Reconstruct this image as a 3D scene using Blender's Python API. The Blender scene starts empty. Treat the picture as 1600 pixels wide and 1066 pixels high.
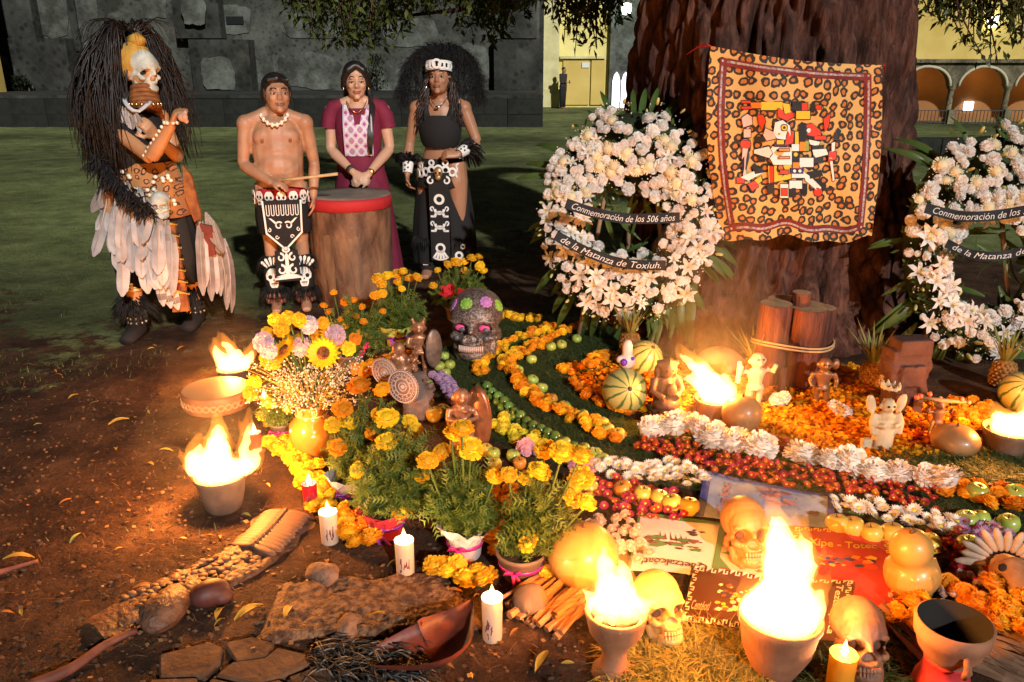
import bpy, math, random
from math import sin, cos, pi, radians, sqrt, exp, atan2, tan
from mathutils import Vector as V, Matrix, noise
R = random.Random(7)
SC = bpy.context.scene
COL = SC.collection
# ---------------------------------------------------------------- camera
CH, PT, F = 1.6, radians(18.7), 1244.0      # eye height (m), pitch down, focal length in px of a 1600 px wide frame
cam = bpy.data.cameras.new('camera'); cam.lens = 28.0; cam.sensor_width = 36.0; cam.sensor_fit = 'HORIZONTAL'
cam.clip_start = 0.05; cam.clip_end = 400
camo = bpy.data.objects.new('camera', cam); COL.objects.link(camo)
camo.location = (0, 0, CH); camo.rotation_euler = (pi/2 - PT, 0, 0)
SC.camera = camo
# ---------------------------------------------------------------- world, flood light, exposure
SUN_EL, SUN_AZ = radians(25), radians(158)   # light comes from behind the camera, to the right
wd = bpy.data.worlds.new('World'); SC.world = wd; wd.use_nodes = True
nt = wd.node_tree; bg = nt.nodes['Background']
sky = nt.nodes.new('ShaderNodeTexSky'); sky.sky_type = 'NISHITA'; sky.sun_disc = False
sky.sun_elevation = SUN_EL; sky.sun_rotation = SUN_AZ
nt.links.new(sky.outputs[0], bg.inputs[0]); bg.inputs[1].default_value = 0.0055
sl = bpy.data.lights.new('floodlight', 'SUN'); sl.energy = 3.4; sl.angle = radians(1.2); sl.color = (1, .97, .91)
so = bpy.data.objects.new('floodlight', sl); COL.objects.link(so)
_d = V((sin(SUN_AZ)*cos(SUN_EL), cos(SUN_AZ)*cos(SUN_EL), sin(SUN_EL)))
so.rotation_euler = (-_d).to_track_quat('-Z', 'Y').to_euler(); so.location = (6, -8, 6)
SC.view_settings.view_transform = 'Standard'; SC.view_settings.look = 'None'
SC.view_settings.exposure = 0.0; SC.view_settings.gamma = 1.0
SC.render.engine = 'CYCLES'
cy = SC.cycles
cy.use_denoising = True
try: cy.denoiser = 'OPENIMAGEDENOISE'
except Exception: pass
cy.use_adaptive_sampling = True; cy.adaptive_threshold = 0.02
cy.max_bounces = 6; cy.diffuse_bounces = 3; cy.glossy_bounces = 2; cy.transmission_bounces = 4; cy.volume_bounces = 0
cy.transparent_max_bounces = 8; cy.sample_clamp_indirect = 4.0; cy.caustics_reflective = False; cy.caustics_refractive = False
# ---------------------------------------------------------------- places in the plaza (metres) from sight lines
def ray(u, v):
    dx, dy = (u-800)/F, (533-v)/F
    return V((dx, cos(PT)+dy*sin(PT), -sin(PT)+dy*cos(PT)))
def G(u, v, z=0.0):
    d = ray(u, v); return V((0, 0, CH)) + d*((z-CH)/d.z)
def AT(u, v, Y):
    d = ray(u, v); return V((0, 0, CH)) + d*(Y/d.y)
def PXM(p):
    return F/(p[1]*cos(PT)+(CH-p[2])*sin(PT))
def ss(a, b, x):
    t = min(1, max(0, (x-a)/(b-a))); return t*t*(3-2*t)
# ---------------------------------------------------------------- mesh builder
def perp(t, hint):
    e = hint - t*hint.dot(t)
    if e.length < 1e-4:
        e = V((0, 1, 0)) - t*t.y
        if e.length < 1e-4: e = V((1, 0, 0)) - t*t.x
    return e.normalized()
class MB:
    def __init__(s): s.v, s.f, s.m = [], [], []
    def add(s, vs, fs, m=0):
        o = len(s.v); s.v.extend(V(p) for p in vs)
        for f in fs: s.f.append(tuple(i+o for i in f)); s.m.append(m)
        return s
    def box(s, c, size, m=0, rot=None, taper=1.0):
        a, b, h = size[0]/2, size[1]/2, size[2]/2
        vs = [V((x*a*(taper if z > 0 else 1), y*b*(taper if z > 0 else 1), z*h)) for z in (-1, 1) for y in (-1, 1) for x in (-1, 1)]
        if rot is not None: vs = [rot @ p for p in vs]
        return s.add([V(c)+p for p in vs], [(0, 2, 3, 1), (4, 5, 7, 6), (0, 1, 5, 4), (2, 6, 7, 3), (0, 4, 6, 2), (1, 3, 7, 5)], m)
    def tube(s, pts, rad, n=8, m=0, hint=(1, 0, 0), caps=True):
        pts = [V(p) for p in pts]; k = len(pts); hint = V(hint); rings = []; vs = []; fs = []
        for i, p in enumerate(pts):
            t = (pts[min(i+1, k-1)] - pts[max(i-1, 0)])
            t = t.normalized() if t.length > 1e-9 else V((0, 0, 1))
            e1 = perp(t, hint); e2 = t.cross(e1)
            r = rad[i] if isinstance(rad, list) else rad
            a, b = r if isinstance(r, (list, tuple)) else (r, r)
            for j in range(n):
                w = 2*pi*j/n; vs.append(p + e1*(a*cos(w)) + e2*(b*sin(w)))
        for i in range(k-1):
            for j in range(n):
                fs.append((i*n+j, i*n+(j+1) % n, (i+1)*n+(j+1) % n, (i+1)*n+j))
        if caps: fs.append(tuple(range(n-1, -1, -1))); fs.append(tuple((k-1)*n+j for j in range(n)))
        return s.add(vs, fs, m)
    def lathe(s, prof, n=24, m=0, c=(0, 0, 0), sx=1.0, sy=1.0, wob=None):
        vs, fs = [], []; c = V(c)
        for i, (r, z) in enumerate(prof):
            for j in range(n):
                w = 2*pi*j/n; q = r*(wob(w, z) if wob else 1)
                vs.append(c + V((q*cos(w)*sx, q*sin(w)*sy, z)))
        for i in range(len(prof)-1):
            mm = m[i] if isinstance(m, list) else m
            s_f = [(i*n+j, i*n+(j+1) % n, (i+1)*n+(j+1) % n, (i+1)*n+j) for j in range(n)]
            fs.append((s_f, mm))
        o = len(s.v); s.v.extend(vs)
        for ff, mm in fs:
            for f in ff: s.f.append(tuple(i+o for i in f)); s.m.append(mm)
        return s
    def ell(s, c, r, n=14, k=9, m=0, rot=None):
        if not isinstance(r, (list, tuple)): r = (r, r, r)
        c = V(c); vs = [V((0, 0, -r[2]))]; fs = []
        for i in range(1, k):
            a = -pi/2+pi*i/k
            for j in range(n):
                w = 2*pi*j/n; vs.append(V((r[0]*cos(a)*cos(w), r[1]*cos(a)*sin(w), r[2]*sin(a))))
        vs.append(V((0, 0, r[2]))); L = len(vs)-1
        for j in range(n): fs.append((0, 1+(j+1) % n, 1+j)); fs.append((L, L-n+j, L-n+(j+1) % n))
        for i in range(k-2):
            for j in range(n): a = 1+i*n; fs.append((a+j, a+(j+1) % n, a+n+(j+1) % n, a+n+j))
        if rot is not None: vs = [rot @ p for p in vs]
        return s.add([c+p for p in vs], fs, m)
    def slab(s, poly, th, mat=None, m=0):
        """flat outline (x, y) given a thickness; mat places it"""
        n = len(poly)
        vs = [V((p[0], p[1], 0)) for p in poly] + [V((p[0], p[1], th)) for p in poly]
        fs = [tuple(range(n-1, -1, -1)), tuple(range(n, 2*n))] + [(i, (i+1) % n, n+(i+1) % n, n+i) for i in range(n)]
        if mat is not None: vs = [mat @ p for p in vs]
        return s.add(vs, fs, m)
    def ring(s, r0, r1, th, mat=None, m=0, n=20, a0=0, a1=2*pi, sx=1, sy=1):
        """flat ring (or arc) with a thickness"""
        full = abs(a1-a0-2*pi) < 1e-6; k = n if full else n+1
        vs = []
        for z in (0, th):
            for r in (r0, r1):
                for j in range(k):
                    w = a0+(a1-a0)*j/n; vs.append(V((r*cos(w)*sx, r*sin(w)*sy, z)))
        fs = []
        for j in range(n):
            q = (j+1) % k
            fs += [(j, q, k+q, k+j), (2*k+j, 3*k+j, 3*k+q, 2*k+q), (k+j, k+q, 3*k+q, 3*k+j), (j, 2*k+j, 2*k+q, q)]
        if not full:
            fs += [(0, k, 3*k, 2*k), (k-1, 3*k-1, 4*k-1, 2*k-1)][:2]
        if mat is not None: vs = [mat @ p for p in vs]
        return s.add(vs, fs, m)
    def xf(s, M): s.v = [M @ p for p in s.v]; return s
    def warp(s, fn): s.v = [V(fn(p)) for p in s.v]; return s
    def mesh(s, name, mats, smooth=True):
        me = bpy.data.meshes.new(name)
        me.from_pydata([tuple(p) for p in s.v], [], s.f)
        if not isinstance(mats, (list, tuple)): mats = [mats]
        for q in mats: me.materials.append(q)
        if len(mats) > 1: me.polygons.foreach_set('material_index', [min(x, len(mats)-1) for x in s.m])
        if smooth: me.polygons.foreach_set('use_smooth', [True]*len(s.f))
        me.update(); return me
    def build(s, name, mats, parent=None, loc=(0, 0, 0), rot=(0, 0, 0), smooth=True, **kw):
        return put(name, s.mesh(name, mats, smooth), parent, loc, rot, **kw)
def put(name, me, parent=None, loc=(0, 0, 0), rot=(0, 0, 0), scale=1.0, label=None, cat=None, group=None, kind=None):
    o = bpy.data.objects.new(name, me); COL.objects.link(o)
    if parent is not None: o.parent = parent
    o.location = loc
    if isinstance(rot, Matrix): o.rotation_euler = rot.to_euler()
    else: o.rotation_euler = rot
    o.scale = (scale,)*3 if not isinstance(scale, (tuple, list)) else scale
    tag(o, label, cat, group, kind); return o
def tag(o, label=None, cat=None, group=None, kind=None):
    for k, x in (('label', label), ('category', cat), ('group', group), ('kind', kind)):
        if x: o[k] = x
    return o
def thing(name, label, cat, loc=(0, 0, 0), rotz=0.0, group=None, rot=None):
    return put(name, None, None, loc, rot if rot is not None else (0, 0, rotz), label=label, cat=cat, group=group)
def dup(o, parent=None, **kw):
    c = o.copy(); COL.objects.link(c); c.parent = parent
    for ch in list(o.children): dup(ch, c)
    for k, x in kw.items(): c[k] = x
    return c
def bake(mb, name, mats, voxel, it=4, fac=.5):
    """one continuous surface out of the pieces in mb"""
    me = mb.mesh('tmp', mats); o = bpy.data.objects.new('tmp', me); COL.objects.link(o)
    r = o.modifiers.new('r', 'REMESH'); r.mode = 'VOXEL'; r.voxel_size = voxel; r.use_smooth_shade = True
    if it:
        q = o.modifiers.new('s', 'SMOOTH'); q.iterations = it; q.factor = fac
    dg = bpy.context.evaluated_depsgraph_get()
    res = bpy.data.meshes.new_from_object(o.evaluated_get(dg)); res.name = name
    bpy.data.objects.remove(o); bpy.data.meshes.remove(me)
    res.materials.clear()
    for q in (mats if isinstance(mats, (list, tuple)) else [mats]): res.materials.append(q)
    res.polygons.foreach_set('use_smooth', [True]*len(res.polygons)); return res
def rotx(a): return Matrix.Rotation(a, 4, 'X')
def roty(a): return Matrix.Rotation(a, 4, 'Y')
def rotz(a): return Matrix.Rotation(a, 4, 'Z')
def tr(*p): return Matrix.Translation(V(p if len(p) == 3 else p[0]))
def frame(o, x, y):
    """matrix whose X runs along x, Y near y, origin o"""
    x = V(x).normalized(); z = x.cross(V(y)).normalized(); y = z.cross(x)
    M = Matrix.Identity(4)
    for i in range(3): M[i][0], M[i][1], M[i][2], M[i][3] = x[i], y[i], z[i], o[i]
    return M
def spline(pts, n):
    """n+1 points at even spacing along a smooth curve through pts"""
    P = [V(p) for p in pts]; out = []
    if len(P) == 2: return [P[0].lerp(P[1], i/n) for i in range(n+1)]
    for i in range(len(P)-1):
        a, b, c, d = P[max(i-1, 0)], P[i], P[i+1], P[min(i+2, len(P)-1)]
        for k in range(16):
            t = k/16
            out.append(.5*((2*b)+(c-a)*t+(2*a-5*b+4*c-d)*t*t+(3*b-a-3*c+d)*t**3))
    out.append(P[-1]); L = [0]
    for i in range(1, len(out)): L.append(L[-1]+(out[i]-out[i-1]).length)
    res, j = [], 0
    for i in range(n+1):
        s = L[-1]*i/n
        while j < len(L)-2 and L[j+1] < s: j += 1
        q = (s-L[j])/max(1e-9, L[j+1]-L[j]); res.append(out[j].lerp(out[j+1], min(1, q)))
    return res
# ---------------------------------------------------------------- materials
MC = {}
def M(name, col, rough=.6, col2=None, vs=6.0, bump=0.0, bs=30.0, metal=0.0, spec=.4, rnd=0.0, sss=0.0, coat=0.0, emit=0.0, trans=0.0, dist=.004, detail=4.0, contrast=(.35, .65), stretch=None, sheen=0.0):
    if name in MC: return MC[name]
    m = bpy.data.materials.new(name); m.use_nodes = True; N = m.node_tree.nodes; L = m.node_tree.links
    b = N['Principled BSDF']; b.inputs['Roughness'].default_value = rough; b.inputs['Metallic'].default_value = metal
    b.inputs['Specular IOR Level'].default_value = spec
    b.inputs['Base Color'].default_value = (*col, 1)
    if coat: b.inputs['Coat Weight'].default_value = coat; b.inputs['Coat Roughness'].default_value = .12
    if sheen: b.inputs['Sheen Weight'].default_value = sheen
    if trans: b.inputs['Transmission Weight'].default_value = trans
    if sss:
        b.inputs['Subsurface Weight'].default_value = sss; b.inputs['Subsurface Radius'].default_value = (1, .35, .15)
        b.inputs['Subsurface Scale'].default_value = .012
    if emit: b.inputs['Emission Color'].default_value = (*col, 1); b.inputs['Emission Strength'].default_value = emit
    tc = N.new('ShaderNodeTexCoord'); vec = tc.outputs['Object']
    if stretch:
        mp = N.new('ShaderNodeMapping'); mp.inputs['Scale'].default_value = stretch; L.new(vec, mp.inputs[0]); vec = mp.outputs[0]
    cur = None
    if col2 is not None:
        nz = N.new('ShaderNodeTexNoise'); nz.inputs['Scale'].default_value = vs; nz.inputs['Detail'].default_value = detail
        L.new(vec, nz.inputs['Vector'])
        rp = N.new('ShaderNodeValToRGB'); rp.color_ramp.elements[0].position = contrast[0]; rp.color_ramp.elements[1].position = contrast[1]
        rp.color_ramp.elements[0].color = (*col, 1); rp.color_ramp.elements[1].color = (*col2, 1)
        L.new(nz.outputs['Fac'], rp.inputs[0]); cur = rp.outputs[0]; L.new(cur, b.inputs['Base Color'])
    if rnd:
        oi = N.new('ShaderNodeObjectInfo'); hs = N.new('ShaderNodeHueSaturation')
        mr = N.new('ShaderNodeMapRange'); mr.inputs['To Min'].default_value = 1-rnd; mr.inputs['To Max'].default_value = 1+rnd
        mh = N.new('ShaderNodeMapRange'); mh.inputs['To Min'].default_value = .5-rnd*.08; mh.inputs['To Max'].default_value = .5+rnd*.08
        L.new(oi.outputs['Random'], mr.inputs[0]); L.new(oi.outputs['Random'], mh.inputs[0])
        L.new(mr.outputs[0], hs.inputs['Value']); L.new(mh.outputs[0], hs.inputs['Hue'])
        if cur: L.new(cur, hs.inputs['Color'])
        else: hs.inputs['Color'].default_value = (*col, 1)
        L.new(hs.outputs[0], b.inputs['Base Color'])
    if bump:
        nb = N.new('ShaderNodeTexNoise'); nb.inputs['Scale'].default_value = bs; nb.inputs['Detail'].default_value = 5
        L.new(vec, nb.inputs['Vector'])
        bp = N.new('ShaderNodeBump'); bp.inputs['Strength'].default_value = bump; bp.inputs['Distance'].default_value = dist
        L.new(nb.outputs['Fac'], bp.inputs['Height']); L.new(bp.outputs[0], b.inputs['Normal'])
    MC[name] = m; return m
def leafmat(name, col, rnd=.2, t=.3, rough=.5, col2=None, vs=5.0):
    """thin leaf or petal: lets some light through"""
    if name in MC: return MC[name]
    m = M(name, col, rough, col2=col2, vs=vs, rnd=rnd, spec=.25); N = m.node_tree.nodes; L = m.node_tree.links
    b = N['Principled BSDF']; out = N['Material Output']
    tl = N.new('ShaderNodeBsdfTranslucent'); mx = N.new('ShaderNodeMixShader'); mx.inputs[0].default_value = t
    src = b.inputs['Base Color'].links
    if src: L.new(src[0].from_socket, tl.inputs[0])
    else: tl.inputs[0].default_value = (*col, 1)
    L.new(b.outputs[0], mx.inputs[1]); L.new(tl.outputs[0], mx.inputs[2]); L.new(mx.outputs[0], out.inputs[0])
    return m
# ================================================================ THE SETTING
def gh(x, y):
    t = ss(4.4, 4.9, x)
    z = .38*ss(15.55, 15.75, y)*t*(1-ss(20, 24, y)) - 1.75*ss(22, 40, y)*ss(5, 9, x)
    z += .12*ss(17, 30, y)*(1-ss(5, 9, x))
    if y < 14: z += .007*noise.noise(V((x*2.1, y*2.1, 3)))
    return z
def ground():
    xs = [-90, -60, -40, -30, -22, -16, -12]
    x = -9.0
    while x < 9.01: xs.append(x); x += .09
    xs += [10, 12, 14, 16, 18, 20, 23, 27, 32, 40, 60, 90]
    ys = [-6, -4, -2.5, -1.2, -.4]; y = .2
    while y < 8: ys.append(y); y += .08
    while y < 26: ys.append(y); y += .22
    ys += [27, 29, 31, 34, 37, 40, 45, 52, 60, 75, 100, 140]
    nx = len(xs); vs = []; at = []
    for y in ys:
        for x in xs:
            vs.append((x, y, gh(x, y)))
            n = noise.noise(V((x*.55, y*.55, 0)))*1.1+noise.noise(V((x*1.7, y*1.7, 5)))*.5
            d = ss(5.0, 7.2, y+n*.7 + 1.6*ss(-1.2, -3.0, -(-x)))          # dirt near the altar gives way to lawn
            d = ss(5.4, 9.5, y+n*1.2) if x > -1.6 else ss(2.6, 8.0, y+n*1.8)
            if x > 2.8: d = max(d, ss(6.5, 8, y))
            at.append(d)
    fs = [(j*nx+i, j*nx+i+1, (j+1)*nx+i+1, (j+1)*nx+i) for j in range(len(ys)-1) for i in range(nx-1)]
    me = bpy.data.meshes.new('ground'); me.from_pydata(vs, [], fs)
    a = me.attributes.new('lawn', 'FLOAT', 'POINT'); a.data.foreach_set('value', at)
    me.polygons.foreach_set('use_smooth', [True]*len(fs))
    m = bpy.data.materials.new('dirt_and_lawn'); m.use_nodes = True; N = m.node_tree.nodes; L = m.node_tree.links; b = N['Principled BSDF']
    b.inputs['Roughness'].default_value = .85; b.inputs['Specular IOR Level'].default_value = .25
    tc = N.new('ShaderNodeTexCoord')
    def nz(s, d=6, ro=.6):
        q = N.new('ShaderNodeTexNoise'); q.inputs['Scale'].default_value = s; q.inputs['Detail'].default_value = d; q.inputs['Roughness'].default_value = ro
        L.new(tc.outputs['Object'], q.inputs['Vector']); return q.outputs['Fac']
    def ramp(f, stops):
        q = N.new('ShaderNodeValToRGB'); e = q.color_ramp.elements
        while len(e) < len(stops): e.new(.5)
        for i, (p, c) in enumerate(stops): e[i].position = p; e[i].color = (*c, 1)
        L.new(f, q.inputs[0]); return q.outputs[0]
    dirt = ramp(nz(3.2, 6, .7), [(.32, (.016, .007, .0045)), (.45, (.052, .023, .012)), (.57, (.10, .047, .023)), (.72, (.19, .10, .05))])
    grass = ramp(nz(2.6, 6, .75), [(.3, (.08, .105, .04)), (.47, (.19, .23, .085)), (.6, (.29, .33, .13)), (.74, (.38, .38, .18))])
    big = ramp(nz(.28, 3, .5), [(.35, (.35, .35, .35)), (.62, (1.25, 1.25, 1.2))])
    gm = N.new('ShaderNodeMix'); gm.data_type = 'RGBA'; gm.blend_type = 'MULTIPLY'; gm.inputs[0].default_value = 1
    L.new(grass, gm.inputs[6]); L.new(big, gm.inputs[7])
    at_ = N.new('ShaderNodeAttribute'); at_.attribute_name = 'lawn'
    ad = N.new('ShaderNodeMath'); ad.operation = 'ADD'; L.new(at_.outputs['Fac'], ad.inputs[0])
    n2 = N.new('ShaderNodeMath'); n2.operation = 'MULTIPLY_ADD'; n2.inputs[1].default_value = 1.6; n2.inputs[2].default_value = -.8; L.new(nz(5, 4, .7), n2.inputs[0]); L.new(n2.outputs[0], ad.inputs[1])
    st = N.new('ShaderNodeMapRange'); st.inputs[1].default_value = .4; st.inputs[2].default_value = .6; L.new(ad.outputs[0], st.inputs[0])
    mx = N.new('ShaderNodeMix'); mx.data_type = 'RGBA'; L.new(st.outputs[0], mx.inputs[0]); L.new(dirt, mx.inputs[6]); L.new(gm.outputs[2], mx.inputs[7])
    L.new(mx.outputs[2], b.inputs['Base Color'])
    bp = N.new('ShaderNodeBump'); bp.inputs['Strength'].default_value = 1; bp.inputs['Distance'].default_value = .075; L.new(nz(11, 7, .75), bp.inputs['Height'])
    L.new(bp.outputs[0], b.inputs['Normal'])
    me.materials.append(m); me.update()
    put('ground', me, kind='structure', label='brown trodden dirt giving way to dark green lawn')
ground()

# ---- stone and plaster surfaces
def wallmat(name, plaster, stone, dark, scale=.8, thr=(.45, .58), stones=7.0):
    m = bpy.data.materials.new(name); m.use_nodes = True; N = m.node_tree.nodes; L = m.node_tree.links; b = N['Principled BSDF']
    b.inputs['Roughness'].default_value = .9
    tc = N.new('ShaderNodeTexCoord'); o = tc.outputs['Object']
    def nz(s, d=8, ro=.65):
        q = N.new('ShaderNodeTexNoise'); q.inputs['Scale'].default_value = s; q.inputs['Detail'].default_value = d; q.inputs['Roughness'].default_value = ro
        L.new(o, q.inputs['Vector']); return q.outputs['Fac']
    vo = N.new('ShaderNodeTexVoronoi'); vo.inputs['Scale'].default_value = stones; L.new(o, vo.inputs['Vector'])
    rs = N.new('ShaderNodeValToRGB'); e = rs.color_ramp.elements; e[0].position = .22; e[0].color = (*dark, 1); e[1].position = .42; e[1].color = (*stone, 1)
    L.new(vo.outputs['Distance'], rs.inputs[0])
    rp = N.new('ShaderNodeValToRGB'); e = rp.color_ramp.elements; e[0].position = .3; e[0].color = (plaster[0]*.55, plaster[1]*.55, plaster[2]*.5, 1); e[1].position = .7; e[1].color = (*plaster, 1)
    L.new(nz(scale*3), rp.inputs[0])
    th = N.new('ShaderNodeMapRange'); th.inputs[1].default_value = thr[0]; th.inputs[2].default_value = thr[1]; L.new(nz(scale), th.inputs[0])
    mx = N.new('ShaderNodeMix'); mx.data_type = 'RGBA'; L.new(th.outputs[0], mx.inputs[0]); L.new(rp.outputs[0], mx.inputs[6]); L.new(rs.outputs[0], mx.inputs[7])
    st = N.new('ShaderNodeValToRGB'); e = st.color_ramp.elements; e[0].position = .40; e[0].color = (.22, .22, .19, 1); e[1].position = .6; e[1].color = (1, 1, 1, 1)
    L.new(nz(scale*1.1, 7, .68), st.inputs[0])
    ml = N.new('ShaderNodeMix'); ml.data_type = 'RGBA'; ml.blend_type = 'MULTIPLY'; ml.inputs[0].default_value = .9; L.new(mx.outputs[2], ml.inputs[6]); L.new(st.outputs[0], ml.inputs[7])
    L.new(ml.outputs[2], b.inputs['Base Color'])
    bp = N.new('ShaderNodeBump'); bp.inputs['Strength'].default_value = .8; bp.inputs['Distance'].default_value = .05; L.new(nz(6), bp.inputs['Height']); L.new(bp.outputs[0], b.inputs['Normal'])
    return m
mRub = wallmat('rubble_wall', (.15, .16, .14), (.07, .075, .064), (.022, .022, .02), .5, (.36, .55), 5.2)
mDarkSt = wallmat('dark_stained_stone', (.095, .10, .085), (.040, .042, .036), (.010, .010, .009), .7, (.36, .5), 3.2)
mShadeSt = wallmat('shade_toned_low_wall', (.016, .019, .013), (.012, .014, .010), (.005, .005, .004), .8, (.4, .6), 5)  # near-black base colour stands in for light falling off at the low walls
mPlas = wallmat('pale_plaster', (.17, .19, .17), (.085, .09, .08), (.03, .03, .027), .9, (.45, .7), 6)
mYel = M('yellow_limewash', (.62, .53, .16), .85, col2=(.80, .71, .29), vs=.9, bump=.3, bs=5, dist=.03)
mYel2 = M('ochre_limewash', (.55, .40, .10), .85, col2=(.68, .51, .16), vs=.6, bump=.2, bs=5, dist=.03)
mPaleY = M('pale_yellow_stone', (.72, .68, .36), .8, col2=(.55, .50, .25), vs=2)
mOrange = M('orange_wall', (.34, .155, .045), .8, col2=(.22, .095, .03), vs=.5)
mArc = wallmat('arcade_stone', (.30, .26, .16), (.22, .19, .12), (.06, .05, .03), .7, (.4, .6), 5)
mStem_ = M('shrub_stem', (.05, .035, .02), .9)
mIron = M('iron_rail', (.03, .03, .03), .6)
# ---- church wall on the left
CY = 34.0
def cx(u): return AT(u, 113, CY).x
def cz(v): return AT(800, v, CY).z
def wbox(mb, u0, u1, v0, v1, Y, depth, m=0):
    """a block whose front face stands at distance Y, between two sight lines"""
    a = AT(u0, v0, Y); b = AT(u1, v1, Y); ct = AT((u0+u1)/2, 113, Y)
    x0 = AT(u0, 113, Y).x; x1 = AT(u1, 113, Y).x
    z1 = AT(800, v0, Y).z; z0 = AT(800, v1, Y).z
    mb.box(((x0+x1)/2, Y+depth/2, (z0+z1)/2), (x1-x0, depth, z1-z0), m)
ch = thing('church', 'weathered grey stone church side with buttresses behind the lawn', 'church', (0, 0, 0))
mb = MB(); wbox(mb, -700, 842, -160, 170, CY, 1.2); mb.build('wall', mRub, ch, smooth=False)
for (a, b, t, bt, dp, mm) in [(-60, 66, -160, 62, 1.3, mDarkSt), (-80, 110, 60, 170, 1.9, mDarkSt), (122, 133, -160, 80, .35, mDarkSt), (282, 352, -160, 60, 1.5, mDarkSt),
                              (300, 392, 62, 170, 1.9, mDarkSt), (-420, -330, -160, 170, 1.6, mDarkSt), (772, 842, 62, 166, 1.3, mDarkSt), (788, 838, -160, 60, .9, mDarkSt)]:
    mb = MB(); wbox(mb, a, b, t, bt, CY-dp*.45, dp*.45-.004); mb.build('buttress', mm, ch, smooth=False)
for (a, b, t, bt) in [(-60, -20, 70, 120), (8, 40, 90, 140), (136, 160, 90, 150), (180, 230, 20, 70), (236, 275, -20, 30), (450, 560, 20, 60), (600, 690, 30, 74), (655, 700, 96, 140), (706, 765, 70, 130), (310, 345, 0, 40), (330, 380, 90, 140), (70, 121, -30, 58), (134, 168, -160, 78), (392, 428, 66, 152), (432, 530, 84, 140), (560, 640, 92, 150), (355, 400, 8, 55)]:
    pl_ = []; x0_, x1_, z1_, z0_ = cx(a), cx(b), cz(t), cz(bt); pw_, ph_ = (x1_-x0_)/2, (z1_-z0_)/2
    for k_ in range(22): w_ = 2*pi*k_/22; f_ = 1+.22*noise.noise(V((cos(w_)*1.7+a, sin(w_)*1.7, t))); c_, s_ = cos(w_), sin(w_); g_ = 1/max(abs(c_), abs(s_))**.75; pl_.append((pw_*c_*g_*f_, ph_*s_*g_*f_))
    mb = MB(); mb.slab(pl_, .05, tr((x0_+x1_)/2, (CY-.95 if a in (8, 330, 310, -60) else CY)-.004, (z0_+z1_)/2) @ rotx(pi/2)); mb.build('plaster_patch', mPlas, ch, smooth=False)
mb = MB(); wbox(mb, 362, 388, 26, 38, CY-.12, .1); mb.build('window', M('dark_opening', (.01, .01, .012), .4), ch, smooth=False)
# yellow corner of a house left of the church
yl = thing('corner_house', 'brightly lit yellow house corner at the left edge', 'house')
mb = MB(); wbox(mb, -300, -50, -160, 165, 29, 2); mb.build('wall', mYel2, yl, smooth=False)
# ---- low retaining wall before the church, shade put into its colour
lw = thing('retaining_wall', 'low stone wall coloured dark for shade along the church terrace', 'wall')
x0, x1 = -34, .9
k = 34; w = (x1-x0)/k
me1 = MB().box((0, 0, 0), (w*.985, .5, .43)).mesh('block', mShadeSt, False)
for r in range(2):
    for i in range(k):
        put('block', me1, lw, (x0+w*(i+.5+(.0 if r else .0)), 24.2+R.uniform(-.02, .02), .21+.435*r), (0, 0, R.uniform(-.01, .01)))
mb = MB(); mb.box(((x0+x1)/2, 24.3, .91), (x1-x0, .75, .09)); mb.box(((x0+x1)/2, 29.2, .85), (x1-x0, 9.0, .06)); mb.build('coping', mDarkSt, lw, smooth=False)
rw = thing('terrace_wall', 'low stone kerb wall coloured dark for shade behind the right wreath', 'wall')
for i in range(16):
    mb = MB(); mb.box((5.2+i*1.15, 15.5, .2), (1.13, .3, .42+R.uniform(0, .02))); mb.build('block', mShadeSt, rw, smooth=False)
# ---- yellow facade in the middle distance
yf = thing('yellow_facade', 'tall yellow facade with pale pilaster and blocked doorway', 'building')
mb = MB(); wbox(mb, 838, 1110, -200, 168, 36, 1); mb.build('wall', mYel, yf, smooth=False)
for (a, b, t, bt, d, mm, nm) in [(849, 873, -200, 166, .5, mPaleY, 'pilaster'), (844, 878, 140, 168, .62, mPaleY, 'pilaster_base'), (842, 849, -200, 168, .8, mDarkSt, 'corner_stone'),
                                 (875, 945, 88, 92, .25, mPaleY, 'ledge'), (880, 921, 93, 164, .1, mYel2, 'blocked_door'), (924, 945, 93, 164, .12, mYel2, 'blocked_door'),
                                 (909, 920, 98, 106, .16, M('notice_white', (.7, .75, .7), .6), 'notice'), (952, 1000, -200, 166, .3, mPlas, 'side_wall')]:
    mb = MB(); wbox(mb, a, b, t, bt, 36-d, d-.004); mb.build(nm, mm, yf, smooth=False)
mWin = M('lit_doorway', (.95, .85, 1.0), .4, emit=1.6)
for u in (962, 976):
    mb = MB(); c = AT(u, 148, 35.62); w = .16
    mb.slab([(-w, -.75), (w, -.75), (w, .55), (w*.6, .8), (0, .92), (-w*.6, .8), (-w, .55)], .06, tr(c) @ rotx(pi/2)); mb.build('doorway', mWin, yf, smooth=False)
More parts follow.
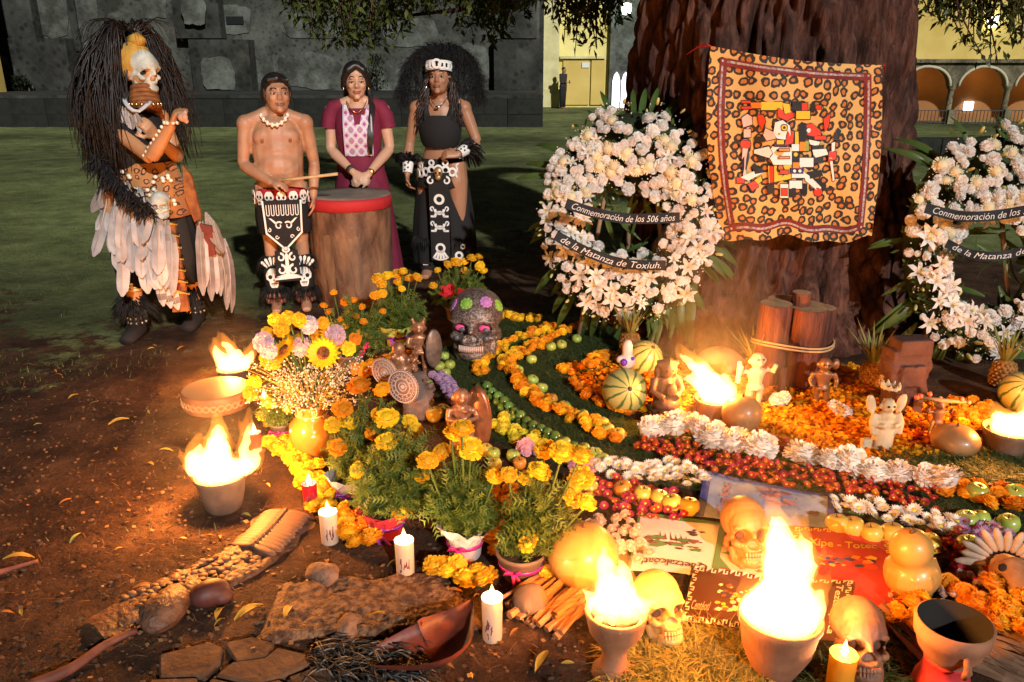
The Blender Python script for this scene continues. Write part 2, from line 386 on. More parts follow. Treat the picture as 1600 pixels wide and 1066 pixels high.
# ---- arcade on the far right
AY = 55.0
ar = thing('arcade_building', 'ochre building over a stone arcade with orange back wall', 'building')
def az(v): return AT(800, v, AY).z
def ax(u): return AT(u, 113, AY).x
zb, zt = az(196), az(95)
mb = MB(); mb.box((ax(1600), AY+.9, (zt+9)/2), (44, 1.0, 9-zt)); mb.build('upper_wall', mYel2, ar, smooth=False)
mb = MB(); mb.box((ax(1600), AY+.35, zt-.02), (44, 1.3, .22)); mb.build('cornice', mArc, ar, smooth=False)
mb = MB(); mb.box((ax(1600), AY+4.5, (zb+zt)/2), (44, .3, zt-zb)); mb.build('back_wall', mOrange, ar, smooth=False)
mb = MB(); mb.box((ax(1600), AY+2.2, zb-.1), (44, 5, .2)); mb.build('arcade_floor', mArc, ar, smooth=False)
sp = 3.72; zs = az(135)
for i in range(-5, 5):
    xc = ax(1495)+i*sp
    mb = MB(); mb.lathe([(.20, 0), (.3, 0), (.3, .35), (.2, .4), (.18, zs-zb-.25), (.3, zs-zb-.12), (.32, zs-zb)], 12, c=(xc, AY+.35, zb)); mb.build('column', mArc, ar)
    # spandrel wall with a round arch cut out
    r = sp/2-.26; top = zt-.14; mb = MB(); n = 14; vs = []; hgt = .78
    for yy in (AY+.05, AY+.65):
        for j in range(n+1):
            a = pi-pi*j/n; vs.append((xc+sp/2+r*cos(a), yy, zs+r*hgt*sin(a)))
        for j in range(n+1):
            a = pi-pi*j/n; vs.append((xc+sp/2+(sp/2)*max(-1, min(1, 1.35*cos(a))), yy, top))
    k = n+1; fs = []
    for j in range(n): fs += [(j, j+1, k+j+1, k+j), (2*k+j, 3*k+j, 3*k+j+1, 2*k+j+1), (j, 2*k+j, 2*k+j+1, j+1)]
    mb.add(vs, fs); mb.box((xc, AY+.35, (zs+top)/2), (.5, .596, top-zs)); mb.build('arch', mArc, ar, smooth=False)
    mb = MB()
    mb2 = MB()
    for j in range(n+1): pass
    mb2.tube([(xc+sp/2+(r-.02)*cos(pi-pi*j/n), AY+.02, zs+(r-.02)*hgt*sin(pi*j/n)) for j in range(n+1)], .1, 6); mb2.build('arch_moulding', M('pale_moulding', (.5, .46, .33), .8), ar)
    mb = MB()
    for j in range(14): mb.box((xc+.3+j*(sp-.6)/13, AY-.1, zb+.48), (.035, .035, .95))
    mb.box((xc+sp/2, AY-.1, zb+.95), (sp-.4, .05, .05)); mb.box((xc+sp/2, AY-.1, zb+.2), (sp-.4, .05, .05)); mb.build('railing', mIron, ar, smooth=False)
    mb = MB(); mb.box((xc, AY-.12, zb+.5), (.42, .3, 1.0)); mb.build('pier', mArc, ar, smooth=False)
mb = MB(); c = AT(1513, 166, AY+4.2); mb.box(c, (.65, .06, .6)); mb.build('lit_window', M('lit_window', (.75, .85, 1.0), .4, emit=6), ar, smooth=False)
for u in (1450, 1545, 1640):
    l = bpy.data.lights.new('arcade_lamp', 'POINT'); l.energy = 70; l.color = (1, .55, .22); l.shadow_soft_size = .12
    lo = bpy.data.objects.new('arcade_lamp', l); COL.objects.link(lo); lo.location = AT(u, 113, AY+2.6)
# wall lamps that show as bright spots through the leaves
for nm, p, lab in (('wall_lamp', AT(979, 14, 35.2), 'white wall lamp shining through the leaves by the trunk'), ('wall_lamp', AT(1551, 34, AY+.2), 'white wall lamp high on the ochre building')):
    t = thing(nm, lab, 'lamp', p, group='wall lamps')
    s_ = p.y/36
    mb = MB(); mb.lathe([(0, -.16), (.10, -.14), (.14, 0), (.11, .13), (0, .15)], 14); o = mb.build('globe', M('lamp_globe', (.9, 1, .85), .3, emit=14), t); o.scale = (1.5*s_,)*3
    mb = MB(); mb.tube([(0, .5*s_, .3*s_), (0, .1, .34*s_), (0, 0, .22*s_)], .03*s_, 6); mb.build('bracket', mIron, t)
# dark shrubs at the foot of the church
for (u, v, w, h, lab) in ((590, 150, .5, 1.3, 'small dark shrub at the church foot behind the women'), (150, 150, .6, .9, 'dark low shrub at the church foot behind the masked dancer'), (36, 152, .5, .5, 'low weed clump on the church terrace far left')):
    p = AT(u, v, 32.5); t = thing('shrub', lab, 'shrub', (p.x, p.y, .88), group='shrubs by the church'); q = MB()
    for k in range(420):
        a = R.uniform(0, 6.28); r_ = w*R.random()**.5; z = h*R.random(); r_ *= (1-.6*z/h); d = V((R.gauss(0, 1), R.gauss(0, 1), R.gauss(.4, .6))).normalized(); s_ = d.cross(V((0, 0, 1))).normalized()*.03; c = V((r_*cos(a), r_*sin(a), z)); q.add([c, c+d*.09+s_, c+d*.18, c+d*.09-s_], [(0, 1, 2, 3)])
    q.build('foliage', leafmat('shrub_leaf', (.02, .03, .012), 0, .2), t, smooth=False); MB().tube([(0, 0, 0), (.03, 0, h*.6)], [.03, .015], 6).build('stem', mStem_, t)
# ---- far man
# ================================================================ THE GREAT TREE
TX, TY = 1.72, 5.62
def barkmat():
    m = bpy.data.materials.new('furrowed_bark'); m.use_nodes = True; N = m.node_tree.nodes; L = m.node_tree.links; b = N['Principled BSDF']
    b.inputs['Roughness'].default_value = .9; b.inputs['Specular IOR Level'].default_value = .2
    tc = N.new('ShaderNodeTexCoord'); mp = N.new('ShaderNodeMapping'); mp.inputs['Scale'].default_value = (6, 6, 1.5); L.new(tc.outputs['Object'], mp.inputs[0])
    n1 = N.new('ShaderNodeTexNoise'); n1.inputs['Scale'].default_value = 2.2; n1.inputs['Detail'].default_value = 10; n1.inputs['Roughness'].default_value = .7; L.new(mp.outputs[0], n1.inputs['Vector'])
    r = N.new('ShaderNodeValToRGB'); e = r.color_ramp.elements; e.new(.5)
    for i, (p, c) in enumerate([(.32, (.012, .007, .0055)), (.48, (.070, .030, .022)), (.66, (.19, .085, .060))]): e[i].position = p; e[i].color = (*c, 1)
    L.new(n1.outputs['Fac'], r.inputs[0]); L.new(r.outputs[0], b.inputs['Base Color'])
    bp = N.new('ShaderNodeBump'); bp.inputs['Strength'].default_value = 1; bp.inputs['Distance'].default_value = .05; L.new(n1.outputs['Fac'], bp.inputs['Height']); L.new(bp.outputs[0], b.inputs['Normal'])
    return m
mBark = barkmat()
def trunk_r(w, z):
    base = .86 + .16*exp(-z/.25)+.10*exp(-z/.9) + .05*sin(w*3+1.0)*exp(-z/.9) + .12*max(0, cos(w*5+.6))*exp(-z/.22)
    base += .10*ss(1.9, 3.4, z)*sin(2*w+.5) - .10*ss(1.2, 3.2, z)
    q = noise.noise(V((cos(w)*2.2, sin(w)*2.2, z*.75+3)))*.13
    fur = abs(noise.noise(V((cos(w)*8.5+.5*noise.noise(V((z*2, w, 0))), sin(w)*8.5, z*1.5))))
    fur2 = abs(noise.noise(V((cos(w)*17, sin(w)*17, z*4.5+7))))
    return base+q+.075*min(1, fur*3.0)+.050*min(1, fur2*2.4)-.065
tree = thing('great_tree', 'massive old tree with dark furrowed bark and hanging leafy boughs', 'tree', (TX, TY, 0))
n, kz = 440, 190; vs = []; fs = []
for i in range(kz+1):
    z = -.05+3.9*(i/kz)**1.25
    for j in range(n):
        w = 2*pi*j/n; r = trunk_r(w, max(0, z)); vs.append((r*cos(w), r*sin(w), z))
for i in range(kz):
    for j in range(n): fs.append((i*n+j, i*n+(j+1) % n, (i+1)*n+(j+1) % n, (i+1)*n+j))
mb = MB().add(vs, fs)
mb.build('trunk', mBark, tree)
mb = MB()
def limb(pts, r0, r1, n=8, k=14):
    P = spline(pts, k); P = [p+V((noise.noise(p*1.3), noise.noise(p*1.3+V((9, 0, 0))), noise.noise(p*1.3+V((0, 9, 0)))))*.08 for p in P]
    mb.tube(P, [r0+(r1-r0)*i/k for i in range(k+1)], n); return P
tips = []
Lb = [[(-.3, .2, 3.4), (-1.6, 1.6, 4.0), (-3.4, 3.2, 3.6), (-4.6, 3.6, 3.0)], [(-.2, 0, 3.5), (-1.0, .8, 3.9), (-1.9, 1.6, 3.3)],
      [(.2, 0, 3.5), (1.4, .6, 3.9), (2.4, .8, 3.3), (3.0, .9, 2.8)], [(0, .3, 3.5), (-.8, 2.6, 4.3), (-2.4, 4.0, 3.9)], [(.3, -.2, 3.4), (1.6, -1.0, 4.4), (2.6, -1.4, 4.6)]]
for q in Lb: limb(q, .24, .05, 10)
mLeaf = leafmat('dark_green_leaf', (.060, .080, .016), .0, .4, .45, col2=(.14, .16, .036), vs=3)
lf = MB()
def leaf(p, d, up, L, W):
    d = d.normalized(); s = d.cross(up).normalized(); nrm = s.cross(d)
    a, b, c = p, p+d*(L*.45)+nrm*(L*.04), p+d*L-nrm*(L*.08)
    lf.add([a, b+s*W, c, b-s*W, b], [(0, 4, 1), (0, 3, 4), (4, 2, 1), (4, 3, 2)])
def spray(u0, u1, v1, Y, nt, nl, L=.10, dens=1.0, depth=.8, tw=.012, vtop=-60):
    """leafy twigs hanging at distance Y between two sight lines down to v1"""
    for _ in range(nt):
        u = R.uniform(u0, u1); y = Y+R.uniform(-depth, depth)
        e = 1-abs((u-(u0+u1)/2)/((u1-u0)/2))**2.2
        vend = vtop + (v1-vtop)*(.35+.65*e)*R.uniform(.45, 1.0)
        bot = AT(u, vend, y) - V((TX, TY, 0)); top = AT(u+R.uniform(-60, 60), vtop-R.uniform(10, 90), y+R.uniform(-.3, .3)) - V((TX, TY, 0))
        mid = (top+bot)/2+V((R.uniform(-.1, .1), R.uniform(-.1, .1), R.uniform(.0, .12)))
        P = spline([top, mid, bot], 7); mb.tube(P, [tw*(1-.1*i) for i in range(8)], 4)
        for k in range(int(nl*R.uniform(.7, 1.2))):
            t = R.random()**.7; i = min(6, int(t*7)); p = P[i].lerp(P[i+1], t*7-i)
            dr = V((R.gauss(0, 1), R.gauss(0, 1), R.gauss(-.7, .6)))
            p = p+V((R.gauss(0, .05), R.gauss(0, .05), R.gauss(0, .03)))
            leaf(p, dr, V((R.gauss(0, .6), R.gauss(0, .6), 1)), L*R.uniform(.65, 1.2), L*R.uniform(.13, .2))
spray(430, 690, 84, 9.2, 95, 36, .12, depth=1.1)
spray(670, 850, 66, 9.0, 60, 34, .12, depth=1.0)
spray(560, 740, 20, 8.4, 16, 26, .12)
spray(845, 985, 88, 7.6, 44, 28, .10, depth=.5)
spray(840, 980, 40, 7.9, 20, 24, .105, depth=.4)
spray(1415, 1510, 48, 6.4, 24, 24, .085, depth=.4)
spray(1470, 1630, 102, 6.4, 44, 28, .085, depth=.4)
spray(1430, 1640, 50, 6.6, 20, 24, .09, depth=.4)
spray(1640, 1800, 70, 6.6, 14, 20, .09, depth=.4)
# a thin bough in view
a = AT(745, -25, 8.6)-V((TX, TY, 0)); b_ = AT(655, 28, 8.8)-V((TX, TY, 0)); c_ = AT(600, 20, 9)-V((TX, TY, 0))
limb([Lb[0][2], a, b_, c_], .05, .012, 6, 10)
mb.build('bough', mBark, tree)
lf.build('crown', mLeaf, tree, smooth=False)
# ================================================================ PEOPLE
mSkinA = M('tan_skin', (.37, .18, .10), .5, col2=(.47, .26, .16), vs=7, sss=.08, spec=.45, bump=.15, bs=60)
mSkinB = M('light_tan_skin', (.52, .30, .195), .48, col2=(.58, .35, .24), vs=9, sss=.08, spec=.4)
mSkinC = M('brown_skin', (.36, .17, .095), .46, col2=(.42, .21, .125), vs=9, sss=.08, spec=.45)
mBlackC = M('black_cloth', (.013, .012, .013), .85, bump=.3, bs=60)
mWhiteF = M('white_felt', (.78, .76, .74), .8, bump=.2, bs=80)
mHair = M('black_hair', (.011, .009, .009), .42, col2=(.022, .017, .016), vs=30, spec=.5)
mHairBr = M('dark_brown_hair', (.020, .012, .010), .45, col2=(.040, .022, .018), vs=30)
mEye = M('eye_white', (.42, .36, .33), .3); mIris = M('iris_dark', (.015, .009, .007), .15)
mLip = M('lip_brown', (.27, .11, .075), .45); mLipR = M('lip_red', (.42, .09, .10), .35)
mRed = M('red_cloth', (.42, .02, .025), .75, bump=.3, bs=60); mGold = M('gold_metal', (.75, .50, .20), .3, metal=1)
mWood = M('pale_stick_wood', (.58, .42, .22), .6, col2=(.45, .30, .15), vs=20)
def headpieces(mb, T):
    """head facing -Y about its own centre, placed by T"""
    q = MB()
    q.ell((0, .012, .022), (.074, .092, .090), 18, 12); q.ell((0, -.022, -.026), (.066, .066, .084), 18, 12)
    q.ell((0, -.030, -.073), (.054, .052, .038)); q.ell((0, -.077, -.098), (.024, .018, .016))
    q.tube([(0, -.083, .016), (0, -.094, -.008), (0, -.106, -.027)], [.009, .010, .0125], 8); q.ell((0, -.096, -.031), (.019, .013, .009))
    q.ell((0, -.079, .026), (.05, .013, .011)); q.ell((0, -.088, -.064), (.024, .010, .013))
    for s in (-1, 1):
        q.ell((s*.036, -.069, -.026), (.022, .018, .020)); q.ell((s*.077, .008, -.008), (.009, .02, .03))
    q.xf(T); mb.add(q.v, q.f)
def face(par, T, lip, brow=mHair, lid=None, gaze=0.0, male=False, mSkin=None):
    for s in (-1, 1):
        q = MB().ell((s*.031, -.0775, .0), (.0145, .0095, .0062)).xf(T); e = q.build('eye', mEye, par)
        q = MB().ell((s*.031, -.0772, .0052), (.0165, .0102, .0058)).xf(T); q.build('upper_lid', mSkin, par)
        q = MB().ell((s*.031+gaze, -.0848, -.0015), (.0062, .004, .0056)).xf(T); q.build('iris', mIris, e)
        q = MB().tube([T @ V((s*(.031+dx), -.0868+abs(dx)*.35, .0045-abs(dx)*.16)) for dx in (-.018, -.009, 0, .009, .018)], [.0016, .0022, .0024, .0022, .0016] if male else [.0016, .003, .0034, .003, .0016], 6); q.build('eyelid', brow if lid is None else lid, par)
        q = MB().tube([T @ V((s*x, -.088+.5*max(0, x-.03), z)) for x, z in (((.012, .024), (.024, .028), (.036, .028), (.05, .023)) if male else ((.012, .027), (.024, .034), (.036, .034), (.049, .026)))], [.0045, .0055, .005, .003] if male else [.0028, .0042, .004, .002], 6); q.build('eyebrow', brow, par)
    q = MB().tube([T @ V((x, -.0985+abs(x)*.42, -.0575+.0015*(1 if abs(x) > .004 else 0)-abs(x)*.10)) for x in (-.026, -.013, -.004, 0, .004, .013, .026)], [.0018, .0042, .0048, .0042, .0048, .0042, .0018], 6)
    q.tube([T @ V((x, -.0975+abs(x)*.42, -.0685+abs(x)*.12)) for x in (-.022, -.011, 0, .011, .022)], [.0016, .0052, .006, .0052, .0016], 6); q.build('lips', lip, par)
def hand(mb, w, d, nrm, curl=.6, s=1.0, side=1):
    """wrist w, direction d to the fingers, palm normal nrm; side picks where the thumb leaves"""
    d = V(d).normalized(); nrm = perp(d, V(nrm)); a = d.cross(nrm)*side; w = V(w)
    mb.tube([w-d*.02*s, w+d*.03*s, w+d*.085*s], [(.024*s, .018*s), (.036*s, .017*s), (.041*s, .015*s)], 10, hint=a)
    for k, (off, L) in enumerate(((-.030, .062), (-.010, .075), (.010, .072), (.029, .058))):
        p = w+d*.078*s+a*off*s; P = [p]; dd = d.copy()
        for j in range(3):
            dd = (dd*cos(curl*.75)+nrm*sin(curl*.75)).normalized(); dn = nrm*cos(curl*.75*(j+1))-d*sin(curl*.75*(j+1))
            p = p+dd*(L*s*(.44, .32, .26)[j]); P.append(p)
        mb.tube(P, [.0095*s, .009*s, .0085*s, .0075*s], 8)
    t0 = w+d*.028*s+a*.03*s
    mb.tube([t0, t0+(a*.7+d*.6+nrm*.2)*.036*s, t0+(a*.55+d*1.3+nrm*(.3+curl*.4))*.05*s], [.013*s, .011*s, .0085*s], 8)
def limbt(mb, P, r, n=10, hint=(1, 0, 0)): mb.tube(P, r, n, hint=hint)
def leg(mb, x, y=0.0, kx=0.0, fs=1.0, toe=0.0, th=1.0):
    mb.tube([(x*.9, y, .92), (x+kx*.3, y-.01, .78), (x+kx, y-.005, .50), (x+kx, y+.012, .36), (x+kx, y+.01, .08)],
            [.092*th, .085*th, .055, .057, .036], 12)
    mb.tube([(x+kx, y+.04, .035), (x+kx, y-.02, .045), (x+kx+toe*.6, y-.10, .03), (x+kx+toe, y-.17, .022)], [(.036, .034), (.04, .045), (.045, .03), (.036, .02)], 10)
def torso(mb, pw=.165, ww=.145, cw=.165, sw=.17, depth=.11, belly=0.0, lean=0.0):
    mb.tube([(0, 0, .82), (0, 0, .92), (0, -belly*.5, 1.03), (0, -.005-lean*.3, 1.15), (0, -lean*.6, 1.27), (0, -lean*.8, 1.345), (0, -lean, 1.385)],
            [(pw*.8, depth*.85), (pw, depth), (ww, depth+belly*.5), (cw, depth*1.06), (sw, depth), (sw*.78, depth*.8), (.07, .065)], 18)
    mb.tube([(0, .005-lean, 1.35), (0, -.005-lean, 1.42), (0, -.015-lean, 1.49)], [.062, .056, .055], 12)
def arm(mb, sh, el, wr, t=1.0):
    sh, el, wr = V(sh), V(el), V(wr)
    mb.ell(sh, (.06*t, .058*t, .06*t)); mb.tube([sh, sh.lerp(el, .35), sh.lerp(el, .7), el], [.052*t, .05*t, .043*t, .038*t], 10)
    mb.tube([el, el.lerp(wr, .25), el.lerp(wr, .65), wr], [.038*t, .042*t, .034*t, .026*t], 10)
def emb_skull(w, h, th=.006):
    """flat felt skull: plate with dark eye, nose and tooth marks a little proud"""
    a, b = w/2, h/2; q = MB()
    q.slab([(-.38*a, -b), (.38*a, -b), (.55*a, -.72*b), (.62*a, -.3*b), (.95*a, -.1*b), (a, .3*b), (.8*a, .72*b), (.4*a, .97*b), (-.4*a, .97*b), (-.8*a, .72*b), (-a, .3*b), (-.95*a, -.1*b), (-.62*a, -.3*b), (-.55*a, -.72*b)], th)
    for s in (-1, 1):
        q.slab([(s*.45*a+.27*a*cos(t), .12*b+.22*b*sin(t)) for t in [i*pi/4 for i in range(8)]], th*1.4, m=1)
    q.slab([(-.12*a, -.28*b), (.12*a, -.28*b), (0, -.02*b)], th*1.4, m=1)
    q.slab([(-.4*a, -.62*b), (.4*a, -.62*b), (.36*a, -.52*b), (-.36*a, -.52*b)], th*1.4, m=1)
    for x in (-.2, 0, .2): q.slab([((x-.03)*a, -.85*b), ((x+.03)*a, -.85*b), ((x+.03)*a, -.6*b), ((x-.03)*a, -.6*b)], th*1.38, m=1)
    return q
FR = rotx(pi/2)          # lays a flat (x, y) outline upright, facing -Y
def strand(mb, P, w, n=4, m=0): mb.tube(P, [w*(1-.75*i/(len(P)-1)) for i in range(len(P))], n, m)
def curlm(cx, cy, r, w, turns=1.1, a0=0.0, sg=1, n=18):
    """outline points of a flat scroll"""
    o, i_ = [], []
    for k in range(n+1):
        t = k/n; rr = r*(1-.62*t); a = a0+sg*2*pi*turns*t
        o.append((cx+(rr+w/2*(1-.4*t))*cos(a), cy+(rr+w/2*(1-.4*t))*sin(a))); i_.append((cx+(rr-w/2*(1-.4*t))*cos(a), cy+(rr-w/2*(1-.4*t))*sin(a)))
    return o, i_
def scroll(q, cx, cy, r, w, th, T, turns=1.1, a0=0.0, sg=1, m=0):
    o, i_ = curlm(cx, cy, r, w, turns, a0, sg); n = len(o)
    vs = [V((*p, th)) for p in o]+[V((*p, th)) for p in i_]+[V((*p, 0)) for p in o]+[V((*p, 0)) for p in i_]
    fs = []
    for k in range(n-1): fs += [(k, k+1, n+k+1, n+k), (k, 2*n+k, 2*n+k+1, k+1), (n+k, n+k+1, 3*n+k+1, 3*n+k)]
    q.add([T @ p for p in vs], fs, m)
def feather_mesh(name, mats, L=.4, W=.05, curve=.06, tip=1.0, bars=0):
    q = MB(); n = 9; vs = []; fs = []; mi = []
    for i in range(n+1):
        t = i/n; w = W*max(.12, min(1.0, .25+2.4*t)*(1-max(0, (t-.72)/.30)**2.2)**.5 if t < .999 else .2)
        y = -curve*t*t
        vs += [V((-w, y+.012*(1-t), -L*t)), V((0, y-.006, -L*t)), V((w, y+.012*(1-t), -L*t))]
    for i in range(n):
        mm = (i % 2) if bars else (1 if i == 0 else 0)
        for k in range(2): fs.append((i*3+k, i*3+k+1, i*3+k+4, i*3+k+3)); mi.append(mm)
    for f, mm in zip(fs, mi): pass
    o = len(q.v); q.v = vs; q.f = fs; q.m = mi
    q.tube([(0, -.009, 0), (0, -curve*.25-.009, -L*.5), (0, -curve*.85-.009, -L*.92)], [.004, .003, .0012], 4, 2)
    return q.mesh(name, mats)

# ---------------------------------------------------------------- bare-chested drummer
B = G(451, 487); P2 = thing('person', 'bare-chested man in skull belt and black apron beating the drum', 'person', (B.x, B.y+.1, 0), radians(14), group='performers by the drum')
P2.scale = (.885, .955, .955)
mb = MB(); torso(mb, .175, .178, .19, .185, .122, belly=.05)
mb.ell((0, -.07, 1.03), (.16, .115, .14)); mb.ell((0, -.06, 1.15), (.14, .085, .1))
for s in (-1, 1): mb.ell((s*.085, -.075, 1.245), (.085, .042, .065)); mb.tube([(s*.05, .01, 1.41), (s*.12, .0, 1.375), (s*.19, 0, 1.35)], [.045, .05, .05], 10)
arm(mb, (-.215, 0, 1.33), (-.26, -.03, 1.06), (-.06, -.22, .955), 1.12); hand(mb, (-.06, -.22, .955), (1, -.35, -.10), (0, .3, -1), .85, side=-1)
arm(mb, (.215, 0, 1.33), (.262, .02, 1.05), (.235, -.10, .83), 1.1); hand(mb, (.235, -.10, .83), (-.1, -.3, -1), (-1, 0, 0), .5, side=-1)
leg(mb, -.115, th=1.05); leg(mb, .115, th=1.05)
TH = tr(.03, -.02, 1.53) @ rotz(radians(12)) @ rotx(radians(-4)) @ Matrix.Scale(1.14, 4) @ Matrix.Scale(1.14, 4, (1, 0, 0))
headpieces(mb, TH); put('body', bake(mb, 'body', mSkinA, .0085, 6), P2)
face(P2, TH, mLip, gaze=.002, male=True, mSkin=mSkinA)
mb = MB(); mb.ell((0, .022, .04), (.083, .094, .087), 18, 12)
for s in (-1, 1): mb.ell((s*.070, .022, .0), (.018, .05, .055)); mb.tube([(s*.074, -.02, .03), (s*.078, -.02, -.02)], [.012, .006], 6)
mb.tube([(-.06, -.055, .075), (0, -.075, .085), (.06, -.055, .075)], [.016, .018, .016], 8); mb.xf(TH); put('hair', bake(mb, 'hair', mHair, .009, 1), P2)
for s in (-1, 1): MB().ell((s*.10, -.1205, 1.225), (.012, .006, .012)).build('nipple', M('areola', (.20, .085, .055), .6), P2)
# necklace of shell skulls
q = MB(); P = [V((.10*sin(a), -.02-.125*cos(a), 1.405-.075*max(0, cos(a))**1.5)) for a in [radians(x) for x in range(-110, 111, 20)]]; q.tube(P, .004, 5)
nk = q.build('necklace', M('cord', (.35, .25, .15), .8), P2); mShell = M('shell', (.72, .62, .48), .4, col2=(.85, .78, .66), vs=40)
for i, p in enumerate(P[1:-1]):
    MB().ell((0, 0, 0), (.013, .010, .017)).build('bead', mShell, nk, p)
    MB().ell((0, 0, 0), (.009, .007, .008)).build('bead', mShell, nk, P[i+1].lerp(P[i+2], .5) if i+2 < len(P) else p)
# waist cloth, belt of skulls, apron
q = MB(); q.lathe([(.185, .90), (.195, .885), (.192, .84), (.186, .825)], 28, sy=.80); q.build('waistband', mRed, P2)
q = MB(); q.lathe([(.19, .845), (.205, .78), (.212, .68), (.205, .58), (.198, .575), (.19, .62), (.185, .84)], 36, sy=.78, wob=lambda w, z: (1+.04*sin(w*9)) if sin(w) > -.55 or abs(cos(w)) > .9 else 1.0)
q.build('hip_cloth', mBlackC, P2)
sk = emb_skull(.072, .098).mesh('skull', [mWhiteF, mBlackC], False)
for i in range(7):
    a = radians(-72+i*24); put('belt_skull', sk, P2, (.212*sin(a), -.165*cos(a)-.014, .845-.006*cos(a)), FR.to_3x3().to_4x4() if False else (pi/2, 0, a))
T = tr(0, -.19, 0) @ FR
q = MB(); q.slab([(-.145, .83), (-.135, .60), (0, .475), (.135, .60), (.145, .83)], .006, T); ap = q.build('apron', mBlackC, P2, smooth=False)
T = tr(0, -.1975, 0) @ FR
q = MB()
for s in (-1, 1):
    q.slab([(s*.145, .83), (s*.135, .60), (s*.122, .605), (s*.132, .83)], .004, T); q.slab([(s*.135, .60), (0, .475), (0, .492), (s*.122, .606)], .004, T)
    scroll(q, s*.035, .655, .028, .012, .004, T, 1.0, pi/2+s*.9, -s); q.slab([(s*.045, .672), (s*.085, .705), (s*.105, .71), (s*.09, .695), (s*.055, .66)], .004, T)
    scroll(q, s*.107, .625, .014, .007, .004, T, 1.0, pi/2, s); scroll(q, s*.055, .575, .014, .007, .004, T, 1.0, 0, s)
for i in range(7):
    x = -.105+i*.035; q.ring(.007, .0125, .004, T @ tr(x, .735, 0), n=8, a0=pi, a1=2*pi); q.slab([(x-.0125, .735), (x-.007, .735), (x-.007, .80), (x-.0125, .80)], .004, T); q.slab([(x+.007, .735), (x+.0125, .735), (x+.0125, .80), (x+.007, .80)], .004, T)
q.ring(.014, .03, .004, T @ tr(0, .482, 0), n=14, sy=.7); q.build('apron_trim', mWhiteF, ap, smooth=False)
q = MB(); T = tr(.0, -.185, 0) @ FR
for s in (-1, 1):
    scroll(q, s*.045, .425, .030, .016, .005, T, .9, pi/2, s); scroll(q, s*.045, .335, .036, .018, .005, T, .9, pi/2, s)
q.slab([(-.016, .28), (.016, .28), (.012, .44), (0, .465), (-.012, .44)], .006, T); q.slab([(-.10, .262), (.10, .272), (.10, .285), (-.10, .276)], .005, T)
q.slab([(-.09, .285), (-.03, .275), (.03, .275), (.09, .29), (.0, .31)], .0055, T)
tail = q.build('apron_tail', mWhiteF, P2, smooth=False)
q = MB(); T = tr(0, -.178, 0) @ FR; q.slab([(-.095, .25), (.095, .25), (.085, .475), (-.085, .475)], .005, T); q.build('tail_backing', mBlackC, tail, smooth=False)
gs = emb_skull(.115, .145).mesh('skull', [mWhiteF, mBlackC], False)
mNut = M('rattle_nut', (.13, .045, .028), .5, col2=(.22, .08, .05), vs=30)
mFur = M('black_plume', (.010, .009, .010), .7)
for s in (-1, 1):
    g = MB().lathe([(.064, .10), (.075, .16), (.078, .28), (.074, .39), (.062, .41)], 16, c=(s*.115, 0, 0)).build('shin_guard', mBlackC, P2)
    put('guard_skull', gs, g, (s*.115, -.083, .255), (pi/2, 0, 0))
    q = MB()
    for i in range(6):
        a = radians(-42+i*17); q.slab([(-.006, .06), (.006, .06), (.011, .115), (0, .125), (-.011, .115)], .004, tr(s*.115, -.088, .255+.035) @ FR @ rotz(-a))
    q.build('crest', mWhiteF, g, smooth=False)
    for zf in (.385, .16):
        q = MB()
        for i in range(110):
            a = R.uniform(0, 2*pi); p = V((s*.115+.075*cos(a), .075*sin(a), zf+R.uniform(-.02, .01))); d = V((cos(a), sin(a), -R.uniform(.3, 1.4)))
            strand(q, [p, p+d*.035, p+d*.06+V((0, 0, -.03))], .0035, 3)
        q.build('plume_fringe', mFur, g)
    for i in range(22):
        a = 2*pi*i/11+.2*(i//11); MB().ell((0, 0, 0), (.017, .015, .022), 8, 6).build('rattle_nut', mNut, g, (s*.115+.068*cos(a), .068*sin(a), .115-.045*(i//11)))
q = MB(); q.tube([(.02, -.25, .975), (.12, -.29, .985), (.42, -.38, 1.02)], [.011, .010, .011], 8); q.build('drumstick_grip', mWood, P2)
P2['label'] = 'bare-chested man in skull belt and black apron beating the drum'

# ---------------------------------------------------------------- woman in wine-red dress
p = AT(564, 280, 6.12); P3 = thing('person', 'woman in wine-red dress with embroidered bodice standing behind the drum', 'person', (p.x, 6.15, 0), radians(8), group='performers by the drum')
mWine = M('wine_cloth', (.155, .010, .035), .8, col2=(.19, .014, .045), vs=14, bump=.3, bs=50)
mb = MB(); torso(mb, .165, .14, .158, .158, .105)
for s in (-1, 1): mb.ell((s*.068, -.082, 1.19), (.066, .052, .062)); mb.tube([(s*.04, .0, 1.40), (s*.10, 0, 1.375), (s*.17, 0, 1.34)], [.038, .042, .045], 10)
arm(mb, (-.185, 0, 1.32), (-.215, -.04, 1.05), (-.045, -.235, .90)); hand(mb, (-.045, -.235, .90), (.75, -.4, -.45), (.2, .6, -.6), .55, side=-1)
arm(mb, (.185, 0, 1.32), (.225, -.04, 1.05), (.06, -.23, .885)); hand(mb, (.06, -.245, .885), (-.8, -.3, -.4), (-.2, .7, -.5), .5, side=1)
leg(mb, -.09); leg(mb, .09)
TH = tr(0, -.02, 1.535) @ rotz(radians(6)) @ rotx(radians(4)) @ Matrix.Scale(1.1, 4)
headpieces(mb, TH); put('body', bake(mb, 'body', mSkinB, .0085, 3), P3); face(P3, TH, mLipR, mSkin=mSkinB)
q = MB(); q.tube([(0, 0, .84), (0, 0, .92), (0, 0, 1.02), (0, -.035, 1.16), (0, -.035, 1.21), (0, 0, 1.29), (0, 0, 1.345)],
                 [(.178, .122), (.178, .122), (.156, .118), (.172, .138), (.172, .132), (.175, .115), (.145, .095)], 24, caps=False)
blouse = q.build('blouse', mWine, P3)
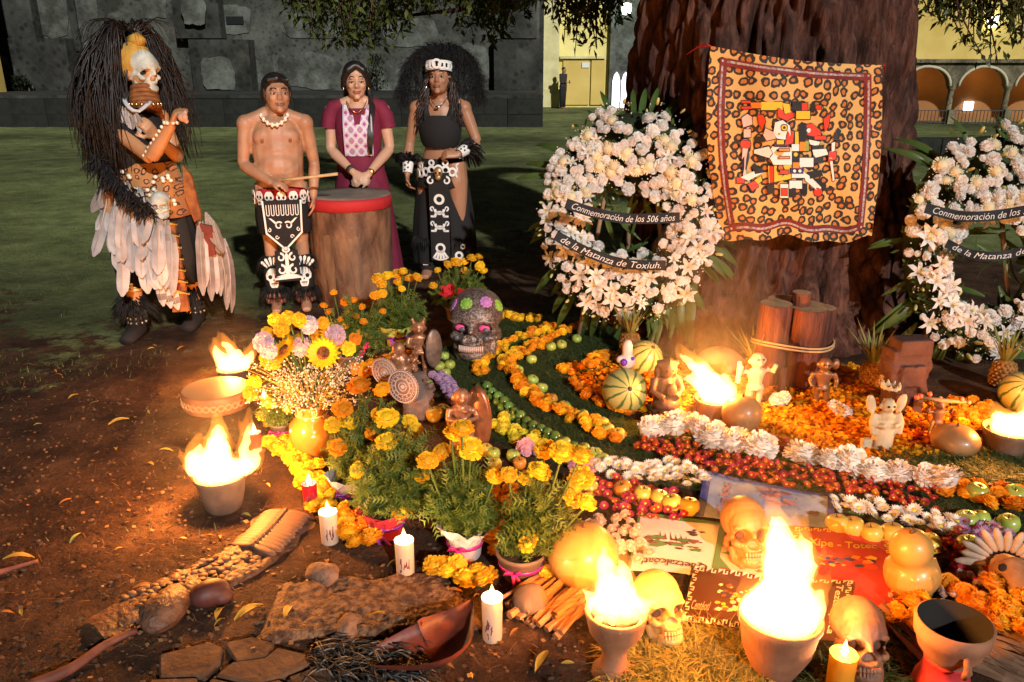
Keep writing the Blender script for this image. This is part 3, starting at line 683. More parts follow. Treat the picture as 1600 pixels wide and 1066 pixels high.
for s in (-1, 1): MB().tube([(s*.11, 0, 1.375), (s*.165, 0, 1.352), (s*.20, -.005, 1.29), (s*.215, -.01, 1.20)], [(.045, .06), (.058, .066), (.062, .068), (.064, .07)], 14, caps=False).build('sleeve', mWine, blouse)
def embroidery():
    m = bpy.data.materials.new('embroidered_panel'); m.use_nodes = True; N = m.node_tree.nodes; L = m.node_tree.links; b = N['Principled BSDF']; b.inputs['Roughness'].default_value = .8
    tc = N.new('ShaderNodeTexCoord'); sp = N.new('ShaderNodeSeparateXYZ'); L.new(tc.outputs['Object'], sp.inputs[0])
    def wv(src, f, op='SINE'):
        a = N.new('ShaderNodeMath'); a.operation = 'MULTIPLY'; a.inputs[1].default_value = f; L.new(src, a.inputs[0])
        c = N.new('ShaderNodeMath'); c.operation = op; L.new(a.outputs[0], c.inputs[0]); return c.outputs[0]
    ax_, az_ = wv(sp.outputs[0], 1, 'ABSOLUTE'), sp.outputs[2]
    p = N.new('ShaderNodeMath'); p.operation = 'ADD'; L.new(wv(sp.outputs[0], 95), p.inputs[0]); L.new(wv(az_, 80), p.inputs[1])
    r = N.new('ShaderNodeValToRGB'); r.color_ramp.interpolation = 'CONSTANT'; e = r.color_ramp.elements
    st = [(0, (.40, .06, .28)), (.12, (.55, .45, .55)), (.38, (.66, .62, .66)), (.62, (.42, .28, .52)), (.82, (.50, .12, .36)), (.93, (.25, .4, .2))]
    while len(e) < len(st): e.new(.5)
    for i, (q_, c) in enumerate(st): e[i].position = q_; e[i].color = (*c, 1)
    mr = N.new('ShaderNodeMapRange'); mr.inputs[1].default_value = -2; mr.inputs[2].default_value = 2; L.new(p.outputs[0], mr.inputs[0]); L.new(mr.outputs[0], r.inputs[0])
    L.new(r.outputs[0], b.inputs['Base Color']); return m
q = MB(); n = 12; vs, fs = [], []
rows = [(1.37, -.082, .075, .105), (1.30, -.132, .03, .105), (1.235, -.176, 0, .105), (1.17, -.181, 0, .105), (1.10, -.165, 0, .102), (1.03, -.130, 0, .10), (1.005, -.124, 0, .10)]
for (z, y, xi, xo) in rows:
    for s in range(n+1):
        x = -xo+2*xo*s/n
        if abs(x) < xi: x = xi*(1 if x >= 0 else -1)
        vs.append((x, y+.9*x*x*1.6, z))
for i in range(len(rows)-1):
    for j in range(n):
        if i < 2 and abs(-1+2*(j+.5)/n)*.105 < (rows[i][2]+rows[i+1][2])/2*.9: continue
        fs.append((i*(n+1)+j, i*(n+1)+j+1, (i+1)*(n+1)+j+1, (i+1)*(n+1)+j))
q.add(vs, fs); emb = q.build('embroidered_panel', embroidery(), blouse)
for x in (-.1, .1):
    q = MB(); q.tube([(x, y+1.44*x*x-.006, z) for (z, y, a, b_) in rows], .006, 6); q.build('ribbon_trim', M('lilac_ribbon', (.55, .48, .6), .6), emb)
q = MB(); q.lathe([(.165, 1.0), (.17, .93), (.20, .8), (.235, .5), (.27, .2), (.285, .03)], 48, sy=.8, wob=lambda w, z: 1+.035*(1-z)*sin(w*11)+.02*(1-z)*sin(w*5+1)); q.build('skirt', mWine, P3)
# hair: cap, parted, long strands down her left side and a tail over the shoulder
mb = MB(); mb.ell((0, .026, .036), (.086, .098, .092), 18, 12)
for s in (-1, 1): mb.tube([(0, -.055, .105), (s*.05, -.062, .075), (s*.078, -.025, .02), (s*.083, .02, -.05)], [.02, .022, .022, .02], 8)
mb.tube([(0, .07, 0), (0, .08, -.10), (0, .085, -.2), (0, .09, -.33)], [(.075, .045), (.085, .045), (.09, .04), (.07, .03)], 14)
mb.xf(TH); hr = put('hair', bake(mb, 'hair', mHair, .009, 2), P3)
q = MB()
for i in range(26):
    o = R.uniform(-.02, .02); P = spline([(.075, .03, 1.56), (.098+o*.4, -.01, 1.45), (.105+o, -.10+abs(o), 1.34), (.095+o*.8, -.155+o*.3, 1.24), (.088+o, -.185+o*.3, 1.14), (.08+o*.5, -.175, 1.05+R.uniform(-.04, .04))], 10); strand(q, P, .011, 5)
q.build('side_tail', mHair, hr)
for s in (-1, 1): MB().ell((0, 0, 0), (.008, .008, .012)).build('earring', mGold, P3, TH @ V((s*.083, 0, -.05)))
q = MB(); q.tube([V((.075*sin(a), -.02-.09*cos(a)-.035*max(0, cos(a)), 1.40-.085*max(0, cos(a))**2)) for a in [radians(x) for x in range(-110, 111, 20)]], .003, 5); q.build('necklace', mGold, P3)
q = MB(); d = (V((-.045, -.235, .90))-V((-.215, -.04, 1.05))).normalized(); c = V((-.045, -.235, .90))-d*.035; q.tube([c-d*.016, c+d*.016], .034, 14); q.build('bracelet', M('dark_leather', (.05, .035, .02), .5), P3)
q = MB(); c = V((.075, -.215, .895)); q.tube([c-V((.008, .01, 0)), c+V((.008, .01, .005))], .031, 14); q.build('bangle', mGold, P3)

# ---------------------------------------------------------------- dancer in black with plumed headdress
p = AT(690, 250, 6.4); P4 = thing('person', 'dancer in black top and ringed apron with black plumed headdress', 'person', (p.x, 6.42, 0), radians(-4), group='performers by the drum')
mb = MB(); torso(mb, .165, .13, .155, .16, .10)
for s in (-1, 1): mb.ell((s*.07, -.08, 1.20), (.066, .05, .06)); mb.tube([(s*.04, .0, 1.41), (s*.10, 0, 1.385), (s*.17, 0, 1.35)], [.036, .042, .045], 10)
arm(mb, (-.185, 0, 1.33), (-.255, .01, 1.06), (-.262, -.10, .83)); hand(mb, (-.262, -.10, .83), (.05, -.25, -1), (1, 0, 0), 1.1, side=1)
arm(mb, (.185, 0, 1.33), (.285, -.02, 1.08), (.155, -.22, 1.0)); hand(mb, (.155, -.22, 1.0), (-1, -.25, .1), (0, .5, -.4), 1.0, side=-1)
leg(mb, -.11, th=1.05, kx=-.03); leg(mb, .11, y=-.04, kx=.03, th=1.08)
TH = tr(0, -.025, 1.55) @ rotx(radians(-9)) @ Matrix.Scale(1.1, 4)
headpieces(mb, TH); put('body', bake(mb, 'body', mSkinC, .0085, 3), P4); face(P4, TH, mLip, mSkin=mSkinC)
q = MB(); q.tube([(0, -.02, 1.06), (0, -.03, 1.10), (0, -.045, 1.19), (0, -.03, 1.26)], [(.142, .108), (.158, .122), (.17, .128), (.165, .11)], 24, caps=False); top = q.build('crop_top', mBlackC, P4)
for s in (-1, 1): MB().tube([(s*.085, -.125, 1.25), (s*.105, -.07, 1.36), (s*.105, 0, 1.41), (s*.09, .08, 1.33)], [(.03, .006), (.014, .006), (.012, .005), (.012, .005)], 8).build('strap', mBlackC, top)
q = MB(); q.lathe([(.155, .955), (.175, .92), (.195, .84), (.215, .74), (.212, .735), (.19, .80)], 30, sy=.76); q.build('hip_wrap', mBlackC, P4)
q = MB(); n = 40; vs, fs = [], []
for i, (r, z) in enumerate([(.19, .86), (.215, .7), (.24, .5), (.255, .3), (.25, .12)]):
    for j in range(n+1):
        a = radians(-72)+radians(324)*j/n; f = 1+.05*(i/4)*sin(j*1.4); vs.append((r*f*cos(a), r*.78*f*sin(a)+.02, z))
for i in range(4):
    for j in range(n): fs.append((i*(n+1)+j, i*(n+1)+j+1, (i+1)*(n+1)+j+1, (i+1)*(n+1)+j))
q.add(vs, fs)
q.warp(lambda p: (p[0], p[1] if p[1] > -.02 else p[1]*.8, p[2])); q.build('skirt', mBlackC, P4)
T = tr(0, -.178, 0) @ FR
q = MB(); q.slab([(-.075, .17), (.075, .17), (.082, .86), (-.082, .86)], .006, T); pan = q.build('apron', mBlackC, P4, smooth=False)
T = tr(0, -.186, 0) @ FR; q = MB()
q.ring(.022, .042, .005, T @ tr(0, .655, 0)); q.ring(.022, .040, .005, T @ tr(0, .27, 0))
for zc in (.585, .47):
    q.ring(.026, .046, .005, T @ tr(0, zc-.005, 0), a0=pi, a1=2*pi, n=12)
    for s in (-1, 1): scroll(q, s*.055, zc, .018, .012, .005, T, .9, -pi/2, s)
for zc in (.535, .42): q.ring(.026, .046, .005, T @ tr(0, zc-.015, 0), a0=0, a1=pi, n=12); [q.slab([(s*.03, zc-.02), (s*.07, zc-.02), (s*.07, zc-.005), (s*.03, zc-.005)], .005, T) for s in (-1, 1)]
for i in range(5): q.slab([(-.006, -.10), (.006, -.10), (.005, -.03), (-.005, -.03)], .005, T @ tr(0, .275, 0) @ rotz(radians(-34+17*i)) @ Matrix.Scale(1.5, 4, (1, 0, 0)))
q.ring(.093, .105, .005, T @ tr(0, .275, 0), a0=radians(-128), a1=radians(-52), n=10)
q.build('ring_trim', mWhiteF, pan, smooth=False)
bt = MB()
for i in range(9):
    a = radians(-64+16*i); T = tr(.192*sin(a), -.165*cos(a)-.012, .865+.02*cos(3*a)) @ rotz(a) @ FR; bt.ring(.018, .036, .006, T, n=16)
    if i % 2: bt.ring(.012, .026, .006, T @ tr(0, .055, .0), n=14)
for s in (-1, 1): scroll(bt, s*.06, .80, .03, .016, .006, tr(0, -.188, 0) @ FR, .9, pi/2, -s)
belt = bt.build('ring_belt', mWhiteF, P4, smooth=False)
mBr = M('bronze', (.34, .22, .10), .4, metal=.6, col2=(.5, .36, .2), vs=40)
q = MB(); q.ell((0, -.20, .865), (.036, .02, .042)); q.ell((0, -.205, .825), (.024, .014, .022)); q.build('skull_buckle', mBr, belt)
for s in (-1, 1):
    MB().ell((s*.015, -.2205, .862), (.009, .006, .009)).build('buckle_eye', mBlackC, belt)
    g = MB().lathe([(.062, .06), (.07, .12), (.072, .26), (.066, .34), (.055, .35)], 16, c=(s*.14, -.02 if s < 0 else -.05, 0)).build('leg_guard', mBlackC, P4)
    q = MB(); yy = -.10 if s < 0 else -.13; q.ring(.016, .034, .005, tr(s*.14, yy, .2) @ FR); q.ring(.010, .022, .005, tr(s*.14+.03, yy+.012, .27) @ FR); q.slab([(-.02, -.09), (.02, -.09), (.03, -.04), (-.03, -.04)], .005, tr(s*.14, yy, .2) @ FR); q.build('guard_trim', mWhiteF, g, smooth=False)
    q = MB()
    for i in range(80):
        a = R.uniform(0, 2*pi); pp = V((s*.14+.07*cos(a), -.03+.07*sin(a), .34)); d = V((cos(a), sin(a), -R.uniform(.2, 1.2))); strand(q, [pp, pp+d*.04, pp+d*.06+V((0, 0, -.04))], .006, 3)
    q.build('plume_fringe', mFur, g)
for nm, wr, el in (('a', V((-.262, -.10, .83)), V((-.255, .01, 1.06))), ('b', V((.155, -.22, 1.0)), V((.285, -.02, 1.08)))):
    d = (wr-el).normalized(); q = MB(); q.tube([wr-d*.015, wr-d*.10], [.038, .046], 14, caps=False); cf = q.build('wrist_cuff', mWhiteF, P4)
    q = MB()
    for i in range(4):
        e = perp(d, V((0, -1, .2))); q.ell(wr-d*(.03+.018*i)+e*(.041+.003*i)+d.cross(e)*.012*(-1)**i, (.007, .007, .007))
    q.build('cuff_mark', mBlackC, cf)
    q = MB()
    for i in range(140):
        a = R.uniform(0, 2*pi); e = perp(d, V((0, 0, 1))); e = e*cos(a)+d.cross(e)*sin(a); pp = wr-d*R.uniform(.09, .15)+e*.04; dd = (e*.8-d*.7+V((0, 0, -.35))); strand(q, [pp, pp+dd*.05, pp+dd*.09+V((0, 0, -.035))], .008, 3)
    q.build('cuff_plume', mFur, cf)
# headband, hair, plumes
q = MB()
for i in range(7):
    a = radians(-66+22*i); r = .096; T = TH @ tr(r*sin(a)*.88, .005-r*cos(a)*1.06, .075) @ rotz(a) @ FR; q.ring(.014 if i != 3 else .018, .027 if i != 3 else .034, .007, T @ tr(0, .006 if i == 3 else 0, .002*i % .004), n=16)
hb = q.build('headband', mWhiteF, P4, smooth=False)
q = MB()
for zz in (.048, .104): q.tube([TH @ V((.089*sin(a), .008-.104*cos(a), zz)) for a in [radians(x) for x in range(-95, 96, 19)]], .006, 6)
q.build('headband_rim', mWhiteF, hb)
mb = MB(); mb.ell((0, .026, .036), (.084, .094, .088), 18, 12); mb.xf(TH); hr = put('hair', bake(mb, 'hair', mHairBr, .01, 1), P4)
q = MB()
for i in range(150):
    s = R.choice((-1, 1)); x0 = s*R.uniform(.06, .088); y0 = R.uniform(-.02, .06); L = R.uniform(.26, .40); ph = R.uniform(0, 6); wx = s*R.uniform(.02, .09)
    P = [TH @ V((x0, y0, .0))]
    for k in range(1, 9):
        t = k/8; P.append(P[0]+V((wx*t**.8+.012*sin(ph+t*13), -.07*t*R.uniform(.9, 1.1)*(1 if t > .3 else .4)+.010*cos(ph+t*13), -L*t)))
    strand(q, P, .010, 4)
q.build('loose_locks', mHairBr, hr)
mJew = M('blue_beads', (.16, .14, .62), .3); mSil = M('silver', (.7, .7, .72), .25, metal=1)
for s in (-1, 1):
    e = MB().tube([TH @ V((s*.088, 0, -.035)), TH @ V((s*.092, -.005, -.085))], .010, 8).build('earring', mSil, P4); MB().tube([TH @ V((s*.092, -.005, -.085)), TH @ V((s*.093, -.005, -.15))], [.012, .005], 8).build('bead_drop', mJew, e)
q = MB(); q.tube([V((.07*sin(a), -.02-.085*cos(a)-.02*max(0, cos(a)), 1.42-.07*max(0, cos(a))**2)) for a in [radians(x) for x in range(-110, 111, 20)]], .003, 5); q.ell((0, -.13, 1.345), (.02, .008, .009)); q.build('necklace', mSil, P4)
hd = MB().tube([TH @ V((-.1, .06, .08)), TH @ V((0, .10, .12)), TH @ V((.1, .06, .08))], .02, 8).build('plume_frame', mBlackC, P4)
for k in range(15):
    a = radians(-88+k*12.6); q = MB(); L = .30+.05*R.random(); sx = sin(a)
    P = spline([TH @ V((sx*.06, .08, .09)), TH @ V((sx*.15, .10, .12+.12*cos(a))), TH @ V((sx*.235, .10, .10+.15*cos(a))), TH @ V((sx*.285, .06, -.05+.10*cos(a))), TH @ V((sx*.28, .05, -.16+.08*cos(a)))], 14)
    q.tube(P, [.004]*len(P), 4)
    for i in range(1, len(P)):
        for j in range(26):
            p0 = P[i-1].lerp(P[i], R.random()); d = V((R.gauss(0, 1), R.gauss(0, 1), R.gauss(-.6, .7))).normalized(); ln = R.uniform(.04, .09); strand(q, [p0, p0+d*ln*.5, p0+d*ln+V((0, 0, -.025))], .0026, 3)
    q.build('plume', mFur, hd)

# ---------------------------------------------------------------- far man
p = G(879, 171, .1); FM = thing('person', 'man in dark clothes standing far off before the yellow facade', 'person', (p.x, p.y, gh(p.x, p.y)), radians(55))
mb = MB(); torso(mb, .165, .15, .17, .175, .11); arm(mb, (-.2, 0, 1.33), (-.235, -.02, 1.06), (-.05, -.25, 1.05)); hand(mb, (-.05, -.25, 1.05), (.4, -1, .2), (0, .3, -1), .8)
arm(mb, (.2, 0, 1.33), (.24, .02, 1.06), (.23, -.02, .82)); hand(mb, (.23, -.02, .82), (0, -.1, -1), (-1, 0, 0), .5); leg(mb, -.1); leg(mb, .1)
TH = tr(0, -.03, 1.535) @ rotx(radians(14)); headpieces(mb, TH); put('body', bake(mb, 'body', mSkinC, .016, 2), FM); face(FM, TH, mLip, male=True, mSkin=mSkinC)
mDk = M('dark_jacket', (.035, .026, .024), .8)
mb = MB(); torso(mb, .18, .165, .185, .19, .122); arm(mb, (-.2, 0, 1.33), (-.235, -.02, 1.06), (-.09, -.21, 1.05), 1.2); arm(mb, (.2, 0, 1.33), (.24, .02, 1.06), (.23, -.01, .86), 1.2); put('jacket', bake(mb, 'jacket', mDk, .016, 2), FM)
q = MB(); [q.tube([(s*.09, 0, .92), (s*.1, 0, .5), (s*.1, .01, .06)], [.11, .085, .07], 12) for s in (-1, 1)]; q.build('trousers', mBlackC, FM)
MB().ell((0, .022, .03), (.08, .094, .09)).xf(TH).build('hair', mHair, FM)
MB().box((-.02, -.33, 1.07), (.07, .01, .14)).build('phone', M('phone', (.02, .02, .02), .3), FM, smooth=False)
# ---------------------------------------------------------------- feathered dancer with skull mask
B = G(246, 527); P1Y = B.y+.1
P1 = thing('person', 'masked dancer in skull mask, black mane and long pale feathers playing a whistle', 'person', (B.x, P1Y, 0), group='performers by the drum')
def zl(v, dy=0.0): return AT(800, v, P1Y+dy).z
def xl(u, v=300, dy=0.0): return AT(u, v, P1Y+dy).x-B.x
mOrC = M('ochre_cloth', (.33, .12, .032), .75, col2=(.18, .055, .018), vs=22, bump=.4, bs=50)
mYelC = M('yellow_ochre_plush', (.58, .34, .05), .8, col2=(.42, .22, .04), vs=25)
mRedC = M('brick_red_cloth', (.20, .035, .022), .8, col2=(.11, .03, .02), vs=20)
mBone = M('old_bone', (.62, .62, .55), .55, col2=(.38, .39, .34), vs=14, bump=.3, bs=30)
mSkinD = M('warm_brown_skin', (.46, .215, .095), .42, col2=(.52, .26, .13), vs=9, sss=.06)
mb = MB(); torso(mb, .17, .15, .165, .175, .12)
arm(mb, (-.11, -.10, 1.335), (xl(236, 246, -.3), -.30, zl(246, -.3)), (xl(268, 195, -.36), -.36, zl(195, -.36)), 1.1); hand(mb, (xl(268, 195, -.36), -.36, zl(195, -.36)), (.45, -.2, .75), (.8, .3, -.5), .9, side=1)
arm(mb, (.12, .10, 1.335), (.22, .06, 1.10), (.20, -.16, 1.24)); hand(mb, (.20, -.16, 1.24), (-.2, -.5, .6), (-.6, .6, 0), .9)
leg(mb, -.12, y=-.08); leg(mb, .16, y=.16)
TH = tr(xl(250), -.04, zl(112)) @ rotz(radians(64)) @ rotx(radians(6)) @ Matrix.Scale(1.05, 4)
headpieces(mb, TH); put('body', bake(mb, 'body', mSkinD, .009, 3), P1)
# skull mask
def skull_blob(s=1.0):
    q = MB(); q.ell((0, .02*s, .045*s), (.076*s, .092*s, .074*s), 20, 14); q.ell((0, -.035*s, .03*s), (.066*s, .05*s, .06*s), 16, 12)
    for k in (-1, 1): q.ell((k*.046*s, -.046*s, -.024*s), (.020*s, .024*s, .015*s)); q.tube([(k*.050*s, -.032*s, -.006*s), (k*.060*s, .01*s, -.014*s), (k*.058*s, .03*s, -.04*s)], [.013*s, .013*s, .014*s], 8); q.ell((k*.033*s, -.064*s, .026*s), (.030*s, .014*s, .011*s))
    q.ell((0, -.052*s, -.035*s), (.036*s, .034*s, .034*s)); q.tube([(0, -.082*s, .012*s), (0, -.088*s, -.008*s)], .010*s, 8)
    q.ell((0, -.05*s, -.078*s), (.042*s, .038*s, .026*s)); q.ell((0, -.012*s, -.05*s), (.050*s, .052*s, .044*s))
    for k in (-1, 1): q.tube([(k*.050*s, .0, -.04*s), (k*.047*s, -.015*s, -.08*s), (k*.03*s, -.055*s, -.094*s)], [.014*s, .016*s, .014*s], 8)
    return q
def carve(me, s=1.0, d=1.0):
    """press eye sockets, nose opening and the line of the mouth into a skull"""
    for v in me.vertices:
        x, y, z = v.co
        if y > .02*s: continue
        for k in (-1, 1):
            e = ((x-k*.031*s)/(.0225*s))**2+((z-.001*s)/(.0205*s))**2
            if e < 1.25: v.co.y += .040*s*d*(1-ss(.45, 1.25, e))
        e = (abs(x)/(.0145*s*max(.2, (.012*s-(z+.008*s))/(.03*s)+.45)))**2+((z+.026*s)/(.016*s))**2
        if e < 1.2: v.co.y += .022*s*d*(1-ss(.4, 1.2, e))
        if abs(x) < .036*s and abs(z+.061*s) < .004*s: v.co.y += .005*s
        if abs(x) < .034*s and abs(z+.061*s) < .018*s and abs((x/(.0078*s)) % 1.0) < .22: v.co.y += .0025*s
    return me
q = skull_blob(1.04); me = carve(bake(q, 'skull', mBone, .007, 2), 1.04)
MK = TH @ tr(0, -.025, .0)
o = put('skull_mask', me, P1); o.matrix_local = MK
for k in (-1, 1): MB().ell((k*.033, -.042, .0), (.021, .012, .019)).build('eye_hole', mBlackC, o)
q = MB(); q.ell((0, .03, .045), (.098, .09, .112), 16, 12); q.tube([(0, -.03, .15), (0, .0, .165), (0, .06, .15)], [.03, .04, .03], 8); q.xf(TH); q.build('ochre_hood', mYelC, P1)
q = MB(); c0 = V((xl(254), -.06, zl(136))); c1 = V((xl(258), -.10, zl(170)))
for i in range(5):
    a, b = c0.lerp(c1, i/5), c0.lerp(c1, (i+.86)/5); q.tube([a, b], [.072+.004*i, .074+.004*i], 16)
col_ = q.build('banded_collar', mOrC, P1)
q = MB()
for i in range(9):
    a = radians(-70+i*20); q.ell(c1+V((.09*sin(a), -.08*cos(a), .03)), (.010, .010, .012), 8, 6)
q.build('collar_studs', mGold, col_)
q = MB(); q.tube(spline([(xl(228), -.10, zl(146)), (xl(240), -.19, zl(160)), (xl(258), -.23, zl(172)), (xl(272), -.15, zl(158))], 10), (.013, .010), 6); q.build('white_scarf', M('dull_white_cloth', (.55, .55, .58), .8), P1)
# tunic
mb = MB(); torso(mb, .19, .18, .195, .20, .145); arm(mb, (-.11, -.10, 1.335), (xl(230, 238, -.26), -.26, zl(238, -.26)), (xl(233, 240, -.28), -.28, zl(240, -.28)), 1.25); put('tunic', bake(mb, 'tunic', mBlackC, .012, 2), P1)
# arm band of cowrie beads
q = MB(); a, b = V((xl(236, 246, -.3), -.30, zl(246, -.3))), V((xl(268, 195, -.36), -.36, zl(195, -.36)))
for i in range(9): q.ell(a.lerp(b, i/8)+V((-.028, -.025, .012)), (.010, .008, .010), 8, 6)
for i in range(7): w = 2*pi*i/7; q.ell(b+V((.034*cos(w), .034*sin(w), .01)), (.011, .011, .011), 8, 6)
q.build('bead_band', mShell, P1)
# clay whistle
q = MB(); c = V((xl(283, 183, -.42), -.42, zl(183, -.42))); q.tube([c+V((-.06, .06, .01)), c, c+V((.035, -.02, 0))], [.012, .018, .016], 8); q.ell(c+V((.01, -.005, -.002)), (.028, .022, .024)); q.tube([c+V((.02, 0, .02)), c+V((.035, 0, .03))], [.012, .012], 6); q.tube([c+V((.02, 0, -.02)), c+V((.035, 0, -.03))], [.012, .012], 6)
put('clay_whistle', bake(q, 'clay_whistle', M('pink_clay', (.60, .33, .22), .7), .006, 2), None, (B.x, P1Y, 0), label='small pink clay whistle held up by the masked dancer', cat='whistle')
# mane
q = MB(); hc = TH @ V((0, .04, .06))
for i in range(2300):
    a = R.uniform(-2.5, 2.5); el = R.uniform(.1, 1.0); dirn = V((sin(a+radians(-64)), cos(a+radians(-64)), 0))
    if abs(a) > 1.75: continue
    r0 = .10; p0 = hc+dirn*r0*(1.15-el)+V((0, 0, .07+.10*el)); out = R.uniform(.05, .15)*(1.15-.5*abs(el-.5)); up = R.uniform(.0, .06)*el; end = R.uniform(1.0, 1.34) if dirn.x < .3 else R.uniform(1.02, 1.35)
    p1 = p0+dirn*out*.65+V((0, 0, up)); p2 = p1+dirn*out*.55+V((R.gauss(0, .02), R.gauss(0, .02), -.12)); p3 = V((p2.x+dirn.x*.05+R.gauss(0, .03), p2.y+dirn.y*.05+R.gauss(0, .03), (p2.z+end)/2)); p4 = V((p3.x*1.02+R.gauss(0, .03), p3.y+R.gauss(0, .03), end))
    strand(q, spline([p0, p1, p2, p3, p4], 8), .006, 3)
for i in range(90):      # thin fly-away tips above
    a = R.uniform(0, 2*pi); p0 = hc+V((.06*cos(a), .06*sin(a), .15)); d = V((cos(a), sin(a), 0)); strand(q, spline([p0, p0+d*.08+V((0, 0, .06)), p0+d*.17+V((0, 0, .04)), p0+d*.22+V((0, 0, -.05))], 7), .002, 3)
q.build('mane', mHair, P1)
q = MB(); vs = hc+V((-.06, .13, .03)); q.ell(vs, (.15, .12, .17), 14, 10); q.build('mane_base', mHair, P1)
# skirt of spotted hide with cowries
def spots(name, base, spot, core, scale, ring=(.16, .30)):
    m = bpy.data.materials.new(name); m.use_nodes = True; N = m.node_tree.nodes; L = m.node_tree.links; b = N['Principled BSDF']; b.inputs['Roughness'].default_value = .75; b.inputs['Sheen Weight'].default_value = .2
    tc = N.new('ShaderNodeTexCoord'); ds = N.new('ShaderNodeTexNoise'); ds.inputs['Scale'].default_value = scale*.9; ds.inputs['Detail'].default_value = 2; L.new(tc.outputs['Object'], ds.inputs['Vector'])
    mixv = N.new('ShaderNodeVectorMath'); mixv.operation = 'MULTIPLY_ADD'; mixv.inputs[1].default_value = (.035, .035, .035); L.new(ds.outputs['Color'], mixv.inputs[0]); L.new(tc.outputs['Object'], mixv.inputs[2])
    vo = N.new('ShaderNodeTexVoronoi'); vo.voronoi_dimensions = '2D'; vo.inputs['Scale'].default_value = scale; vo.inputs['Randomness'].default_value = .55
    sx_ = N.new('ShaderNodeSeparateXYZ'); L.new(mixv.outputs[0], sx_.inputs[0]); sq = N.new('ShaderNodeCombineXYZ'); L.new(sx_.outputs[0], sq.inputs[0]); L.new(sx_.outputs[2], sq.inputs[1]); L.new(sq.outputs[0], vo.inputs['Vector'])
    n2 = N.new('ShaderNodeTexNoise'); n2.inputs['Scale'].default_value = scale*3; L.new(tc.outputs['Object'], n2.inputs['Vector'])
    ad = N.new('ShaderNodeMath'); ad.operation = 'MULTIPLY_ADD'; ad.inputs[1].default_value = .22; ad.inputs[2].default_value = -.11; L.new(n2.outputs['Fac'], ad.inputs[0])
    su = N.new('ShaderNodeMath'); su.operation = 'ADD'; L.new(vo.outputs['Distance'], su.inputs[0]); L.new(ad.outputs[0], su.inputs[1])
    r = N.new('ShaderNodeValToRGB'); e = r.color_ramp.elements
    st = [(0, core), (ring[0], core), (ring[0]+.03, spot), (ring[1], spot), (ring[1]+.03, base), (1, base)]
    while len(e) < len(st): e.new(.5)
    for i, (p, c) in enumerate(st): e[i].position = p; e[i].color = (*c, 1)
    L.new(su.outputs[0], r.inputs[0]); L.new(r.outputs[0], b.inputs['Base Color']); return m
q = MB(); q.lathe([(.17, zl(252)), (.195, zl(268)), (.225, zl(300)), (.25, zl(335)), (.24, zl(334)), (.2, zl(300))], 36, c=(.03, 0, 0), sy=.85, wob=lambda w, z: 1+.03*sin(w*8)); sk = q.build('spotted_skirt', spots('ocelot_hide', (.40, .17, .05), (.03, .015, .01), (.5, .2, .07), 20), P1)
for i in range(42):
    a = radians(-100+R.uniform(-55, 75)); z = R.uniform(zl(322), zl(262)); r = .205+(1.05-z)*.17
    MB().ell((0, 0, 0), (.014, .010, .012), 8, 6).build('cowrie', mShell, sk, (.03+r*cos(a), r*.85*sin(a)-.012, z))
q = MB(); q.slab([(xl(303), zl(255)), (xl(314), zl(270)), (xl(322), zl(335)), (xl(310), zl(342)), (xl(300), zl(300))], .02, tr(0, -.10, 0) @ FR); q.build('side_flap', mOrC, P1, smooth=False)
o = put('belt_skull_mask', carve(bake(skull_blob(.72), 'skull', mBone, .007, 1), .72), P1, (xl(276), -.25, zl(322, -.25)), (0, 0, radians(12)))
q = MB(); q.lathe([(.2, zl(300)), (.25, zl(350)), (.27, zl(400)), (.25, zl(440)), (.2, zl(400))], 40, c=(.03, .02, 0), sy=.75, wob=lambda w, z: 1+.07*sin(w*10)+.03*sin(w*23)); q.build('under_skirt', mBlackC, P1)
# long front apron with looped bands
q = MB(); q.slab([(xl(273), zl(335)), (xl(297), zl(335)), (xl(302), zl(466)), (xl(276), zl(468))], .02, tr(0, -.27, 0) @ FR); la = q.build('long_apron', mOrC, P1, smooth=False)
for i in range(7):
    v = 350+i*18; q = MB(); q.tube([(xl(270+i*.8), -.295, zl(v, -.29)), (xl(286+i*.7), -.305, zl(v-2, -.29)), (xl(302+i*.8), -.295, zl(v, -.29))], [.010, .014, .010], 8); q.ell((xl(270+i*.8), -.29, zl(v, -.29)), (.014, .014, .014)); q.build('loop_band', mYelC, la)
for v in (360, 396, 430): MB().slab([(xl(278), zl(v+10)), (xl(294), zl(v+10)), (xl(294), zl(v-6)), (xl(278), zl(v-6))], .006, tr(0, -.291, 0) @ FR).build('red_panel', mRedC, la, smooth=False)
q = MB(); q.slab([(xl(306), zl(345)), (xl(330), zl(350)), (xl(332), zl(395)), (xl(310), zl(400))], .02, tr(0, -.05, 0) @ FR); q.build('red_flap', mRedC, P1, smooth=False)
# black plume sleeve across the hip
q = MB(); P = spline([(xl(188), -.20, zl(228)), (xl(205), -.30, zl(255)), (xl(240), -.36, zl(285)), (xl(268), -.36, zl(312))], 14)
for i in range(14):
    for j in range(34):
        p0 = P[i].lerp(P[i+1], R.random())+V((R.gauss(0, .02), R.gauss(0, .02), R.gauss(0, .02))); d = V((R.gauss(.2, .6), R.gauss(-.2, .6), R.gauss(-1, .5))).normalized(); ln = R.uniform(.05, .10); strand(q, [p0, p0+d*ln*.5, p0+d*ln], .006, 3)
q.build('plume_sleeve', mFur, P1)
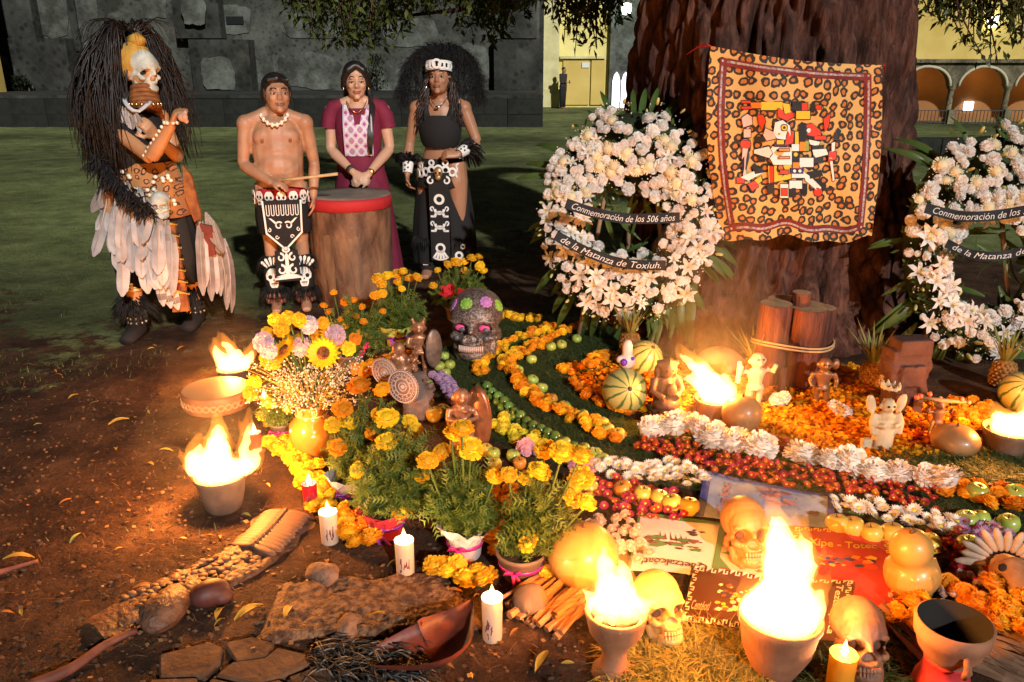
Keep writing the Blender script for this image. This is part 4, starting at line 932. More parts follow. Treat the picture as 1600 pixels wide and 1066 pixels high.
# feathers
mFe = leafmat('pale_feather', (.62, .56, .55), .12, .25, .6, col2=(.42, .35, .33), vs=9); mFq = M('quill', (.5, .42, .35), .5); mFd = leafmat('grey_feather', (.22, .17, .155), .15, .2, .6, col2=(.36, .30, .28), vs=8)
fa = [feather_mesh('feather', [mFe, mFd, mFq], L_, w_, cv) for L_, w_, cv in ((.30, .036, .05), (.26, .033, .08), (.34, .035, .03))]
fd = [feather_mesh('feather', [mFd, mFe, mFq], L_, w_, cv) for L_, w_, cv in ((.30, .034, .05), (.25, .03, .08))]
fb = feather_mesh('feather', [mFe, mFd, mFq], .34, .03, .02, bars=1)
fl = feather_mesh('feather', [mFe, mFd, mFq], .58, .034, .16); fl2 = feather_mesh('feather', [mFd, mFe, mFq], .60, .034, .18)
for (v0, n, us, ue, ms, dy0, tl) in ((262, 9, 172, 205, fd, .0, .5), (285, 11, 178, 215, fa, -.10, .42), (310, 12, 172, 240, fa, -.17, .30), (340, 13, 178, 258, fa, -.22, .18), (362, 10, 195, 268, fa, -.25, .1)):
    for i in range(n):
        t = i/(n-1); u = us+(ue-us)*t+R.uniform(-3, 3); dy = dy0-.12*t+R.uniform(-.02, .02)
        ang = -tl*(1-t)+R.uniform(-.08, .08)
        put('feather', R.choice(ms), P1, (xl(u, v0, dy), dy, zl(v0+R.uniform(-6, 10), dy)), (radians(-6)+R.uniform(-.1, .1), -ang if False else ang*-1, R.uniform(-.7, .7)), R.uniform(.9, 1.1))
for i in range(3): put('feather', fb, P1, (xl(262+i*5), -.33, zl(372+i*4)), (-.05, -.12-.05*i, .1*i))
for i in range(9): put('feather', fl if i % 2 else fl2, P1, (xl(312+i*2.4), -.06+.02*i, zl(338+i*5)), (R.uniform(-.2, .1), .10-.055*i, radians(25)-.1*i), R.uniform(.66, .82))
for i in range(4): put('feather', R.choice(fd), P1, (xl(322+i*3), -.04, zl(330+i*4)), (0, -.15, .5), .8)
for i in range(7): put('feather', R.choice(fd+fa), P1, (xl(228+i*4.5), -.16-.01*i, zl(163+i*1.5)), (.1, .35-.12*i, 0), .42)
# legs: pale bands, fur anklets, rattle shoes
mSilv = M('tin_rattles', (.42, .42, .40), .35, metal=.8, col2=(.12, .12, .11), vs=60)
for x, y in ((-.12, -.08), (.16, .16)):
    q = MB()
    for zz in (.315, .335, .355): q.tube([(x+.058*cos(a), y+.058*sin(a), zz) for a in [2*pi*i/16 for i in range(17)]], .010, 6)
    q.build('leg_band', M('pale_straw_band', (.62, .50, .28), .7), P1)
    q = MB()
    for i in range(260):
        a = R.uniform(0, 2*pi); p0 = V((x+.05*cos(a), y+.05*sin(a), R.uniform(.20, .27))); d = V((cos(a)*R.uniform(.6, 1.3), sin(a)*R.uniform(.6, 1.3), -R.uniform(.1, 1))); strand(q, [p0, p0+d*.05, p0+d*.085+V((0, 0, -.03))], .005, 3)
    q.build('fur_anklet', mFur, P1)
    q = MB(); q.tube([(x, y+.045, .045), (x, y-.02, .055), (x, y-.10, .04), (x, y-.185, .028)], [(.045, .045), (.052, .055), (.054, .042), (.042, .028)], 12); q.lathe([(.045, .05), (.05, .1), (.05, .17), (.044, .18)], 12, c=(x, y, 0)); sh = q.build('shoe', mBlackC, P1)
    q = MB()
    for i in range(30):
        a = 2*pi*i/10; q.ell((x+.055*cos(a), y+.055*sin(a), .10+.03*(i//10)), (.011, .011, .013), 6, 5)
    q.build('tin_rattles', mSilv, sh)
# ================================================================ FLOWERS, FRUIT, POTS
mMarO = leafmat('marigold_orange', (.88, .36, .014), .18, .3, .6); mMarY = leafmat('marigold_yellow', (.92, .56, .025), .16, .3, .6)
mGreenSt = leafmat('flower_stem', (.09, .14, .03), .15, .15)
mWhiteP = leafmat('white_petal', (.85, .82, .78), .08, .3, .55); mCream = leafmat('cream_petal', (.84, .74, .50), .08, .3, .55); mYelP = leafmat('yellow_petal', (.86, .68, .12), .08, .3, .55)
mPink = leafmat('pink_petal', (.74, .42, .52), .12, .3, .55); mRedP = leafmat('crimson_petal', (.50, .03, .03), .2, .2, .5); mMag = leafmat('magenta_petal', (.62, .05, .12), .15, .3, .5); mLil = leafmat('lilac_petal', (.52, .32, .52), .15, .3, .6)
mDisc = M('flower_disc', (.75, .42, .03), .8, rnd=.1); mDiscY = M('yellow_disc', (.72, .55, .06), .8)
def pom(name, mats, r=.03, rings=((-.1, 17, 1.0), (.22, 16, 1.0), (.52, 14, .95), (.82, 11, .9), (1.12, 8, .85), (1.42, 4, .8)), pw=.36, ruffle=.2, seed=1, h=.75):
    q = MB(); rr = random.Random(seed); q.ell((0, 0, r*.12), (r*.74, r*.74, r*.58), 8, 5, 0)
    for (el, n, rad) in rings:
        for k in range(n):
            a = 2*pi*(k+rr.random()*.6)/n; e = el+rr.uniform(-.12, .12); d = V((cos(a)*cos(e), sin(a)*cos(e), sin(e)*h)); s = V((-sin(a), cos(a), 0)); L = r*rad*rr.uniform(.9, 1.12); w = r*pw*rad**.3; mi = 1 if len(mats) > 1 and el > .75 else 0
            base = V((0, 0, r*.1)); tip = base+d*max(L, r*.75); up = V((0, 0, 1)); mid = base+d*r*.4
            q.add([mid-s*w*.35, mid+s*w*.35, tip+s*w*.5+up*rr.uniform(-1, 1)*r*ruffle*.4, tip-s*w*.5+up*rr.uniform(-1, 1)*r*ruffle*.4], [(0, 1, 2, 3)], mi)
    return q.mesh(name, mats, False)
MARO = [pom('marigold', [mMarO], .034, seed=i) for i in range(3)]; MARY = [pom('marigold', [mMarY], .034, seed=i+5) for i in range(3)]
fullr = ((-.2, 24, 1.0), (.08, 24, 1.0), (.34, 22, 1.0), (.6, 19, .97), (.85, 15, .95), (1.1, 11, .92), (1.4, 6, .9))
MUM = [pom('chrysanthemum', [m_], .05, fullr, .24, .15, seed=i, h=.8) for i, m_ in enumerate((mWhiteP, mWhiteP, leafmat('pinkish_petal', (.84, .77, .73), .10, .3, .55)))]
SPIDER = pom('chrysanthemum', [mCream, mYelP], .055, ((0, 22, 1.05), (.2, 20, 1.0), (.45, 14, .8), (.85, 9, .6), (1.3, 5, .5)), .16, .1, seed=9, h=.5)
def daisy(name, mats, r=.02, n=13, rows=1, seed=0):
    q = MB(); rr = random.Random(seed)
    for row in range(rows):
        for k in range(n):
            a = 2*pi*(k+row*.5)/n; e = .18+.3*row+rr.uniform(-.08, .08); d = V((cos(a)*cos(e), sin(a)*cos(e), sin(e))); s = V((-sin(a), cos(a), 0)); L = r*(1-.15*row)
            q.add([d*L*.25, d*L*.65+s*L*.17, d*L, d*L*.65-s*L*.17], [(0, 1, 2, 3)], 0)
    q.ell((0, 0, r*.1), (r*.27, r*.27, r*.16), 8, 4, 1); return q.mesh(name, mats, False)
DWH = daisy('daisy', [mWhiteP, mDiscY], .026, 15, 2); DRE = daisy('daisy', [mRedP, mDisc], .019, 12, 2, 3); DMA = daisy('daisy', [mMag, mDiscY], .022, 13, 2, 4); DLI = daisy('daisy', [mLil, mMag], .024, 13, 2, 4)
DRO = daisy('daisy', [leafmat('rust_petal', (.60, .12, .02), .2, .2, .5), mDisc], .019, 12, 2, 6)
def lily(name, mats, r=.07):
    q = MB()
    for k in range(6):
        a = 2*pi*k/6; e0 = .75 if k % 2 else .62; d = V((cos(a), sin(a), 0)); s = V((-sin(a), cos(a), 0)); up = V((0, 0, 1)); w = r*(.24 if k % 2 else .18)
        P = [(0, 0), (.35, .34), (.72, .44), (1.0, .34)]; ww = [.12, .9, .8, .05]; vs = []
        for (x, z), wq in zip(P, ww): c = d*x*r+up*z*r; vs += [c-s*w*wq+up*r*.05*wq, c, c+s*w*wq+up*r*.05*wq]
        fs = [(i*3+j, i*3+j+1, i*3+j+4, i*3+j+3) for i in range(3) for j in range(2)]; q.add(vs, fs, 0)
    for k in range(5): a = 2*pi*k/5; q.tube([(0, 0, .1*r), (.2*r*cos(a), .2*r*sin(a), .62*r)], [.02*r, .03*r], 4, 1)
    return q.mesh(name, mats)
LILY = lily('lily', [mWhiteP, mDiscY]); LILYC = lily('lily', [leafmat('blush_petal', (.82, .72, .66), .08, .3, .5), mDiscY])
BUD = MB().ell((0, 0, .02), (.011, .011, .03), 8, 6).mesh('bud', leafmat('lily_bud', (.62, .62, .25), .15, .2))
def upto(n, a=0.0):
    """rotation that carries +Z to n, spun by a"""
    return (V(n).to_track_quat('Z', 'Y').to_matrix().to_4x4() @ rotz(a))
def garland(name, label, pts, meshes, sp=.05, rows=2, width=.03, size=1.0, z=.028, group=None, cat='garland', child='marigold', jit=.012):
    P0 = [G(u, v) for u, v in pts]; L = sum((P0[i+1]-P0[i]).length for i in range(len(P0)-1)); n = max(2, int(L/sp)); P = spline(P0, n)
    o = thing(name, label, cat, P[n//2], group=group); o_ = V(P[n//2])
    for i, p in enumerate(P):
        t = (P[min(i+1, n)]-P[max(i-1, 0)]).normalized(); s = V((-t.y, t.x, 0))
        for r in range(rows):
            off = (r-(rows-1)/2)*width*1.7+R.gauss(0, jit)
            put(child, R.choice(meshes), o, p+s*off+t*R.gauss(0, jit)-o_+V((0, 0, z+R.uniform(-.004, .014))), upto((R.gauss(0, .35), R.gauss(-.25, .35), 1), R.uniform(0, 6)), size*R.uniform(.8, 1.15))
    q = MB(); q.tube([p-o_+V((0, 0, .012)) for p in P], .008, 5); q.build('cord', mGreenSt, o)
    return o
# ---- fruit
def ORD(k): return ('first', 'second', 'third', 'fourth', 'fifth', 'sixth', 'seventh', 'eighth', 'ninth', 'tenth', 'eleventh', 'twelfth', 'thirteenth', 'fourteenth')[k]+' from left'
mApG = M('green_apple_skin', (.28, .36, .055), .32, col2=(.42, .46, .10), vs=20, rnd=.2, coat=.3, sss=.05); mApY = M('yellow_guava_skin', (.66, .46, .07), .34, col2=(.48, .42, .07), vs=14, rnd=.18, coat=.25, sss=.05)
mApO = M('orange_fruit_skin', (.70, .26, .03), .4, col2=(.6, .33, .05), vs=14, rnd=.15, coat=.2); mChay = M('green_cucumber_skin', (.085, .17, .028), .3, col2=(.15, .25, .05), vs=12, rnd=.25, coat=.4); mStalk = M('stalk', (.08, .045, .02), .8)
def apple(mats):
    q = MB(); q.lathe([(0, .004), (.010, .001), (.018, .003), (.028, .014), (.032, .030), (.029, .045), (.018, .054), (.008, .052), (0, .046)], 14); q.tube([(0, 0, .046), (.002, 0, .060)], .0018, 5, 1); return q.mesh('fruit', mats)
APG, APY, APO = apple([mApG, mStalk]), apple([mApY, mStalk]), apple([mApO, mStalk])
CHY = MB().tube([(-.042, 0, .024), (-.036, 0, .024), (-.02, 0, .025), (.005, 0, .025), (.028, 0, .024), (.040, 0, .024), (.044, 0, .024)], [.004, .014, .022, .024, .020, .010, .003], 12).mesh('fruit', mChay)
def fruit(u, v, me, label, name='apple', cat='apple', group=None, sc=1.0, rz=None, z=0.0, lie=True):
    p = G(u, v, .03); put(name, me, None, (p.x, p.y, z), (R.uniform(-.35, .35) if lie else 0, R.uniform(-.35, .35) if lie else 0, R.uniform(0, 6) if rz is None else rz), sc*R.uniform(.92, 1.08), label=label, cat=cat, group=group)
# ---- pots, foliage
mSoil = M('dark_soil', (.03, .018, .012), .95, bump=1, bs=60, dist=.01)
mFol = leafmat('marigold_leaf', (.12, .17, .030), .1, .35, .5, col2=(.21, .26, .055), vs=6)
def foliage(q, c, rx, ry, h, n, rr, base=None):
    base = V(base) if base else V((c[0], c[1], 0))
    for k in range(n):
        a = rr.uniform(0, 2*pi); el = rr.random()**.5; tip = V((c[0]+rx*cos(a)*el, c[1]+ry*sin(a)*el, c[2]+h*(1-el*el*.7)*rr.uniform(.3, 1)))
        P = spline([base+V((cos(a), sin(a), 0))*.02, base.lerp(tip, .5)+V((0, 0, .03)), tip], 5); q.tube(P, [.0035, .003, .0028, .0024, .002, .0012], 4, 1)
        for j in range(10):
            t = rr.uniform(.25, 1.0); i = min(4, int(t*5)); p = P[i].lerp(P[i+1], t*5-i); d = V((rr.gauss(0, 1), rr.gauss(0, 1), rr.gauss(.25, .6))).normalized(); L = rr.uniform(.035, .065)
            s0 = d.cross(V((rr.gauss(0, 1), rr.gauss(0, 1), 1))).normalized()
            for m_ in range(4):       # feather-cut leaflets
                b = p+d*L*m_/4; 
                for sg in (-1, 1):
                    e = (d*.7+s0*sg).normalized(); w = d*.0042; q.add([b-w, b+w, b+e*L*.36], [(0, 1, 2)], 0)
            q.add([p-s0*.0012, p+s0*.0012, p+d*L], [(0, 1, 2)], 0)
def potted(name, label, u, v, blooms, potm, ribbon=None, pr=.072, ph=.12, fol=None, nf=60, paper=None, bsz=1.05, mesh=None, seed=0, pot=True, cat='potted plant', dy=.08):
    """potted marigold whose flower heads are given by sight lines"""
    rr = random.Random(seed); b = G(u, v); b.y += pr; o = thing(name, label, cat, b, group='marigold plants round the altar')
    if pot:
        q = MB(); q.lathe([(0, .004), (pr*.72, .0), (pr*.78, .006), (pr*.95, ph*.8), (pr*1.04, ph*.86), (pr*1.05, ph), (pr*.96, ph), (pr*.92, ph*.86), (0, ph*.8)], 20, wob=(lambda w, z: 1+.035*sin(w*7+z*60)+.03*sin(w*13)) if paper else None); pt = q.build('pot', potm, o)
        MB().lathe([(0, ph*.90), (pr*.6, ph*.885), (pr*.93, ph*.86)], 16).build('soil', mSoil, pt)
        if paper:
            q = MB(); n = 22; vs = []
            for i in range(4):
                for j in range(n): a = 2*pi*j/n; r = pr*(1.0+.10*i+.10*rr.random()*i); vs.append((r*cos(a), r*sin(a), ph*(.7+.16*i)+rr.uniform(-.012, .014)))
            q.add(vs, [(i*n+j, i*n+(j+1) % n, (i+1)*n+(j+1) % n, (i+1)*n+j) for i in range(3) for j in range(n)]); q.build('paper_wrap', paper, pt, smooth=False)
        if ribbon:
            q = MB(); q.lathe([(pr*.905, ph*.48), (pr*.93, ph*.47), (pr*.96, ph*.60), (pr*.94, ph*.60)], 20); rb = q.build('ribbon', ribbon, pt)
            q = MB(); c = V((-.35*pr, -.9*pr, ph*.55))
            for sg in (-1, 1): q.tube([c, c+V((sg*.022, -.008, .014)), c+V((sg*.03, -.006, 0)), c], [(.007, .002)]*4, 6); q.tube([c, c+V((sg*.012+.015, -.01, -.03)), c+V((sg*.02+.03, -.006, -.06))], [(.006, .0015)]*3, 6)
            q.build('bow', ribbon, rb)
    q = MB(); fx = [AT(p[0], p[1], b.y)-b for p in (fol or [(x[0], x[1]) for x in blooms])]
    cx_ = sum(p.x for p in fx)/len(fx); zt_ = max(p.z for p in fx); hw = max(abs(p.x-cx_) for p in fx)
    foliage(q, (cx_, 0, ph*.85 if pot else .02), hw*1.2, hw*.85, (zt_-ph*.85)*.98, int(nf*2.0), rr, (0, 0, ph*.8 if pot else 0)); fo = q.build('foliage', [mFol, mGreenSt], o); fo['kind'] = 'stuff'
    for bl in blooms:
        yy = b.y+rr.uniform(-dy, dy*.4); p = AT(bl[0], bl[1], yy)-b; me = (mesh or MARY) if len(bl) < 4 else bl[3]; s = (bl[2] if len(bl) > 2 else 1)*bsz
        f = put('bloom', rr.choice(me), o, p, upto((rr.gauss(0, .3), -.45+rr.gauss(0, .2), 1), rr.uniform(0, 6)), s*rr.uniform(.9, 1.1))
        q = MB(); q.tube(spline([V((0, 0, ph*.8 if pot else 0)), V((p.x*.6, p.y*.6, p.z*.5+.03)), p-V((0, 0, .008))], 6), [.004]*7, 4); q.build('stem', mGreenSt, o)
    return o
# ================================================================ FIRE
def firemat(name, strength, col=(1, .40, .075)):
    m = bpy.data.materials.new(name); m.use_nodes = True; N = m.node_tree.nodes; L = m.node_tree.links
    N.remove(N['Principled BSDF']); out = N['Material Output']; e = N.new('ShaderNodeEmission'); e.inputs[0].default_value = (*col, 1); e.inputs[1].default_value = strength
    L.new(e.outputs[0], out.inputs['Volume']); return m
mFlame = firemat('flame_core_gas', 95, (1, .46, .14)); mFlameO = firemat('flame_edge_gas', 20, (1, .30, .035)); mCFl = firemat('candle_flame_gas', 700, (1, .5, .15))
mEmber = M('embers', (1, .30, .05), .9, emit=6)
FIREC = (1.0, .35, .06)
def light(nm, par, loc, W, r=.04, col=FIREC):
    l = bpy.data.lights.new(nm, 'POINT'); l.energy = W; l.color = col; l.shadow_soft_size = r
    o = bpy.data.objects.new(nm, l); COL.objects.link(o); o.parent = par; o.location = loc; return o
def flame(par, tongues, W, lz):
    """tongues: lists of (x, y, z, r) from the bowl upward"""
    q = MB()
    for t in tongues: q.tube([(a, b, c) for a, b, c, r in t], [max(.003, r) for a, b, c, r in t], 12); q.ell(t[0][:3], t[0][3])
    me = bake(q, 'flame', mFlame, .006, 2); fo = put('flame', me, par)
    for w in me.vertices: n_ = noise.noise_vector(w.co*24+V((W, 0, 0)))*.010+noise.noise_vector(w.co*60+V((W, 0, 0)))*.004; w.co += V((n_.x, n_.y, n_.z*1.6))
    q = MB(); rr = random.Random(len(tongues)*7+int(W))
    for t in tongues:
        k = len(t)-1
        q.tube([(a+rr.uniform(-.004, .004), b, c+.05*(i/k)**2) for i, (a, b, c, r) in enumerate(t)], [max(.003, r*1.06+.003) for a, b, c, r in t], 12); q.ell(t[0][:3], t[0][3]*1.05)
        for _ in range(5):      # thin licks thrown off the side
            i = rr.randrange(1, k+1); a, b, c, r = t[i]; s = rr.choice((-1, 1)); q.tube([(a+s*r*.6, b, c-.02), (a+s*(r+.012), b+rr.uniform(-.01, .01), c+.03), (a+s*(r+.010), b, c+.065), (a+s*(r+.016), b, c+.095)], [.014, .010, .005, .002], 8)
    put('flame_edge', bake(q, 'flame', mFlameO, .007, 2), fo)
    light('fire_light', par, lz, W)
mClay = M('red_clay', (.33, .145, .075), .75, col2=(.22, .085, .045), vs=12, bump=.4, bs=50); mClayG = M('sooty_clay', (.20, .125, .085), .8, col2=(.09, .055, .04), vs=9, bump=.4, bs=50); mSoot = M('soot', (.012, .010, .009), .9, bump=.5, bs=60)
def bowl(name, label, loc, prof, mat, cat='fire bowl', group='fire bowls on the altar', inner=None, cls=22):
    o = thing(name, label, cat, loc, group=group); q = MB(); q.lathe(prof, 32, wob=lambda w, z: 1+.012*sin(w*3+z*20)); bd = q.build('bowl', mat, o)
    r, z = prof[-1]
    q = MB(); q.ell((0, 0, z), (r*.98, r*.98, r*.10), 16, 6); q.build('charcoal', mSoot, o)
    rr = random.Random(cls)
    for i in range(16):
        a = rr.uniform(0, 6.28); d = r*rr.random()**.5*.95; MB().ell((0, 0, 0), (rr.uniform(.008, .016), rr.uniform(.008, .014), .009), 6, 5).build('ember', mEmber, o, (d*cos(a), d*sin(a), z+.010))
    return o
gc = lambda R0, H, foot=.7: [(0, .002), (R0*foot, 0), (R0*(foot+.04), .008), (R0*.88, H*.45), (R0*.98, H*.82), (R0*1.05, H*.90), (R0*1.05, H*.985), (R0*1.0, H), (R0*.93, H*.97), (R0*.88, H*.80)]
# ================================================================ FIRE BOWLS AND CANDLES
p = G(338, 812); A = bowl('fire_bowl', 'clay fire bowl with tall blazing flame alone on the dirt, left of the vase', (p.x, p.y+.09, 0), gc(.092, .145), mClayG)
flame(A, [[(0, 0, .12, .075), (-.01, 0, .17, .07), (.0, 0, .24, .05), (.015, 0, .31, .028), (.01, 0, .345, .010)], [(-.05, 0, .14, .05), (-.085, 0, .19, .045), (-.085, 0, .235, .024), (-.06, 0, .262, .008)],
          [(.06, 0, .14, .035), (.10, 0, .19, .026), (.105, 0, .25, .020), (.12, 0, .31, .013), (.145, 0, .375, .004)], [(.05, .01, .16, .04), (.13, .0, .19, .03), (.15, 0, .235, .014), (.17, 0, .26, .004)]], 78, (0, 0, .30))
p = G(362, 600); A = bowl('fire_bowl', 'small clay fire bowl burning behind the flower vase', (p.x, p.y+.05, 0), gc(.085, .075), mClayG)
flame(A, [[(0, 0, .07, .065), (-.04, 0, .10, .045), (-.075, 0, .15, .028), (-.085, 0, .2, .008)], [(.02, 0, .08, .05), (.02, 0, .13, .04), (-.01, 0, .19, .024), (-.04, 0, .225, .007)], [(.05, 0, .08, .04), (.09, 0, .13, .028), (.12, 0, .17, .006)]], 34, (0, 0, .18))
p = G(1122, 668); A = bowl('fire_bowl', 'clay fire bowl with leaning flame on the orange petals', (p.x, p.y+.08, 0), gc(.098, .12), mClay)
flame(A, [[(.02, 0, .11, .075), (-.02, 0, .16, .07), (-.06, 0, .22, .05), (-.10, 0, .27, .036), (-.15, 0, .305, .018), (-.19, 0, .34, .004)], [(.05, 0, .12, .05), (.06, 0, .17, .03), (.03, 0, .23, .016), (.02, 0, .26, .004)], [(-.06, 0, .17, .04), (-.12, 0, .21, .024), (-.17, 0, .225, .004)]], 52, (-.02, 0, .26))
p = G(1590, 728); A = bowl('fire_bowl', 'dark clay fire bowl with low flame at the right edge', (p.x, p.y+.1, 0), gc(.105, .13), mClayG)
flame(A, [[(0, 0, .12, .075), (-.02, 0, .15, .06), (-.06, 0, .18, .03), (-.09, 0, .205, .006)], [(.04, 0, .13, .05), (.05, 0, .18, .035), (.06, 0, .24, .008)]], 26, (0, 0, .22))
E_ = V((G(952, 1082).x+.02, G(952, 1082).y+.075, 0))
A = bowl('fire_goblet', 'clay goblet burning in front of the wood bundle', E_, [(0, .002), (.062, 0), (.060, .012), (.038, .035), (.034, .075), (.048, .11), (.074, .15), (.083, .195), (.088, .21), (.080, .215), (.070, .20)], mClay)
flame(A, [[(.0, 0, .19, .060), (-.015, 0, .24, .05), (-.03, 0, .30, .034), (-.04, 0, .37, .016), (-.045, 0, .415, .004)], [(.03, 0, .20, .05), (.02, 0, .27, .035), (.01, 0, .34, .018), (.0, 0, .38, .004)], [(.04, 0, .20, .045), (.075, 0, .225, .026), (.11, 0, .24, .006)], [(-.04, 0, .21, .03), (-.075, 0, .25, .016), (-.095, 0, .275, .005)]], 34, (0, 0, .30))
p = G(1226, 1092); A = bowl('fire_bowl', 'big clay bowl with the tallest flame among the skulls', (p.x, p.y+.10, 0), gc(.108, .20, .5), mClay)
flame(A, [[(0, 0, .19, .092), (.0, 0, .235, .09), (.005, 0, .285, .062), (-.01, 0, .34, .052), (-.02, 0, .40, .046), (-.035, 0, .45, .032), (-.05, 0, .485, .014), (-.06, 0, .51, .004)], [(.06, 0, .20, .05), (.09, 0, .24, .028), (.10, 0, .27, .006)], [(-.06, 0, .2, .05), (-.085, 0, .235, .024), (-.09, 0, .26, .005)], [(.02, 0, .3, .045), (.045, 0, .36, .035), (.04, 0, .41, .020), (.02, 0, .45, .004)]], 48, (0, 0, .36))
# candles: thin cups of waxy glass, lit from inside
def waxmat(name, col, t=.55):
    m = bpy.data.materials.new(name); m.use_nodes = True; N = m.node_tree.nodes; L = m.node_tree.links; b = N['Principled BSDF']; b.inputs['Base Color'].default_value = (*col, 1); b.inputs['Roughness'].default_value = .3
    tl = N.new('ShaderNodeBsdfTranslucent'); tl.inputs[0].default_value = (*col, 1); mx = N.new('ShaderNodeMixShader'); mx.inputs[0].default_value = t
    L.new(b.outputs[0], mx.inputs[1]); L.new(tl.outputs[0], mx.inputs[2]); L.new(mx.outputs[0], N['Material Output'].inputs[0]); return m
mWax = waxmat('white_wax', (.80, .70, .60)); mWaxR = waxmat('red_glass', (.55, .04, .06)); mWaxY = waxmat('yellow_glass', (.80, .50, .06))
mInk = M('label_ink', (.25, .05, .06), .6)
def candle(u, v, label, mat, r=.030, h=.125, tilt=(0, 0), W=3.4, ink=True):
    p = G(u, v); o = thing('candle', label, 'candle', (p.x, p.y+r, 0), group='candles along the altar', rot=(tilt[0], tilt[1], R.uniform(-.3, .3)))
    MB().lathe([(0, .001), (r*.9, 0), (r*.94, .004), (r, h*.97), (r*1.03, h), (r*1.0, h), (r*.93, h*.975), (r*.91, h*.90), (r*.85, h*.885), (0, h*.88)], 24).build('cup', mat, o)
    MB().tube([(0, 0, h*.88), (.001, 0, h*.94)], .0015, 5).build('wick', mSoot, o)
    MB().lathe([(0, -.004), (.007, .002), (.0105, .013), (.008, .028), (.0035, .044), (0, .056)], 12, c=(0, 0, h*.95)).build('flame', mCFl, o)
    light('candle_light', o, (0, 0, h*.95+.016), W, .008, (1, .56, .24))
    if ink:
        q = MB()
        for i in range(7):
            a = -pi/2+R.uniform(-.5, .5); z = R.uniform(.2, .5)*h; q.tube([((r*.962)*cos(a+k*.05), (r*.962)*sin(a+k*.05), z+k*R.uniform(-.006, .012)) for k in range(4)], .0016, 4)
        q.build('printed_label', mInk, o)
candle(484, 802, 'red glass candle burning beside the grey flower pot', mWaxR, .028, .115)
candle(513, 855, 'short white candle before the red-wrapped pot', mWax, .032, .125)
candle(632, 907, 'white candle on the dirt left of the white-wrapped pot', mWax, .032, .135)
candle(769, 1008, 'tall white candle nearest the camera, by the wood bundle', mWax, .031, .145, W=4.5)
candle(1317, 1098, 'yellow glass candle before the front skull', mWaxY, .036, .13, W=2.0, ink=False)
candle(398, 712, 'red glass candle behind the blazing bowl, left of the vase', mWaxR, .028, .10, ink=False)
candle(416, 668, 'thin yellow candle among the flowers left of the vase', mWaxY, .02, .15, ink=False, W=1.0)

# ================================================================ DRUMS
mDr = M('drum_wood', (.075, .036, .022), .55, col2=(.24, .125, .07), vs=7, bump=1, bs=16, stretch=(1, 1, .5), dist=.02)
mHide = M('drum_skin', (.28, .24, .20), .5, col2=(.15, .125, .105), vs=4)
Dp = V((G(543, 486).x, G(546, 486).y+.30, 0)); dr = thing('upright_drum', 'tall carved wooden drum with red rim and pale skin', 'drum', Dp)
q = MB(); q.lathe([(.25, .0), (.275, .02), (.285, .2), (.29, .45), (.288, .70), (.283, .765)], 48, wob=lambda w, z: 1+.010*noise.noise(V((cos(w)*3, sin(w)*3, z*6)))+.006*noise.noise(V((cos(w)*9, sin(w)*9, z*16)))); q.build('shell', mDr, dr)
q = MB(); q.lathe([(.287, .690), (.300, .694), (.303, .745), (.297, .775), (.288, .772)], 48, wob=lambda w, z: 1+.006*sin(w*30)); q.build('red_rim', mRed, dr)
q = MB(); q.lathe([(.296, .774), (.285, .786), (.2, .783), (0, .781)], 48); q.build('skin', mHide, dr)
for i in range(4):
    q = MB(); a0 = radians(-150+i*38); vs = []
    for zz, wd in ((.12, .10), (.30, .13), (.52, .12)):
        for k in range(5): a = a0+wd*2*(k/4-.5)+.05*sin(zz*9); vs.append((.2945*cos(a), .2945*sin(a), zz+R.uniform(-.02, .02)))
    q.add(vs, [(r*5+k, r*5+k+1, r*5+k+6, r*5+k+5) for r in range(2) for k in range(4)]); q.build('carved_panel', M('pale_drum_wood', (.25, .14, .075), .6, col2=(.12, .06, .035), vs=14, stretch=(1, 1, .3), bump=1, bs=20, dist=.01), dr)
p = G(322, 654); wr = thing('frame_drum', 'round flat wooden drum lying on the dirt by the flames', 'drum', (p.x, p.y+.165, 0))
mSl = M('carved_wood', (.36, .17, .075), .6, col2=(.25, .10, .045), vs=14, bump=.6, bs=40); 
MB().lathe([(.155, 0), (.163, .01), (.166, .05), (.165, .085), (.158, .095), (.15, .09), (.15, 0)], 44).build('frame', mSl, wr)
MB().lathe([(.161, .094), (.12, .0965), (.06, .0965), (0, .0965)], 44).build('drum_head', M('drum_head', (.34, .22, .12), .45, col2=(.24, .14, .075), vs=4), wr)
for i in range(13):
    a = radians(200+i*12); q = MB(); q.ring(.012, .018, .006, tr(.164*cos(a), .164*sin(a), .045) @ rotz(a+pi/2) @ FR, n=12); q.ring(.024, .028, .005, tr(.164*cos(a), .164*sin(a), .03) @ rotz(a+pi/2) @ FR, n=8, a0=0, a1=pi); q.build('carved_scroll', M('carving_light', (.5, .27, .13), .6), wr, smooth=False)

# ================================================================ GARLANDS AND ROWS
gl = 'marigold arcs on the altar'
garland('garland', 'outer marigold garland curving past the decorated skull', [(862, 518), (842, 523), (795, 542), (774, 557), (752, 574), (752, 592)], MARO+MARY, .043, 2, .020, .85, group=gl)
garland('garland', 'second marigold garland, the longest arc beside the green apples', [(925, 515), (885, 523), (848, 539), (817, 557), (790, 573), (805, 593), (823, 619), (851, 638), (894, 656), (931, 678), (960, 692)], MARO+MARY[:1], .043, 2, .022, .88, group=gl)
garland('garland', 'inner marigold garland left of the melons', [(880, 584), (913, 582), (930, 571), (944, 560)], MARO+MARY[:1], .043, 2, .022, .88, group=gl)
garland('garland', 'short marigold garland below the melon', [(900, 604), (922, 619), (954, 640), (985, 650)], MARO, .046, 2, .024, .95, group=gl)
garland('garland', 'yellow marigold strip on the grass behind the skull', [(786, 497), (812, 502), (840, 505)], MARY, .046, 2, .026, .9, group=gl)
